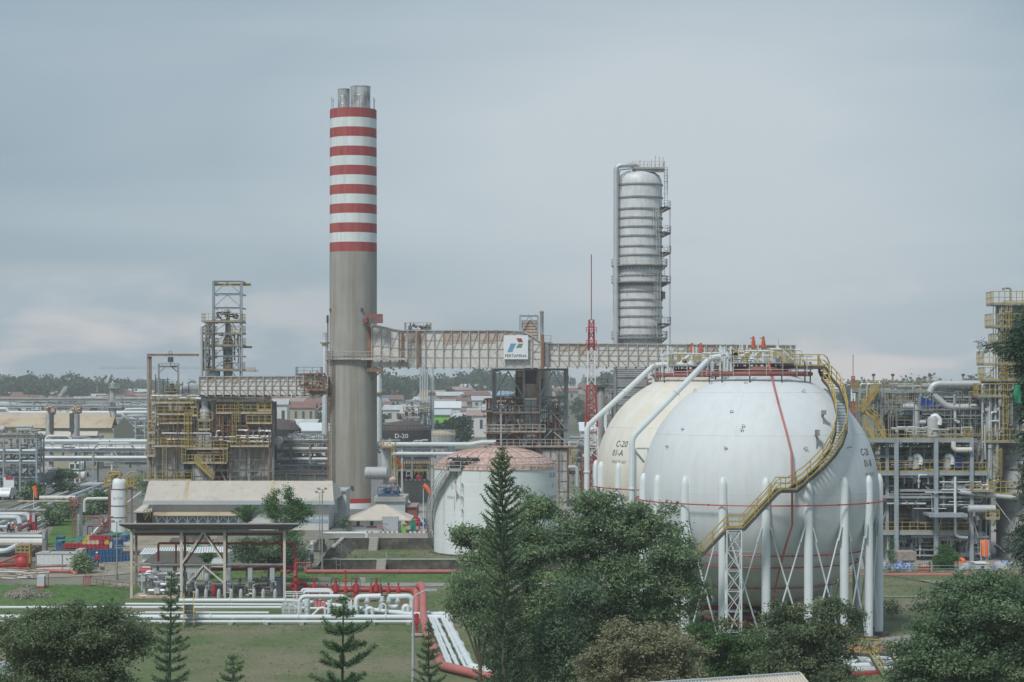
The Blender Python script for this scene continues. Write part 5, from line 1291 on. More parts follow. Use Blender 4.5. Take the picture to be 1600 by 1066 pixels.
mb.prism([(PX(495, 228), 0.0), (PX(553, 228), 0.0), (PX(525, 228), 2.45), (PX(517, 228), 2.45)], 226.3, 240.5); mb.build('slope', 'stone_wall', t, sm=0)
mb = MB(); mb.bar((PX(495, 226), 226.1, 0.1), (PX(520, 226), 226.1, 1.35), 0.25, 0.15); mb.bar((PX(520, 226), 226.1, 1.35), (PX(532, 226), 226.1, 1.15), 0.25, 0.15); mb.box2(PX(519, 228), PX(525, 228), 226.05, 240.5, 2.46, 2.62); mb.build('coping', 'kerb_concrete', t, sm=0)
mb = MB(); mb.rail([(PX(500, 226), 226, 1.2), (PX(517, 226), 226, 2.5)], 0.9, 0.8, 0.06); mb.rail([(PX(525, 226), 226, 2.5), (PX(552, 226), 226, 0.9)], 0.9, 0.8, 0.06); mb.rail([(PX(525.5, 225.4), 225.4, 0), (PX(532, 225.4), 225.4, 0)], 1.2, 1.0, 0.07); mb.build('handrail', 'steel_grey', t, sm=0)
# boundary wall and hut
t = thing('boundary_wall', 'low pale concrete parapet with red and white stones above the bund', 'wall', (PX(590, 243), 242.2, 2.4))
MB().box2(PX(519, 242), PX(684, 242), 242.1, 242.5, 2.3, 2.95).build('parapet', 'kerb_concrete', t, sm=0)
mb = MB(); mb.mi = 0
for i in range(44):
    px = 524+i*3.55
    if 584 < px < 592 or 622 < px < 640: continue
    mb.mi = i % 2; X_ = PX(px, 242.6); mb.box2(X_-0.12, X_+0.12, 242.55, 242.85, 2.4, 3.1)
mb.build('kerb_stones', ['red_faded', 'sign_white'], t, sm=0)
Yh = 246.0
h = thing('hip_roof_hut', 'small hut with a beige four-sided pitched roof in front of the chimney foot', 'hut', (PX(590, Yh), Yh+3, 2.4))
x0, x1 = PX(541, Yh), PX(642, Yh); ze = PZ(813, Yh); zr = PZ(789, Yh+4)
MB().box2(x0+0.5, x1-1.6, Yh+0.5, Yh+7.5, 2.3, ze).build('wall', 'sign_white', h, sm=0)
mb = MB(); ya, yb = Yh-0.3, Yh+8.3; xr0, xr1 = PX(588, Yh+4), PX(602, Yh+4); ym = (ya+yb)/2
for q in (((x0, ya, ze), (x1, ya, ze), (xr1, ym, zr), (xr0, ym, zr)), ((x1, yb, ze), (x0, yb, ze), (xr0, ym, zr), (xr1, ym, zr))): mb.quad(*q)
mb.tri((x0, yb, ze), (x0, ya, ze), (xr0, ym, zr)); mb.tri((x1, ya, ze), (x1, yb, ze), (xr1, ym, zr)); mb.quad((x0, ya, ze-0.02), (x0, yb, ze-0.02), (x1, yb, ze-0.02), (x1, ya, ze-0.02))
rf = mb.build('roof', 'roof_beige', h, sm=0)
mb = MB()
for i in range(1, 46):
    f = i/46; X_ = x0+(x1-x0)*f; 
    if X_ < xr0: t_ = (X_-x0)/(xr0-x0)
    elif X_ > xr1: t_ = (x1-X_)/(x1-xr1)
    else: t_ = 1
    mb.bar((X_, ya, ze+0.02), (X_, ya+(ym-ya)*t_, ze+(zr-ze)*t_+0.02), 0.04, 0.04)
mb.bar((x0, ya, ze), (x1, ya, ze), 0.08, 0.14); mb.bar((x0, ya, ze+.03), (xr0, ym, zr+.03), 0.1, 0.06); mb.bar((x1, ya, ze+.03), (xr1, ym, zr+.03), 0.1, 0.06); mb.bar((xr0, ym, zr+.03), (xr1, ym, zr+.03), 0.12, 0.08)
mb.build('roof_ribs', 'roof_beige', rf, sm=0)
for px in (559, 580.5): MB().box2(PX(px-2.5, Yh), PX(px+2.5, Yh), Yh+0.44, Yh+0.52, PZ(822, Yh), PZ(815, Yh)).build('window', 'glass_dark', h, sm=0)
MB().box2(PX(572, Yh), PX(588, Yh), Yh+0.42, Yh+0.49, PZ(825, Yh), PZ(823, Yh)).build('red_stripe', 'red_paint', h, sm=0)
MB().box2(PX(551, Yh), PX(568, Yh), Yh+0.42, Yh+0.49, PZ(823.4, Yh), PZ(822, Yh)).build('red_stripe', 'red_paint', h, sm=0)
MB().box2(PX(541, Yh), PX(549, Yh), Yh+0.2, Yh+0.49, 2.4, PZ(816, Yh)).build('door', 'panel_grey', h, sm=0)
t = thing('notice_board', 'large pale notice board standing in front of the beige hip roof', 'board', (PX(610, 243.4), 243.4, 2.4))
MB().box2(PX(598, 243.4), PX(622, 243.4), 243.35, 243.43, PZ(838, 243.4), PZ(808, 243.4)).build('panel', 'grey_cabinet', t, sm=0)
mb = MB(); 
for px in (598, 622): mb.bar(P(px, 840, 243.5), P(px, 807, 243.5), 0.1)
mb.bar(P(598, 808, 243.5), P(622, 808, 243.5), 0.08); mb.bar(P(598, 818, 243.33), P(607, 819, 243.33), 0.05); mb.bar(P(597, 821, 243.3), P(622, 841, 243.3), 0.03); mb.build('frame', 'steel_grey', t, sm=0)
t = thing('stop_sign', 'round red sign on a short post left of the pale notice board', 'sign', (PX(594.5, 243), 243.0, 2.4))
MB().tube([P(594.5, 822, 243), P(594.5, 822, 243.05)], 0.22, 14).build('disc', 'red_faded', t); MB().tube([V(PX(594.5, 243.05), 243.05, 2.4), P(594.5, 820, 243.05)], 0.035, 5).build('post', 'red_faded', t)
t = thing('lime_kiosk', 'bright lime green pump cabinet under the right eave of the hut', 'cabinet', (PX(631, 244), 244, 2.4))
MB().box2(PX(627.5, 244), PX(634.5, 244), 243.9, 244.5, 2.4, PZ(824, 244)).build('body', 'lime', t, sm=0); MB().box2(PX(629, 244), PX(634, 244), 243.95, 244.4, PZ(823.6, 244), PZ(819.5, 244)).build('upper_body', 'lime', t, sm=0); MB().box2(PX(626, 244), PX(636, 244), 243.8, 244.5, PZ(819.5, 244), PZ(818, 244)).build('canopy', 'drum_yellow', t, sm=0)
mb = MB(); mb.rail([P(623.5, 834, 244), P(627, 834, 244)], 0.7, 0.5, 0.06); mb.build('guard', 'lime', t, sm=0)
t = thing('green_booth', 'dark green booth with a pale panel at the right corner of the hut', 'booth', (PX(645, 244), 244.5, 2.4))
MB().box2(PX(642, 244), PX(649, 244), 244, 245.2, PZ(833, 244), PZ(813, 244)).build('body', 'green_paint', t, sm=0); MB().box2(PX(640.5, 244), PX(644, 244), 243.85, 243.98, PZ(826, 244), PZ(819, 244)).build('panel', 'teal', t, sm=0)
# box buildings
def block(name, label, cat, px0, px1, py0, pyb, Y, d, m, parts=(), zbase=2.3):
    t = thing(name, label, cat, (PX((px0+px1)/2, Y), Y+d/2, zbase))
    MB().box2(PX(px0, Y), PX(px1, Y), Y, Y+d, zbase, PZ(py0, Y)).build('wall', m, t, sm=0); return t
t = block('pump_house', 'grey flat roofed block behind the hut with blue skids on its roof', 'building', 587.5, 633, 784, 800, 262, 8, 'fascia')
MB().box2(PX(584, 262), PX(634, 262), 261.7, 270.3, PZ(784, 262)+0.01, PZ(777, 262)).build('roof_slab', 'kerb_concrete', t, sm=0)
t = block('brick_shed', 'dark red brick shed beside the service road', 'shed', 633, 651, 793, 820, 262.5, 6, 'wall_brick')
MB().box2(PX(632.6, 262), PX(651.6, 262), 262.2, 268.8, PZ(793, 262)+0.01, PZ(790.5, 262)).build('roof', 'far_roof_5', t, sm=0)
t = block('stair_block', 'white concrete block with a ladder at the left foot of the chimney', 'building', 520, 541, 768, 830, 270, 6, 'wall_white')
MB().box2(PX(519.5, 270), PX(541.6, 270), 269.7, 276.3, PZ(768, 270)+.01, PZ(765.5, 270)).build('roof_slab', 'fascia', t, sm=0)
mb = MB(); mb.ladder((PX(530.5, 269.8), 269.75), PZ(795, 270), PZ(769, 270), 0.55, t=0.07); mb.build('ladder', 'duct_frame', t, sm=0)
stair([P(523, 830, 262), P(523, 803, 266)], 0.9, t, 'yellow', 'steel_dark')
# blue skid on the pump house
t = thing('blue_skid', 'dark blue railed pump skid standing on the grey flat roof', 'skid', (PX(606, 264), 264, PZ(777, 262)))
mb = MB(); zb_ = PZ(777, 262)+0.01; mb.box2(PX(591, 264), PX(623, 264), 263, 266, zb_, zb_+0.3); mb.build('base', 'blue_skid', t, sm=0)
mb = MB(); mb.rail([(PX(591, 264), 262.9, zb_+.3), (PX(623, 264), 262.9, zb_+.3)], 0.95, 0.9, 0.09); mb.build('railing', 'blue_skid', t, sm=0)
mb = MB(); clutter(mb, PX(592, 264), PX(622, 264), 263.2, 265.5, zb_+.3, zb_+1.4, 24, 71, (0.08, 0.22)); mb.build('pump_gear', 'steel_grey', t)
# grey capsule vessel + tall pale tank + drum
def vessel_v(name, label, px0, px1, py0, pyb, Y, m, zbase=2.4, dome=0.35, cat='vessel'):
    t = thing(name, label, cat, (PX((px0+px1)/2, Y), Y, zbase)); X_ = PX((px0+px1)/2, Y); r = (px1-px0)/2*Y/F; zt_ = PZ(py0, Y)
    MB().lathe([(r, zbase), (r, zt_-r*dome), (r*0.92, zt_-r*dome*0.5), (r*0.7, zt_-r*dome*0.18), (r*0.35, zt_-0.02), (0, zt_)], (X_, Y), 32).build('shell', m, t)
    return t
t = vessel_v('surge_vessel', 'tall pale vessel with a rusty crown just right of the chimney', 595, 611.5, 699, 780, 285, 'panel_clean', dome=0.1)
plat(t, 594, 617, 699, 283, 3.0, 'yellow_old', 'steel_rusty'); ladder_part(t, 615, 760, 697, 283.5, 'yellow', True)
mb = MB(); mb.tube([P(599, 699, 285), P(599, 686, 285)], 0.12, 8); mb.tube([P(609, 699, 285), P(609, 685, 285)], 0.12, 8); mb.tube([P(595, 698, 284.8), P(612, 698, 284.8)], 0.3, 10); mb.build('relief_valve', 'duct_rust', t)
t = thing('horizontal_vessel', 'pale horizontal drum half hidden by the chimney, stained below', 'vessel', (PX(590, 283), 283, 2.4))
MB().hcyl((PX(588, 283), 283, PZ(739, 283)), 0.85, 1.5, 'x', 24).build('shell', 'panel_clean', t); MB().box2(PX(580, 283), PX(599, 283), 282.6, 283.6, 2.4, PZ(746, 283)).build('saddle', 'steel_grey', t, sm=0)
t = thing('valve_cluster', 'brown valve actuator on top of white pipework beside the pale vessel', 'valve', (PX(614, 276), 276, 2.4))
mb = MB(); mb.lathe([(0, PZ(755, 276)), (0.5, PZ(753, 276)), (0.55, PZ(749, 276)), (0.3, PZ(746, 276)), (0, PZ(744, 276))], (PX(614, 276), 276), 14); mb.build('actuator', 'duct_rust', t); mb = MB(); clutter(mb, PX(606, 276), PX(620, 276), 275.5, 276.5, 2.6, PZ(753, 276), 12, 73, (0.08, 0.2)); mb.build('pipework', 'alu_pipe', t)
# big horizontal lines right of the chimney and portal over the road
run('overhead_line', 'long white pipeline crossing high between chimney and heater, under the black tank', 'pipe', [P(585, 694, 300), P(735, 694.5, 300), P(752, 691, 300), P(775, 691, 300)], 0.32, 'white_paint')
run('overhead_line', 'lower white pipeline crossing between the pale vessel and the dome tank', 'pipe', [P(611, 709, 300), P(765, 709, 300)], 0.26, 'white_paint')
run('overhead_line', 'thick silver insulated line between the heater tower and the cream sphere', 'pipe', [P(890, 696, 315), P(925, 696, 315)], 0.55, 'alu_pipe')
run('overhead_line', 'short silver line just above another, left of the cream sphere', 'pipe', [P(890, 684, 316), P(925, 684, 316)], 0.25, 'alu_pipe')
t = thing('road_portal', 'white steel portal with a black and yellow height bar over the road', 'gantry', (PX(651, 300), 300, 2.4))
for px in (628, 675): MB().ibar(V(PX(px, 300), 300.3, 2.4), P(px, 699, 300.3), 0.3, 0.3).build('leg', 'panel_clean', t, sm=0)
mb = MB()
for py in (703, 712, 720): mb.ibar(P(626, py, 300.6), P(677, py, 300.6), 0.3, 0.4)
mb.build('cross_beams', 'panel_clean', t, sm=0)
mb = MB(); 
for i in range(24): mb.mi = i % 2; X0 = PX(629+i*1.92, 299.8); X1 = PX(629+(i+1)*1.92, 299.8); mb.box2(X0, X1, 299.7, 299.9, PZ(724.5, 299.8), PZ(722.5, 299.8))
mb.build('height_bar', ['steel_dark', 'drum_yellow'], t, sm=0)
t = thing('yellow_platform', 'yellow railed platform seen through the road portal', 'platform', (PX(640, 330), 330, 2.4)); plat(t, 620, 668, 735, 330, 3, 'yellow', 'steel_grey', 1.4); MB().box2(PX(622, 331), PX(666, 331), 331, 332.5, 2.4, PZ(736, 331)).build('plinth', 'gap_dark', t, sm=0)
t = thing('red_skid', 'round red pump in a yellow cage at the end of the service road', 'pump', (PX(655, 322), 322, 2.4)); MB().hcyl((PX(655, 322), 322, PZ(747, 322)), 0.55, 0.3, 'y', 20).build('pump_body', 'red_paint', t); mb = MB(); mb.rail([P(648, 742, 321.6), P(661, 742, 321.6)], 0.9, 0.6, 0.12); mb.rail([P(651, 738, 321.9), P(658, 738, 321.9)], 0.9, 0.6, 0.1); mb.build('cage', 'yellow', t, sm=0); MB().box2(PX(648, 322), PX(662, 322), 321.5, 322.8, 2.4, PZ(751, 322)).build('base', 'red_paint', t, sm=0)
t = thing('goal_frame', 'small white square frame left of the red pump', 'frame', (PX(639, 318), 318, 2.4)); mb = MB(); 
for a, b in (((635, 746), (635, 737)), ((642, 746), (642, 737)), ((635, 737), (642, 737)), ((635, 743), (642, 743))): mb.bar(P(*a, 318), P(*b, 318), 0.15)
mb.build('frame', 'white_paint', t, sm=0)
t = thing('concrete_barrier', 'low curved pale concrete barrier across the end of the service road', 'barrier', (PX(650, 315), 315, 2.4)); MB().box2(PX(629, 315), PX(672, 315), 315, 316, 2.4, PZ(751, 315)).build('barrier', 'kerb_concrete', t, sm=0); mb = MB()
for i in range(12): mb.mi = i % 2; mb.box2(PX(629+i*3.6, 314.8), PX(632.6+i*3.6, 314.8), 314.7, 314.95, PZ(751, 315), PZ(750, 315)+0.1)
mb.build('stripe_kerb', ['red_faded', 'sign_white'], t, sm=0)
t = thing('tarp_bundle', 'dark blue covered bundle parked on the service road', 'bundle', (PX(657, 262), 262, 2.4)); mb = MB(); mb.box((PX(657, 262), 262, 2.95), (1.0, 1.6, 0.9), 0.3); mb.box((PX(653.5, 262), 262, 2.8), (0.5, 1.2, 0.6), 0.3); mb.build('cover', 'tarp_blue', t); 
def windsock(label, px, pyt, pyb, Y, d=1, z0=2.4, ln=1.2):
    t = thing('windsock', label, 'windsock', (PX(px, Y), Y, z0)); mb = MB(); mb.tube([(PX(px, Y), Y, z0), P(px, pyt, Y)], [0.07, 0.04], 6); mb.build('pole', 'white_paint', t)
    p = P(px, pyt, Y); mb = MB(); pts = [p, p+V(0.35*d, 0, -0.25)*ln, p+V(0.65*d, 0, -0.75)*ln, p+V(0.8*d, 0, -1.2)*ln]; mb.tube(pts, [0.32, 0.28, 0.22, 0.16], 10, False); mb.build('sock', 'orange', t); return t
windsock('orange windsock on a white pole left of the dome tank', 661.5, 758, 835, 246, 1)
windsock('orange windsock on a thin pole beside the pale vessel', 616.5, 716, 770, 285, 1)
windsock('orange windsock drooping on a white pole at the far left, above the pipes', 52.5, 760, 828, 250, 0.35, 2.0)
# pipe line with red valves down the service road
t = thing('hydrant_line', 'red hydrants and valves lined along the left kerb of the service road', 'pipework', (PX(640, 270), 270, 2.4))
mb = MB(); 
for i in range(9):
    Y = 256+i*5.2; px = 655-i*4.1; p = V(PX(px, Y), Y, 2.4); mb.tube([p, p+V(0, 0, 1.3)], 0.12, 6); mb.tube([p+V(-0.4, 0, 0.9), p+V(0.4, 0, 0.9)], 0.12, 6); mb.box(p+V(0, 0, 1.35), (0.3, 0.3, 0.2))
mb.build('hydrants', 'red_paint', t); 
run('ground_pipe', 'grey pipe along the left kerb of the service road', 'pipe', [P(662, 818, 256), P(622, 760, 297)], 0.16, 'alu_pipe')
def lamp(label, px, pyt, Y, z0, arm=0, name='lamp_post', m='steel_grey', r=0.07, head='flood'):
    t = thing(name, label, 'lamp post', (PX(px, Y), Y, z0)); p = P(px, pyt, Y); mb = MB(); mb.tube([(p.x, Y, z0), (p.x, Y, z0+(p.z-z0)*0.5), tuple(p)], [r*1.4, r*1.1, r*0.7], 8); mb.cyl((p.x, Y), r*2.4, z0, z0+0.7, 8); mb.build('pole', m, t)
    mb = MB()
    if head == 'arm':
        q = p+V(arm*0.8, 0, 0.55); mb.tube([p, p+V(arm*0.25, 0, 0.3), q], r*0.6, 6); mb.box(q+V(arm*0.35, 0, 0.03), (0.8, 0.3, 0.12)); mb.build('lamp_head', 'grey_cabinet', t)
    else:
        mb.bar(p+V(-0.4, 0, 0), p+V(0.4, 0, 0), 0.06); mb.box(p+V(-0.4, 0, 0.1), (0.3, 0.25, 0.2)); mb.box(p+V(0.4, 0, 0.1), (0.3, 0.25, 0.2)); mb.build('floodlight', 'steel_grey', t, sm=0)
    return t
lamp('slim grey lamp post at the left end of the stone bund', 503.5, 765, 222, 0)
lamp('slim pole just left of the bund lamp post, in front of the white shed wall', 499.5, 770, 240, 1.0, r=0.05)
lamp('thin grey light pole standing by the dirt track', 182.5, 816, 214, 0, r=0.07)
lamp('tall white street lamp rising from the lawn in front of the white pipes', 645.5, 936, 130, 0, 1, m='grey_cabinet', r=0.085, head='arm')
# white pipe bend on posts at the bund's left
run('pipe_bend', 'white pipe with a bend just above the left end of the bund', 'pipe', [P(505, 833, 241), P(573, 833, 241), P(573, 842, 241)], 0.16, 'white_paint')
# blue-grey black tanks behind
def ctank(label, px0, px1, pyr, pya, Y, m, mr, name='storage_tank', z0=2.4, txt=None, rail=True):
    X_ = PX((px0+px1)/2, Y); r = (px1-px0)/2*Y/F; t = thing(name, label, 'storage tank', (X_, Y, z0)); zz_ = PZ(pyr, Y); za = PZ(pya, Y)
    sh = MB().lathe([(r, z0), (r, zz_), (r-0.05, zz_)], (X_, Y), 64).build('shell', m, t)
    MB().lathe([(r+0.1, zz_), (r*0.97, zz_+(za-zz_)*0.12), (r*0.75, zz_+(za-zz_)*0.55), (r*0.45, zz_+(za-zz_)*0.86), (0, za)], (X_, Y), 48).build('dome_roof', mr, t)
    if rail:
        mb = MB(); rg = ring((X_, Y), r, zz_, 48); mb.tube([p+V(0, 0, 1.1) for p in rg], 0.06, 4, False); [mb.bar(p, p+V(0, 0, 1.1), 0.09) for p in rg[:-1]]; mb.build('roof_railing', m if m != 'panel_clean' else 'steel_grey', t, sm=0)
    if txt:
        mb = MB(); text_on(mb, txt[0], lambda u, v: (X_+(r+0.03)*sin((u+txt[2])/r), Y-(r+0.03)*cos((u+txt[2])/r), PZ(txt[1], Y-r)+v), txt[3], 1.1); mb.build('lettering', 'letter_white', sh, sm=0)
    return t
Yb = 440.0
ctank('black storage tank with white lettering between chimney and dome tank', 590.5, 674, 672, 657.5, Yb, 'black_tank', 'black_roof', txt=('D-20', 684.6, -0.4, 1.35))
ctank('black storage tank with a sloped roof left of the chimney, behind the heater', 402, 470.5, 671, 654, Yb+6, 'black_tank', 'black_roof', rail=False)
ctank('squat grey tank with a rusty roof right of the black tank', 664, 711, 680, 672, Yb+14, 'panel_grey', 'roof_tan')
for i, (px, pyt, pyb, w, Y, lb) in enumerate(((507.5, 520, 720, 9, 380, 'slender grey flue with a collar left of the chimney'), (591.5, 575, 652, 11, 380, 'silver flue hidden half behind the chimney, under the high duct'), (675, 574, 700, 7, 474, 'thin silver flue right of a row of four tubes'))):
    t = thing('silver_flue', lb, 'flue', (PX(px, Y), Y, 2.4)); r = w/2*Y/F; mb = MB(); z_ = PZ(pyt, Y); mb.lathe([(r, 2.4), (r, z_-2.2), (r*0.7, z_-1.9), (r*0.7, z_), (0, z_)], (PX(px, Y), Y), 20); mb.build('shell', 'alu_pipe', t)
    mb = MB(); zc = PZ(537 if i == 0 else 615, Y); mb.lathe([(r*1.7, zc), (r*1.7, zc+0.25), (r, zc+0.25)], (PX(px, Y), Y), 16); mb.build('collar', 'yellow_old', t)
t = thing('tube_stack', 'row of four shiny vertical tubes on a yellow railed platform above the black tank', 'flue', (PX(663, 472), 472, 2.4))
for i in range(4): px = 657+i*3.6; MB().lathe([(0.2, PZ(660, 472)), (0.2, PZ(574, 472)), (0, PZ(574, 472))], (PX(px, 472), 472), 12).build('tube', 'alu_pipe', t)
mb = MB(); 
for i in range(4): mb.cyl((PX(657+i*3.6, 472), 472), 0.23, PZ(633, 472), PZ(612, 472), 12)
mb.build('tube_sleeves', 'roof_beige', t)
plat(t, 630, 672, 643, 470, 4, 'yellow_old', 'steel_grey', 1.2, 1.2); mb = MB(); clutter(mb, PX(632, 471), PX(672, 471), 470, 473, PZ(672, 471), PZ(626, 471), 40, 81, (0.06, 0.25)); mb.build('pipework', 'haze_steel', t)
for px in (635, 650, 668): MB().ibar(V(PX(px, 471), 471, 2.4), P(px, 645, 471), 0.3, 0.3).build('leg', 'steel_grey', t, sm=0)

# ------------------------------------------------------------------ long beige warehouse
Yw = 256.0; w = thing('warehouse', 'long low warehouse with a beige metal roof in front of the old heater', 'building', (PX(372, Yw), Yw+9, 2.4))
xa, xb = PX(225, Yw), PX(521, Yw); ze = PZ(783, Yw); Yr = Yw+9.5; zr = PZ(751.5, Yr); xra, xrb = PX(233, Yr), PX(519, Yr)
MB().box2(xa+0.9, xb-0.7, Yw+0.8, Yw+18.5, 2.2, ze-0.05).build('wall', 'wall_white', w, sm=0)
mb = MB(); mb.quad((xa, Yw, ze), (xb, Yw, ze), (xrb, Yr, zr), (xra, Yr, zr)); mb.quad((xb, Yw+19, ze), (xa, Yw+19, ze), (xra, Yr, zr), (xrb, Yr, zr)); mb.tri((xa, Yw+19, ze), (xa, Yw, ze), (xra, Yr, zr)); mb.tri((xb, Yw, ze), (xb, Yw+19, ze), (xrb, Yr, zr)); rf = mb.build('roof', 'roof_beige', w, sm=0)
mb = MB()
for i in range(0, 91): f = i/90; mb.bar((xa+(xb-xa)*f, Yw, ze+0.03), (xra+(xrb-xra)*f, Yr, zr+0.03), 0.05, 0.05)
mb.build('roof_ribs', 'roof_beige', rf, sm=0)
for f in (0.205, 0.665):
    mb = MB(); X0, X1 = xa+(xb-xa)*f, xa+(xb-xa)*(f+0.018); R0, R1 = xra+(xrb-xra)*f, xra+(xrb-xra)*(f+0.018); mb.quad((X0, Yw, ze+0.06), (X1, Yw, ze+0.06), (R1, Yr, zr+0.06), (R0, Yr, zr+0.06)); mb.build('skylight_strip', 'roof_tan', rf, sm=0)
MB().box2(xa-0.1, xb+0.15, Yw-0.25, Yw+0.05, PZ(788.5, Yw), ze+0.06).build('gutter', 'fascia', w, sm=0)
mb = MB(); mb.quad(P(239, 805.5, Yw-1.6), P(378, 805.5, Yw-1.6), P(378, 799, Yw+0.7), P(241, 799, Yw+0.7)); mb.box2(PX(239, Yw-1.6), PX(378, Yw-1.6), Yw-1.65, Yw-1.58, PZ(806.5, Yw-1.6), PZ(805, Yw-1.6)); mb.build('awning', 'roof_tan', w, sm=0)
MB().box2(PX(242, Yw), PX(370, Yw), Yw+0.74, Yw+0.79, PZ(816, Yw), PZ(807, Yw)).build('blue_dado', 'wall_blue', w, sm=0)
MB().box2(PX(452, Yw), PX(511, Yw), Yw+0.74, Yw+0.79, PZ(817.5, Yw), PZ(812, Yw)).build('blue_dado', 'wall_blue', w, sm=0)
mb = MB()
for i in range(9): px = 245+i*16; mb.bar(P(px, 817, Yw-1.5), P(px, 806, Yw-1.5), 0.08); mb.bar(P(px, 817, Yw-1.5), P(px+8, 807, Yw-1.5), 0.05); mb.bar(P(px+16, 817, Yw-1.5), P(px+8, 807, Yw-1.5), 0.05)
mb.build('awning_posts', 'grey_cabinet', w, sm=0)
t = thing('lean_to', 'small grey lean-to roof at the left end of the long beige warehouse', 'shed', (PX(216, 255), 256, 2.4))
mb = MB(); mb.quad(P(206, 802, 254), P(236, 801, 254), P(236, 787, 259), P(224, 788, 259)); mb.quad(P(236, 801.6, 254), P(206, 802.6, 254), P(224, 788.6, 259), P(236, 787.6, 259)); mb.build('roof', 'roof_beige', t, sm=0); MB().box2(PX(213, 255), PX(233, 255), 255, 258.5, 2.3, PZ(802, 255)).build('wall', 'gap_dark', t, sm=0); mb = MB(); mb.rail([P(225, 808, 253.8), P(235, 808, 253.8)], 0.9, 0.5, 0.09); mb.bar(P(226, 812, 253.8), P(234, 799, 253.8), 0.12); mb.build('yellow_gate', 'yellow', t, sm=0)

# ------------------------------------------------------------------ right process unit
YU = 236.0; u = thing('process_structure', 'multi-storey grey steel process structure with yellow railings right of the spheres', 'steel structure', (PX(1450, YU), YU+5, 0))
def uc(px, p1, Y, w=0.42, m='steel_blue'): MB().ibar(V(PX(px, Y), Y, 0.0), P(px, p1, Y), w, w, 0.07).build('column', m, u, sm=0)
for i, (px, p1, dy, w_) in enumerate(((1400.5, 684, 0, 0.46), (1462.5, 684, 0.03, 0.46), (1518, 684, 0.06, 0.42), (1386, 690, 1.6, 0.36), (1343, 606, 5.1, 0.3), (1377.5, 606, 5.0, 0.3), (1424, 612, 6.1, 0.5), (1438, 606, 5.05, 0.3), (1479, 612, 6.2, 0.5), (1492, 606, 5.02, 0.3), (1531, 660, 6.1, 0.4), (1447, 700, 7, 0.5), (1501, 700, 7.1, 0.5), (1380, 700, 4.5, 0.4), (1547, 690, 3, 0.2), (1541, 690, 2.6, 0.16))): uc(px, p1, YU+dy, w_, 'steel_blue' if i not in (6, 8, 11, 12) else 'steel_grey')
MB().box2(PX(1385, YU+9), PX(1548, YU+9), YU+9.5, YU+13, 0, PZ(700, YU+9)).build('gap_shade_box', 'gap_dark', u, sm=0)  # added dark box whose colour paints the shade deep behind the decks
def deck(px0, px1, py, y0, d, rail=True, m='steel_blue', th=0.42):
    x0, x1, z = PX(px0, y0), PX(px1, y0), PZ(py, y0)
    mb = MB(); mb.box2(x0, x1, y0, y0+0.16, z-th, z-0.06); mb.box2(x0, x1, y0, y0+d, z-0.055, z); mb.box2(x0, x1, y0+d-0.16, y0+d, z-th, z-0.06)
    k = max(2, int((x1-x0)/1.5))
    for i in range(k+1): X_ = x0+(x1-x0-0.1)*i/k; mb.box2(X_, X_+0.1, y0+0.17, y0+d-0.17, z-0.3, z-0.057)
    o = mb.build('floor_deck', m, u, sm=0)
    if rail: mb = MB(); mb.rail([(x0, y0+d, z), (x0, y0+0.05, z), (x1, y0+0.05, z), (x1, y0+d, z)], 1.1, 0.95, 0.06, True); mb.build('railing', 'yellow', o, sm=0)
    return o
deck(1341, 1536, 609, YU+5, 4.5); deck(1343, 1536, 643, YU+4.9, 4.8); deck(1343, 1395, 626, YU+4.95, 2.4); deck(1395, 1426, 627, YU+5.1, 3)
deck(1352, 1520, 686, YU+0.1, 9, True); deck(1363, 1543, 737.5, YU+0.15, 8); deck(1400, 1520, 765, YU+0.2, 6, False, th=0.25); deck(1363, 1545, 775, YU+0.3, 6, False, th=0.3); deck(1373, 1520, 830.5, YU+0.12, 8); deck(1452, 1512, 803, YU-2.2, 4.0, False); deck(1370, 1400, 712, YU+1.5, 4, False, th=0.25); deck(1360, 1400, 758, YU+1.5, 3, False, th=0.2)
deck(1375, 1505, 654, YU+6, 2, True, 'yellow_old', 0.2)
mb = MB()
for (a, b, c, d, dy) in ((1518, 752, 1532, 690, 1), (1366, 740, 1386, 760, 1.5), (1370, 838, 1384, 800, 1.5), (1520, 700, 1541, 760, 2), (1452, 688, 1478, 720, 6), (1404, 706, 1420, 690, 6), (1404, 770, 1420, 788, 0.6), (1442, 770, 1428, 788, 0.6), (1446, 760, 1470, 780, 0.6), (1466, 830, 1472, 806, -0.1), (1528, 840, 1519, 806, 0), (1350, 610, 1376, 628, 5), (1493, 645, 1506, 614, 5.2), (1532, 645, 1512, 614, 5.2), (1498, 660, 1526, 668, 6.5), (1352, 690, 1376, 705, 1.4), (1440, 686, 1430, 655, 6.4), (1512, 660, 1530, 686, 6.1), (1514, 660, 1496, 686, 6.1)): mb.bar(P(a, b, YU+dy), P(c, d, YU+dy), 0.16)
mb.build('diagonal_braces', 'steel_grey', u, sm=0)
for i, (a, b, c, d) in enumerate(((1371, 609, 1345, 643), (1352, 643, 1376, 664), (1350, 660, 1366, 686), (1368, 660, 1384, 686), (1376, 686, 1360, 712), (1358, 705, 1376, 737), (1385, 830, 1376, 800), (1373, 832, 1388, 872), (1384, 775, 1370, 798))): stair([P(a, b, YU+3.9-0.1*i), P(c, d, YU+3.7-0.1*i)], 0.9, u, 'yellow', 'yellow_old')
mb = MB(); clutter(mb, PX(1396, YU), PX(1540, YU), YU+5, YU+9, PZ(684, YU+6), PZ(646, YU+6), 50, 91, (0.06, 0.2)); clutter(mb, PX(1380, YU), PX(1540, YU), YU+1.5, YU+8, PZ(736, YU), PZ(690, YU), 120, 92, (0.03, 0.18)); mb.build('upper_pipework', 'steel_grey', u)
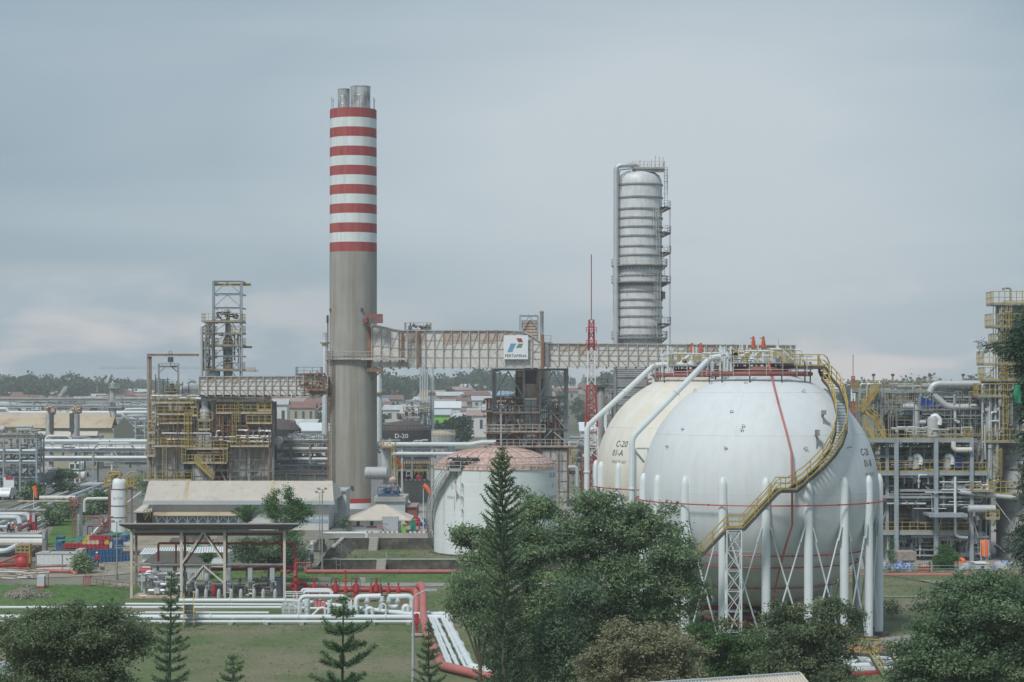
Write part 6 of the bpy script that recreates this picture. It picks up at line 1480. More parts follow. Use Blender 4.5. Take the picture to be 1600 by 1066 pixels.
mb = MB(); clutter(mb, PX(1388, YU), PX(1540, YU), YU+0.8, YU+8, PZ(828, YU), PZ(741, YU), 190, 93, (0.03, 0.17)); mb.build('middle_pipework', 'steel_grey', u)
mb = MB(); clutter(mb, PX(1388, YU), PX(1550, YU), YU+0.8, YU+7, PZ(880, YU), PZ(836, YU), 90, 94, (0.04, 0.18), 0.3); mb.build('lower_pipework', 'alu_pipe', u)
mb = MB(); clutter(mb, PX(1342, YU+4), PX(1550, YU+4), YU+3.8, YU+5, PZ(735, YU+4), PZ(612, YU+4), 110, 193, (0.025, 0.07), 0.4); mb.build('conduits', 'steel_grey', u)
mb = MB(); clutter(mb, PX(1385, YU), PX(1545, YU), YU-0.4, YU+1.5, PZ(800, YU), PZ(742, YU), 30, 95, (0.05, 0.14), 0.8); clutter(mb, PX(1350, YU), PX(1536, YU), YU+4.6, YU+6, PZ(642, YU+5), PZ(600, YU+5), 36, 96, (0.05, 0.15)); clutter(mb, PX(1395, YU), PX(1520, YU), YU-0.1, YU+3, PZ(684, YU), PZ(668, YU), 12, 97, (0.05, 0.13)); mb.build('insulated_pipes', 'alu_pipe', u)
# columns of scaffold at its left edge
t = thing('scaffold', 'thin brown scaffold between the white sphere and the process structure', 'scaffold', (PX(1340, 241), 241, 0)); mb = MB()
for px in (1334, 1340, 1346): mb.tube([V(PX(px, 240), 240, 0), P(px, 626, 240)], 0.05, 4)
for py in range(630, 700, 7): mb.bar(P(1333, py, 240), P(1347, py, 240), 0.06)
mb.build('tubes', 'steel_rusty', t, sm=0)
# big items inside
def hves(label, px0, px1, pyc, rpx, Y, m='alu_pipe', z0=None, name='horizontal_vessel', group=None, ax='x'):
    r = rpx*Y/F; c = V(PX((px0+px1)/2, Y), Y, PZ(pyc, Y)); t = thing(name, label, 'vessel', (c.x, c.y, c.z-r-0.3), group)
    MB().hcyl(c, r, (px1-px0)/2*Y/F-r*0.25, ax, 28).build('shell', m, t); mb = MB(); h_ = (px1-px0)/2*Y/F*0.6
    for s in (-1, 1): mb.box2(c.x+s*h_-0.15, c.x+s*h_+0.15, c.y-r*0.8, c.y+r*0.8, c.z-r-0.45, c.z-r*0.5)
    mb.build('saddle', 'steel_grey', t, sm=0); return t
hves('large silver drum on the upper deck of the process structure behind the blue sheet', 1480, 1530, 632, 11, YU+8)
hves('brown faded cylinder lying low in the process structure', 1400, 1445, 802, 9, YU+5, 'steel_rusty')
hves('dark rounded vessel end facing out in the middle of the process structure', 1420, 1450, 803, 12, YU+3.5, 'steel_grey', ax='y')
for i, (px, py, h_, w_, lb) in enumerate(((1430.5, 712, 20, 14, 'foil wrapped white exchanger, the left one on the third deck'), (1480, 712, 20, 14, 'foil wrapped white exchanger, the right one beside the blue bin'), (1458, 650, 32, 18, 'tall pale exchanger with a foil bend above the main deck'))):
    Y = YU+2; t = vessel_v('exchanger', lb, px-w_/2, px+w_/2, py, 0, Y, 'panel_clean', PZ(py+h_, Y), 0.6)
    mb = MB(); q = P(px+w_/2+1, py+6, Y-0.4); mb.tube(bend([P(px-2, py+2, Y-0.3), P(px+4, py-1, Y-0.5), P(px+w_/2+2, py+6, Y-0.5), P(px+w_/2+1, py+14, Y-0.5)], 0.5), 0.28, 8); mb.build('foil_wrap', 'sign_white', t)
t = thing('blue_bin', 'blue bin beside the right foil wrapped exchanger', 'bin', (PX(1498, YU+1), YU+1, PZ(729, YU+1))); MB().box2(PX(1493, YU+1), PX(1503.5, YU+1), YU+0.8, YU+1.8, PZ(731, YU+1), PZ(716.5, YU+1)).build('body', 'tarp_blue', t, sm=0); MB().box2(PX(1492.6, YU+1), PX(1504, YU+1), YU+0.7, YU+1.9, PZ(716.4, YU+1), PZ(715.3, YU+1)).build('rim', 'tarp_blue', t, sm=0)
t = thing('blue_tarp', 'bright blue sheet hung like a sail on the upper deck', 'tarpaulin', (PX(1455, YU+4.6), YU+4.6, PZ(637, YU+4.6))); mb = MB(); Y = YU+4.6
g = [(1439, 619, 1439.5, 636), (1447, 623, 1447, 637), (1455, 626.5, 1456, 637), (1463, 630, 1464, 638), (1472, 635, 1472, 637.5)]
for i, ((a, b, c, d), (e, f, g_, h_)) in enumerate(zip(g, g[1:])): mb.quad(P(c, d, Y-0.1*(i % 2)), P(g_, h_, Y-0.1*((i+1) % 2)), P(e, f, Y+0.1*((i+1) % 2)), P(a, b, Y+0.1*(i % 2)))
mb.build('sheet', 'tarp_blue', t)
t = thing('blue_wall_box', 'big flat slate blue casing seen behind the braces of the main deck', 'casing', (PX(1512, YU+9), YU+8.5, PZ(686, YU+9))); MB().box2(PX(1470, YU+8.4), PX(1533, YU+8.4), YU+8.4, YU+9.3, PZ(685, YU+8.4), PZ(649, YU+8.4)).build('casing', mat('tarp_slate', (0.14, 0.20, 0.30), 0.6, var=0.08).name, t, sm=0); MB().box2(PX(1385, YU+8.3), PX(1424, YU+8.3), YU+8.3, YU+9.3, PZ(685, YU+8.3), PZ(655, YU+8.3)).build('dark_louvre', 'gap_dark', t, sm=0)
for (pts, r, m_, lb) in (([(1453, 613), (1457, 603), (1465, 600), (1556, 600)], 0.42, 'alu_pipe', 'thick silver pipe running along the top deck to the right tower'), ([(1410, 635), (1426, 635), (1431, 637), (1431, 655), (1430, 680)], 0.36, 'alu_pipe', 'silver elbow pipe dropping through the upper deck left of the blue sheet'),
                         ([(1430, 660), (1446, 660)], 0.3, 'alu_pipe', 'short silver pipe joining the elbow pipe to its neighbour'), ([(1458, 616), (1480, 636), (1560, 636)], 0.4, 'alu_pipe', 'thick silver pipe sloping down behind the blue sheet'),
                         ([(1492, 616), (1492, 658), (1499, 660)], 0.18, 'white_paint', 'white vertical pipe right of the blue sheet'), ([(1490, 690), (1490, 700), (1494, 703), (1518, 703)], 0.3, 'duct_panel', 'cream pipe looping under the main deck'),
                         ([(1492.5, 745), (1492.5, 839), (1512, 840)], 0.16, 'white_paint', 'white drop pipe in front of the middle decks'), ([(1500, 769), (1535, 773), (1600, 779)], 0.26, 'alu_pipe', 'silver pipe running right towards the tower at mid height')):
    mb = MB(); Y = YU+ (4.4 if pts[0][1] < 680 else -0.4); mb.tube(bend([P(a, b, Y) for a, b in pts], 0.7), r, 12); o = mb.build('process_pipe', m_); tag(o, lb, 'pipe', 'pipes on the right process unit')
hves('fat silver duct elbow beside the tower at mid height', 1512, 1556, 795, 6, YU-1, 'alu_pipe', name='duct_elbow')
t = thing('yellow_basket', 'yellow railed landing at mid height left of the right tower', 'platform', (PX(1548, YU-1), YU-1, PZ(810, YU))); plat(t, 1541, 1562, 810, YU-1.5, 1.5, 'yellow', 'steel_grey', 1.0, 0.5)
t = thing('yellow_basket', 'yellow railed landing above the silver pipe left of the right tower', 'platform', (PX(1543, YU-1), YU-1, PZ(767, YU))); plat(t, 1520, 1552, 767, YU-1.5, 1.5, 'yellow', 'steel_grey', 1.0, 0.5)
# right tower
YR = 243.0; t = thing('right_tower', 'grey process tower with stacked yellow platforms at the right edge', 'column', (PX(1612, YR), YR, 0)); X_ = PX(1615, YR); r1 = PX(1615, YR)-PX(1558, YR)
MB().lathe([(r1, 0), (r1, PZ(772, YR)), (r1*1.04, PZ(771, YR)), (r1*0.98, PZ(690, YR)), (r1*0.98, PZ(625, YR)), (r1*0.82, PZ(560, YR)), (r1*0.82, PZ(470, YR)), (r1*0.6, PZ(462, YR)), (0, PZ(460, YR))], (X_, YR), 48).build('shell', 'panel_clean', t)
for py in (640, 700, 730, 760, 800, 830, 855): MB().lathe([(r1*0.98, PZ(py, YR)-0.12), (r1*1.06, PZ(py, YR)-0.08), (r1*1.06, PZ(py, YR)+0.08), (r1*0.98, PZ(py, YR)+0.12)], (X_, YR), 48).build('band', 'steel_grey', t)
for (a, b, py) in ((1552, 1625, 475), (1550, 1620, 510), (1556, 1620, 541), (1537, 1620, 569), (1539, 1620, 594), (1528, 1620, 619), (1540, 1625, 690), (1546, 1625, 772)): plat(t, a, b, py, YR-r1-0.8, 3.5, 'yellow', 'steel_grey', 1.5, 0.7, w=0.08)
for (px, a, b) in ((1570, 690, 619), (1575, 569, 475), (1567, 619, 569), (1560, 772, 700)): ladder_part(t, px, a, b, YR-r1-0.5, 'yellow', True)
mb = MB(); Y = YR-r1
for px in (1552, 1556, 1560, 1548): mb.tube([P(px, 690, Y), P(px, 475 if px > 1551 else 575, Y)], 0.05, 5)
mb.tube(bend([P(1579, 470, Y), P(1579, 451, Y), P(1571, 450, Y)], 0.2), 0.13, 6); mb.box(P(1568, 452, Y), (0.3, 0.2, 0.3)); clutter(mb, PX(1558, Y), PX(1580, Y), Y-0.6, Y+0.5, PZ(680, Y), PZ(476, Y), 70, 99, (0.05, 0.14), 0.4); mb.build('riser_pipes', 'steel_grey', t)
mb = MB(); clutter(mb, PX(1534, Y), PX(1560, Y), Y-0.6, Y+0.5, PZ(770, Y), PZ(600, Y), 50, 98, (0.05, 0.15), 0.25)
for a, b, c, d in ((1556, 850, 1580, 872), (1552, 780, 1590, 830), (1545, 640, 1552, 690)): mb.bar(P(a, b, Y-0.3), P(c, d, Y-0.3), 0.1)
mb.build('scaffold_poles', 'alu_pipe', t)
t = thing('red_tank', 'bright red upright tank at the foot of the right tower', 'tank', (PX(1538.5, YU-3), YU-3, PZ(869, YU-3))); MB().lathe([(0, PZ(869, YU-3)), (0.5, PZ(869, YU-3)), (0.53, PZ(867, YU-3)), (0.53, PZ(846, YU-3)), (0.45, PZ(844, YU-3)), (0, PZ(843.5, YU-3))], (PX(1538.5, YU-3), YU-3), 20).build('shell', 'orange', t); mb = MB()
for px in (1532, 1538.5, 1545): mb.bar(P(px, 870, YU-3.6), P(px, 843, YU-3.6), 0.07)
for s in (-0.4, 0.4): mb.tube([(PX(1538.5, YU-3)+s, YU-3, 0), (PX(1538.5, YU-3)+s, YU-3, PZ(869, YU-3))], 0.08, 6)
mb.build('cage', 'alu_pipe', t, sm=0)
t = thing('orange_bin', 'round orange-red bin right of the clipped green bush', 'bin', (PX(1502, 228), 228, 0)); MB().lathe([(0, 0.6), (0.5, 0.6), (0.5, PZ(875, 228)), (0.3, PZ(872, 228)), (0, PZ(871, 228))], (PX(1502, 228), 228), 18).build('body', 'orange', t); MB().cyl((PX(1502, 228), 228), 0.55, 0, 0.6, 12).build('base', 'kerb_concrete', t)
t = thing('site_cabin', 'small white site cabin with one window behind the red fire main', 'cabin', (PX(1533, 226), 226.5, 0)); MB().box2(PX(1523, 226), PX(1543, 226), 225.6, 227.6, 0.1, PZ(880.5, 226)).build('body', 'panel_clean', t, sm=0); MB().box2(PX(1531.5, 226), PX(1536.5, 226), 225.55, 225.62, PZ(888, 226), PZ(884, 226)).build('window', 'glass_dark', t, sm=0); MB().box2(PX(1522.5, 226), PX(1543.8, 226), 225.5, 227.7, PZ(880.5, 226)+0.005, PZ(879.5, 226)+0.02).build('roof', 'sign_white', t, sm=0)
t = thing('rusty_container', 'weathered beige concrete box under the lower deck, left of the bush', 'container', (PX(1415, 230), 231, 0)); MB().box2(PX(1398, 230), PX(1432, 230), 230, 233, 0.7, PZ(862.5, 230)).build('body', 'rubble', t, sm=0); MB().box2(PX(1401, 230), PX(1430, 230), 230.3, 232.7, 0, 0.7).build('plinth', 'kerb_concrete', t, sm=0)
t = thing('red_crate', 'low brick-red crate left of the clipped green bush', 'crate', (PX(1446, 224), 224.4, 0)); MB().box2(PX(1437, 224), PX(1455, 224), 224, 225, 0.1, PZ(886.5, 224)).build('body', 'relief_red', t, sm=0); mb = MB(); mb.rail([(PX(1437, 224), 223.97, 0.1), (PX(1455, 224), 223.97, 0.1)], 0.75, 0.25, 0.05); mb.build('slats', 'red_dull', t, sm=0)
rd = random.Random(77); 
for i in range(46):
    px = rd.uniform(1372, 1600)
    if 1455 < px < 1496 or 1520 < px < 1546: continue
    Y = rd.uniform(225.5, 229.5); m_ = rd.choice(('bag_blue', 'bag_blue', 'bag_white', 'bag_white', 'rubble')); s = rd.uniform(0.35, 0.75)
    mb = MB(); mb.lathe([(0, 0), (s*0.9, 0), (s, s*0.5), (s*0.8, s*0.95), (s*0.25, s*1.1), (0, s*1.1)], (PX(px, Y), Y), 9); o = mb.build('sack', m_)
    nm = {'bag_blue': 'blue printed', 'bag_white': 'greyish white', 'rubble': 'dusty brown'}[m_]
    tag(o, 'bulging %s sack in the line of sacks behind the red fire main' % nm, 'sack', '%s sacks behind the fire main' % nm)
t = thing('mesh_fence', 'thin wire fence with grey posts along the right fire main', 'fence', (PX(1450, 224), 223.5, 0)); 
for px in (1376, 1388, 1421.5, 1456, 1500, 1542, 1580): MB().tube([V(PX(px, 223.4), 223.4, 0), P(px, 878, 223.4)], 0.06, 6).build('post', 'grey_cabinet', t)
mb = MB()
for py in (884, 889): mb.tube([P(1376, py, 223.4), P(1610, py, 223.4)], 0.02, 4)
mb.build('wire', 'grey_cabinet', t)
# ------------------------------------------------------------------ left plant area
t = thing('workshop_hall', 'large tan hall with a rusty gabled roof behind the pipe bridge', 'building', (PX(90, 470), 476, 2.4))
Y = 470.0
xa, xb = PX(-60, Y), PX(180, Y); ze = PZ(669, Y); Yr = Y+13; zr = PZ(651, Yr); yb = Y+26
MB().box2(xa, PX(177, Y), Y+0.8, yb-0.8, 2.2, ze-0.1).build('wall', 'wall_tan', t, sm=0)
mb = MB(); mb.quad((xa, Y, ze), (PX(174, Y), Y, ze), (PX(180, Yr), Yr, zr), (xa, Yr, zr)); mb.quad((PX(184, yb), yb, ze), (xa, yb, ze), (xa, Yr, zr), (PX(180, Yr), Yr, zr)); mb.build('roof', 'roof_tan', t, sm=0)
mb = MB(); mb.box2(xa, PX(173, Yr), Yr-0.8, Yr+0.8, zr-0.3, zr+1.0); mb.build('ridge_vent', 'roof_beige', t, sm=0)
mb = MB(); mb.tri((PX(177, Y), Y+0.85, ze-0.1), (PX(177, Y), yb-0.85, ze-0.1), (PX(177, Y), Yr, zr-0.1)); mb.build('gable', 'wall_tan', t, sm=0)
t = thing('tan_annex', 'lower pale annex with a cream roof in front of the tan hall', 'building', (PX(104, 440), 443, 2.4)); Y = 440.0
MB().box2(PX(62, Y), PX(151, Y), Y+0.5, Y+8, 2.2, PZ(681.5, Y)).build('wall', 'wall_tan', t, sm=0)
mb = MB(); mb.quad(P(57, 681, Y), P(152, 681, Y), P(153, 674, Y+5), P(60, 674, Y+5)); mb.quad(P(153, 674, Y+5), P(154, 681.4, Y+9), P(57, 681.4, Y+9), P(60, 674, Y+5)); mb.build('roof', 'roof_beige', t, sm=0)
for i, (a, b) in enumerate(((71.5, 84), (111, 124.5))):
    t = thing('scrubber_stack', ['grey stack with a rusty cap in front of the tan hall, the left one', 'grey stack with a rusty cap in front of the tan hall, the right one'][i], 'stack', (PX((a+b)/2, 432), 432, 2.4)); Y = 432.0; r = (b-a)/2*Y/F; X_ = PX((a+b)/2, Y)
    MB().lathe([(r, 2.4), (r, PZ(648, Y)), (0, PZ(648, Y))], (X_, Y), 24).build('shell', 'panel_grey', t); MB().box2(X_+(r*0.2 if i == 0 else -r*1.1), X_+(r*1.1 if i == 0 else -r*0.2), Y-r-0.2, Y-r*0.3, PZ(675, Y), PZ(646, Y)).build('side_duct', 'steel_dark', t, sm=0)
    mb = MB(); clutter(mb, X_-r*1.2, X_+r*1.2, Y-1, Y+1, PZ(647, Y), PZ(634, Y), 22, 120+i, (0.1, 0.3)); mb.build('cap', 'duct_rust', t)
def rack(label, px0, px1, pys, Y, depth, bays, r=(0.12, 0.35), m='steel_blue', pm='alu_pipe', npipe=5, seed=0, rails=None, name='pipe_rack', base=2.4, extra=0):
    t = thing(name, label, 'pipe rack', (PX((px0+px1)/2, Y), Y+depth/2, base)); rd = random.Random(seed)
    for i in range(bays+1):
        px = px0+(px1-px0)*i/bays
        for dy in (0, depth): MB().ibar(V(PX(px, Y), Y+dy, base), V(PX(px, Y), Y+dy, PZ(pys[0], Y)), 0.27, 0.27).build('column', m, t, sm=0)
    mb = MB()
    for py in pys:
        for dy in (-0.02, depth): mb.ibar(V(PX(px0, Y), Y+dy, PZ(py, Y)), V(PX(px1, Y), Y+dy, PZ(py, Y)), 0.22, 0.3)
        for i in range(bays+1): X_ = PX(px0+(px1-px0)*i/bays, Y); mb.bar((X_, Y, PZ(py, Y)), (X_, Y+depth, PZ(py, Y)), 0.3)
    mb.build('beams', m, t, sm=0)
    k = 0
    for py in pys:
        z = PZ(py, Y)+0.2
        for j in range(npipe):
            rr = rd.uniform(*r); yy = Y+0.3+(depth-0.6)*j/max(1, npipe-1); mb = MB(); a = px0+rd.uniform(-4, 2); b = px1+rd.uniform(-2, 4)
            pts = [V(PX(a, Y), yy, z+rr), V(PX(b, Y), yy, z+rr)]
            if rd.random() < 0.35: c = PX(rd.uniform(a, b), Y); hh = rd.uniform(0.6, 1.4); c2 = c+rd.uniform(3, 8); pts = [pts[0], V(c, yy, z+rr), V(c+hh*0.7, yy, z+rr+hh), V(c2, yy, z+rr+hh), V(c2+hh*0.7, yy, z+rr), pts[1]]; pts = pts if c2+hh < pts[-1].x else [pts[0], pts[-1]]
            mb.tube(bend(pts, 0.4, 3), rr, 8); mb.build('pipe', rd.choice((pm, pm, 'white_paint', 'duct_panel', 'steel_grey')), t)
    if extra: mb = MB(); clutter(mb, PX(px0, Y), PX(px1, Y), Y+0.3, Y+depth, PZ(pys[-1], Y)-2.0, PZ(pys[0], Y)+1.2, extra, seed+7, (0.06, 0.22)); mb.build('valves_and_fittings', 'haze_steel', t)
    if rails: mb = MB(); mb.rail([V(PX(px0, Y), Y-0.1, PZ(pys[0], Y)+0.2), V(PX(px1, Y), Y-0.1, PZ(pys[0], Y)+0.2)], 1.1, 1.6, 0.08); mb.build('railing', rails, t, sm=0)
    return t
rack('long blue-grey pipe bridge crossing behind the old heater at the left', 55, 236, (705, 720), 345, 4, 2, seed=1, npipe=6, rails='steel_blue', extra=26)
rack('pinkish pipe run above and behind the blue-grey pipe bridge', 60, 232, (694,), 372, 4, 3, m='duct_panel', pm='duct_panel', seed=2, npipe=5, extra=22)
rack('tall pipe rack with orange landings at the far left edge', -20, 57, (684, 708, 724), 330, 5, 3, seed=3, npipe=5, rails='yellow_old', extra=46)
rack('low rack with tanks under it at the far left edge', -20, 60, (750,), 332, 4, 4, seed=4, npipe=3, extra=40)
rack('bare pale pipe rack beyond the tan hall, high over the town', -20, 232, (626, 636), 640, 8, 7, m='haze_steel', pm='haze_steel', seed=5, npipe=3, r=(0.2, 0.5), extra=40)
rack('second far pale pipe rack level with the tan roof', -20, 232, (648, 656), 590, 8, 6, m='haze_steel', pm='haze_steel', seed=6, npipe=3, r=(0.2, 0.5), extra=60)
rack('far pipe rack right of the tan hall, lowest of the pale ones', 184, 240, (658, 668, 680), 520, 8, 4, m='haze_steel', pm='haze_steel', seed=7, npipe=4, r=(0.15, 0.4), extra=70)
rack('pipe rack between the old heater and the chimney', 425, 514, (692, 706, 722), 312, 4, 3, m='steel_grey', seed=8, npipe=4, rails='steel_grey', extra=60)
rack('rusty low rack full of valves left of the chimney base', 425, 514, (740, 748), 306, 4, 4, m='duct_frame', pm='duct_rust', seed=9, npipe=3, r=(0.08, 0.2), extra=90)
rack('low pipe rack under the black tank, right of the chimney', 588, 700, (700,), 330, 3, 4, m='steel_grey', seed=10, npipe=3, r=(0.1, 0.25), extra=20)
rack('brown pipe rack between dome tank and cream sphere', 888, 930, (700, 740), 320, 4, 2, m='steel_rusty', pm='steel_rusty', seed=12, npipe=3, extra=40)
hves('white domed drum on the tall left rack, beside the other', 25, 52, 671, 6.5, 338, 'panel_clean'); hves('white domed drum on the tall left rack at the very edge', -22, 9, 671, 6, 338, 'panel_clean')
hves('round silver drum above the pipe rack left of the chimney', 425, 444, 689, 7, 309, 'sign_white', ax='y'); hves('small silver drum on the rack just left of the chimney', 440, 500, 700, 5, 316, 'alu_pipe')
t = thing('process_tower', 'slim beige tower with platforms rising over the far racks at the left', 'tower', (PX(176, 540), 540, 2.4)); Y = 540.0
mb = MB(); mb.lathe([(1.0, 2.4), (1.0, PZ(640, Y)), (0.8, PZ(638, Y)), (0.7, PZ(600, Y)), (0.3, PZ(598, Y)), (0, PZ(594, Y))], (PX(176, Y), Y), 20); mb.build('shell', 'panel_grey', t)
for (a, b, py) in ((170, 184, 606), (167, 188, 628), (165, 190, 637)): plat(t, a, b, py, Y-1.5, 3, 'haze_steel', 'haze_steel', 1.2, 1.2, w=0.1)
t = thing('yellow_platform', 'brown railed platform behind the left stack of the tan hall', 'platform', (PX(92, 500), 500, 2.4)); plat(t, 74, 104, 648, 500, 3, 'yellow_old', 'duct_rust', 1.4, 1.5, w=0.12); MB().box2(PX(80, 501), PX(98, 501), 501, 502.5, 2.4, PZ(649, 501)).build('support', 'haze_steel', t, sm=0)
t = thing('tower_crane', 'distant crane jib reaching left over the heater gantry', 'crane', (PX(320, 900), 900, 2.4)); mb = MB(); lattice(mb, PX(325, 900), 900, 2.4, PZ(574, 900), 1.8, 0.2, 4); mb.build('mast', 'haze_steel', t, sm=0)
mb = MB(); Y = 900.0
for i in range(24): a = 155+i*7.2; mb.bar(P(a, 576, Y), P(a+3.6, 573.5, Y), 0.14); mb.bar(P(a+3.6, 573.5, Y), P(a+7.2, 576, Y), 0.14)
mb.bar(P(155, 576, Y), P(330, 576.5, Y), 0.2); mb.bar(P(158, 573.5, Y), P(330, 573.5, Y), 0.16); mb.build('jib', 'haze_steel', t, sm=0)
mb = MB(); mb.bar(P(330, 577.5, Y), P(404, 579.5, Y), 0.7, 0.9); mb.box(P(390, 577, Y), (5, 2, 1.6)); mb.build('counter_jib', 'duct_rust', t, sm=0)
rng = np.random.default_rng(8)
# steam
sm = bpy.data.materials.new('steam'); sm.use_nodes = True; tn_ = sm.node_tree; tn_.nodes.remove(tn_.nodes['Principled BSDF']); pv = tn_.nodes.new('ShaderNodeVolumePrincipled'); pv.inputs['Color'].default_value = (0.97, 0.97, 0.98, 1); pv.inputs['Density'].default_value = 1.6
tn_.links.new(pv.outputs[0], tn_.nodes['Material Output'].inputs['Volume']); MATS['steam'] = sm
mb = MB(); mb.tube([P(91, 624, 660), P(93, 620, 660), P(96, 615, 660.4), P(100, 610.5, 660), P(102, 606.5, 659.6), P(105, 603, 660)], [0.2, 0.4, 0.6, 0.75, 0.7, 0.2], 12); o = mb.build('steam_plume', 'steam'); tag(o, 'small white plume of steam drifting over the far racks', 'steam')
# white upright tank with yellow crown
Y = 251.0; t = thing('upright_tank', 'tall white upright tank with a yellow railed crown by the road', 'tank', (PX(186, Y), Y, 2.2)); X_ = PX(186, Y); r = 12.8*Y/F
sh = MB().lathe([(r, 2.2), (r, PZ(757, Y)), (r*0.93, PZ(752, Y)), (r*0.7, PZ(748.5, Y)), (r*0.35, PZ(747, Y)), (0, PZ(746.5, Y))], (X_, Y), 36).build('shell', 'tank_white', t)
for py in (764, 790, 808): MB().lathe([(r, PZ(py, Y)-0.05), (r+0.06, PZ(py, Y)-0.04), (r+0.06, PZ(py, Y)+0.04), (r, PZ(py, Y)+0.05)], (X_, Y), 36).build('red_band', 'red_dull', t)
mb = MB(); text_on(mb, '56-T1E', lambda u, v: (X_+(r+0.02)*sin((u+0)/r), Y-(r+0.02)*cos(u/r), PZ(780, Y)+v), 0.42); mb.build('lettering', 'letter_faint', sh, sm=0)
for (a, b) in ((163, 173), (199, 209)): plat(t, a, b, 759, Y-0.9, 1.8, 'yellow', 'yellow_old', 1.0, 0.45, w=0.09, brackets=False)
mb = MB(); 
for py in (738, 742): mb.tube(bend([P(168, 757, Y-0.6), P(168, py, Y-0.6), P(188, py-1, Y-0.6), P(188, 748, Y-0.6)], 0.3), 0.08, 6)
mb.tube(bend([P(198, 830, Y-0.3), P(198, 741, Y-0.3), P(206, 737, Y), P(211, 738, Y)], 0.4), 0.09, 6); clutter(mb, PX(170, Y), PX(190, Y), Y-0.7, Y+0.4, PZ(748, Y), PZ(738, Y), 16, 131, (0.05, 0.1)); mb.build('crown_pipework', 'yellow', t)
mb = MB()
for px in (169.5, 171.5): mb.tube([P(px, 836, Y-0.5), P(px, 762, Y-0.5)], 0.06, 6)
mb.tube([P(207, 836, Y), P(207, 745, Y)], 0.05, 6); mb.tube([P(205, 836, Y), P(205, 745, Y)], 0.05, 6); mb.build('side_lines', 'red_dull', t)
t = vessel_v('slim_vessel', 'slim light grey upright vessel beside a brown stair tower', 119.5, 129, 786, 840, 243, 'panel_grey', 1.6, 0.5); mb = MB(); clutter(mb, PX(110, 243), PX(121, 243), 242.3, 244, 1.8, PZ(782, 243), 14, 133, (0.03, 0.08), 0.3); mb.ladder((PX(116, 242), 242.2), 1.6, PZ(783, 242), 0.6, t=0.08); mb.build('side_frame', 'steel_rusty', t); plat(t, 108, 122, 789, 242, 1.4, 'red_dull', 'steel_rusty', 0.9, 0.5)
mb = MB(); clutter(mb, PX(128, 244), PX(172, 244), 243.5, 247, 1.8, PZ(808, 244), 30, 134, (0.03, 0.09), 0.5); o = mb.build('valve_manifold', 'red_dull'); tag(o, 'tangle of dark red valves and thin pipes between slim vessel and white tank', 'valves')
run('road_pipe', 'cream pipe on posts with a bend, left of the white upright tank', 'pipe', [P(132, 800, 262), P(132, 779.5, 262), P(169, 779, 262)], 0.2, 'duct_panel'); run('road_pipe', 'pinkish pipe on trestles above the trench pipes', 'pipe', [P(62, 778, 268), P(118, 778, 268)], 0.3, 'duct_panel'); run('road_pipe', 'rusty yellow pipe above the road trench, behind the windsock', 'pipe', [P(28, 783.5, 262), P(120, 783.5, 262)], 0.12, 'roof_tan')
t = thing('pipe_canopy', 'small flat white canopy over the pipe trench right of the dark truck', 'canopy', (PX(145, 320), 320, 2.4)); MB().box2(PX(129, 320), PX(160, 320), 318, 324, PZ(757.5, 320), PZ(755.5, 320)).build('roof', 'panel_clean', t, sm=0); MB().box2(PX(158, 320), PX(160.5, 320), 318.3, 319, 2.4, PZ(757.8, 320)).build('support', 'panel_clean', t, sm=0)
# trench pipes running away
rd = random.Random(21)
cols_ = ['alu_pipe', 'duct_panel', 'white_paint', 'steel_grey', 'alu_pipe', 'white_paint', 'steel_dark', 'duct_panel', 'alu_pipe', 'steel_grey']
t = thing('trench_pipes', 'bed of parallel pipes running away between the two roads', 'pipe bed', (-64, 300, 2.0))
for i in range(10):
    x0 = -62.0-i*1.15; mb = MB(); z = 2.75+0.15*(i % 2); mb.tube([(x0+1.5, 252, z), (x0-2.2, 300, z), (x0-7.5, 372, z)], rd.uniform(0.14, 0.3), 8); mb.build('pipe', cols_[i], t)
mb = MB()
for k_ in range(14): Y = 254+k_*8.5; xx0 = -61-(Y-254)*0.075; mb.box2(xx0-11.5, xx0+1.5, Y, Y+0.3, 2.2, 2.6)
mb.build('sleepers', 'kerb_concrete', t, sm=0)
strip('pipe_trench', [(-67.3, 252), (-70, 300), (-76, 372)], 12.5, 'm_ground', 0.05)
strip('grass_verge', [(-55.7, 244), (-58.5, 262), (-64.3, 310), (-72, 378)], 3.2, 'm_lawn_green', 0.1)
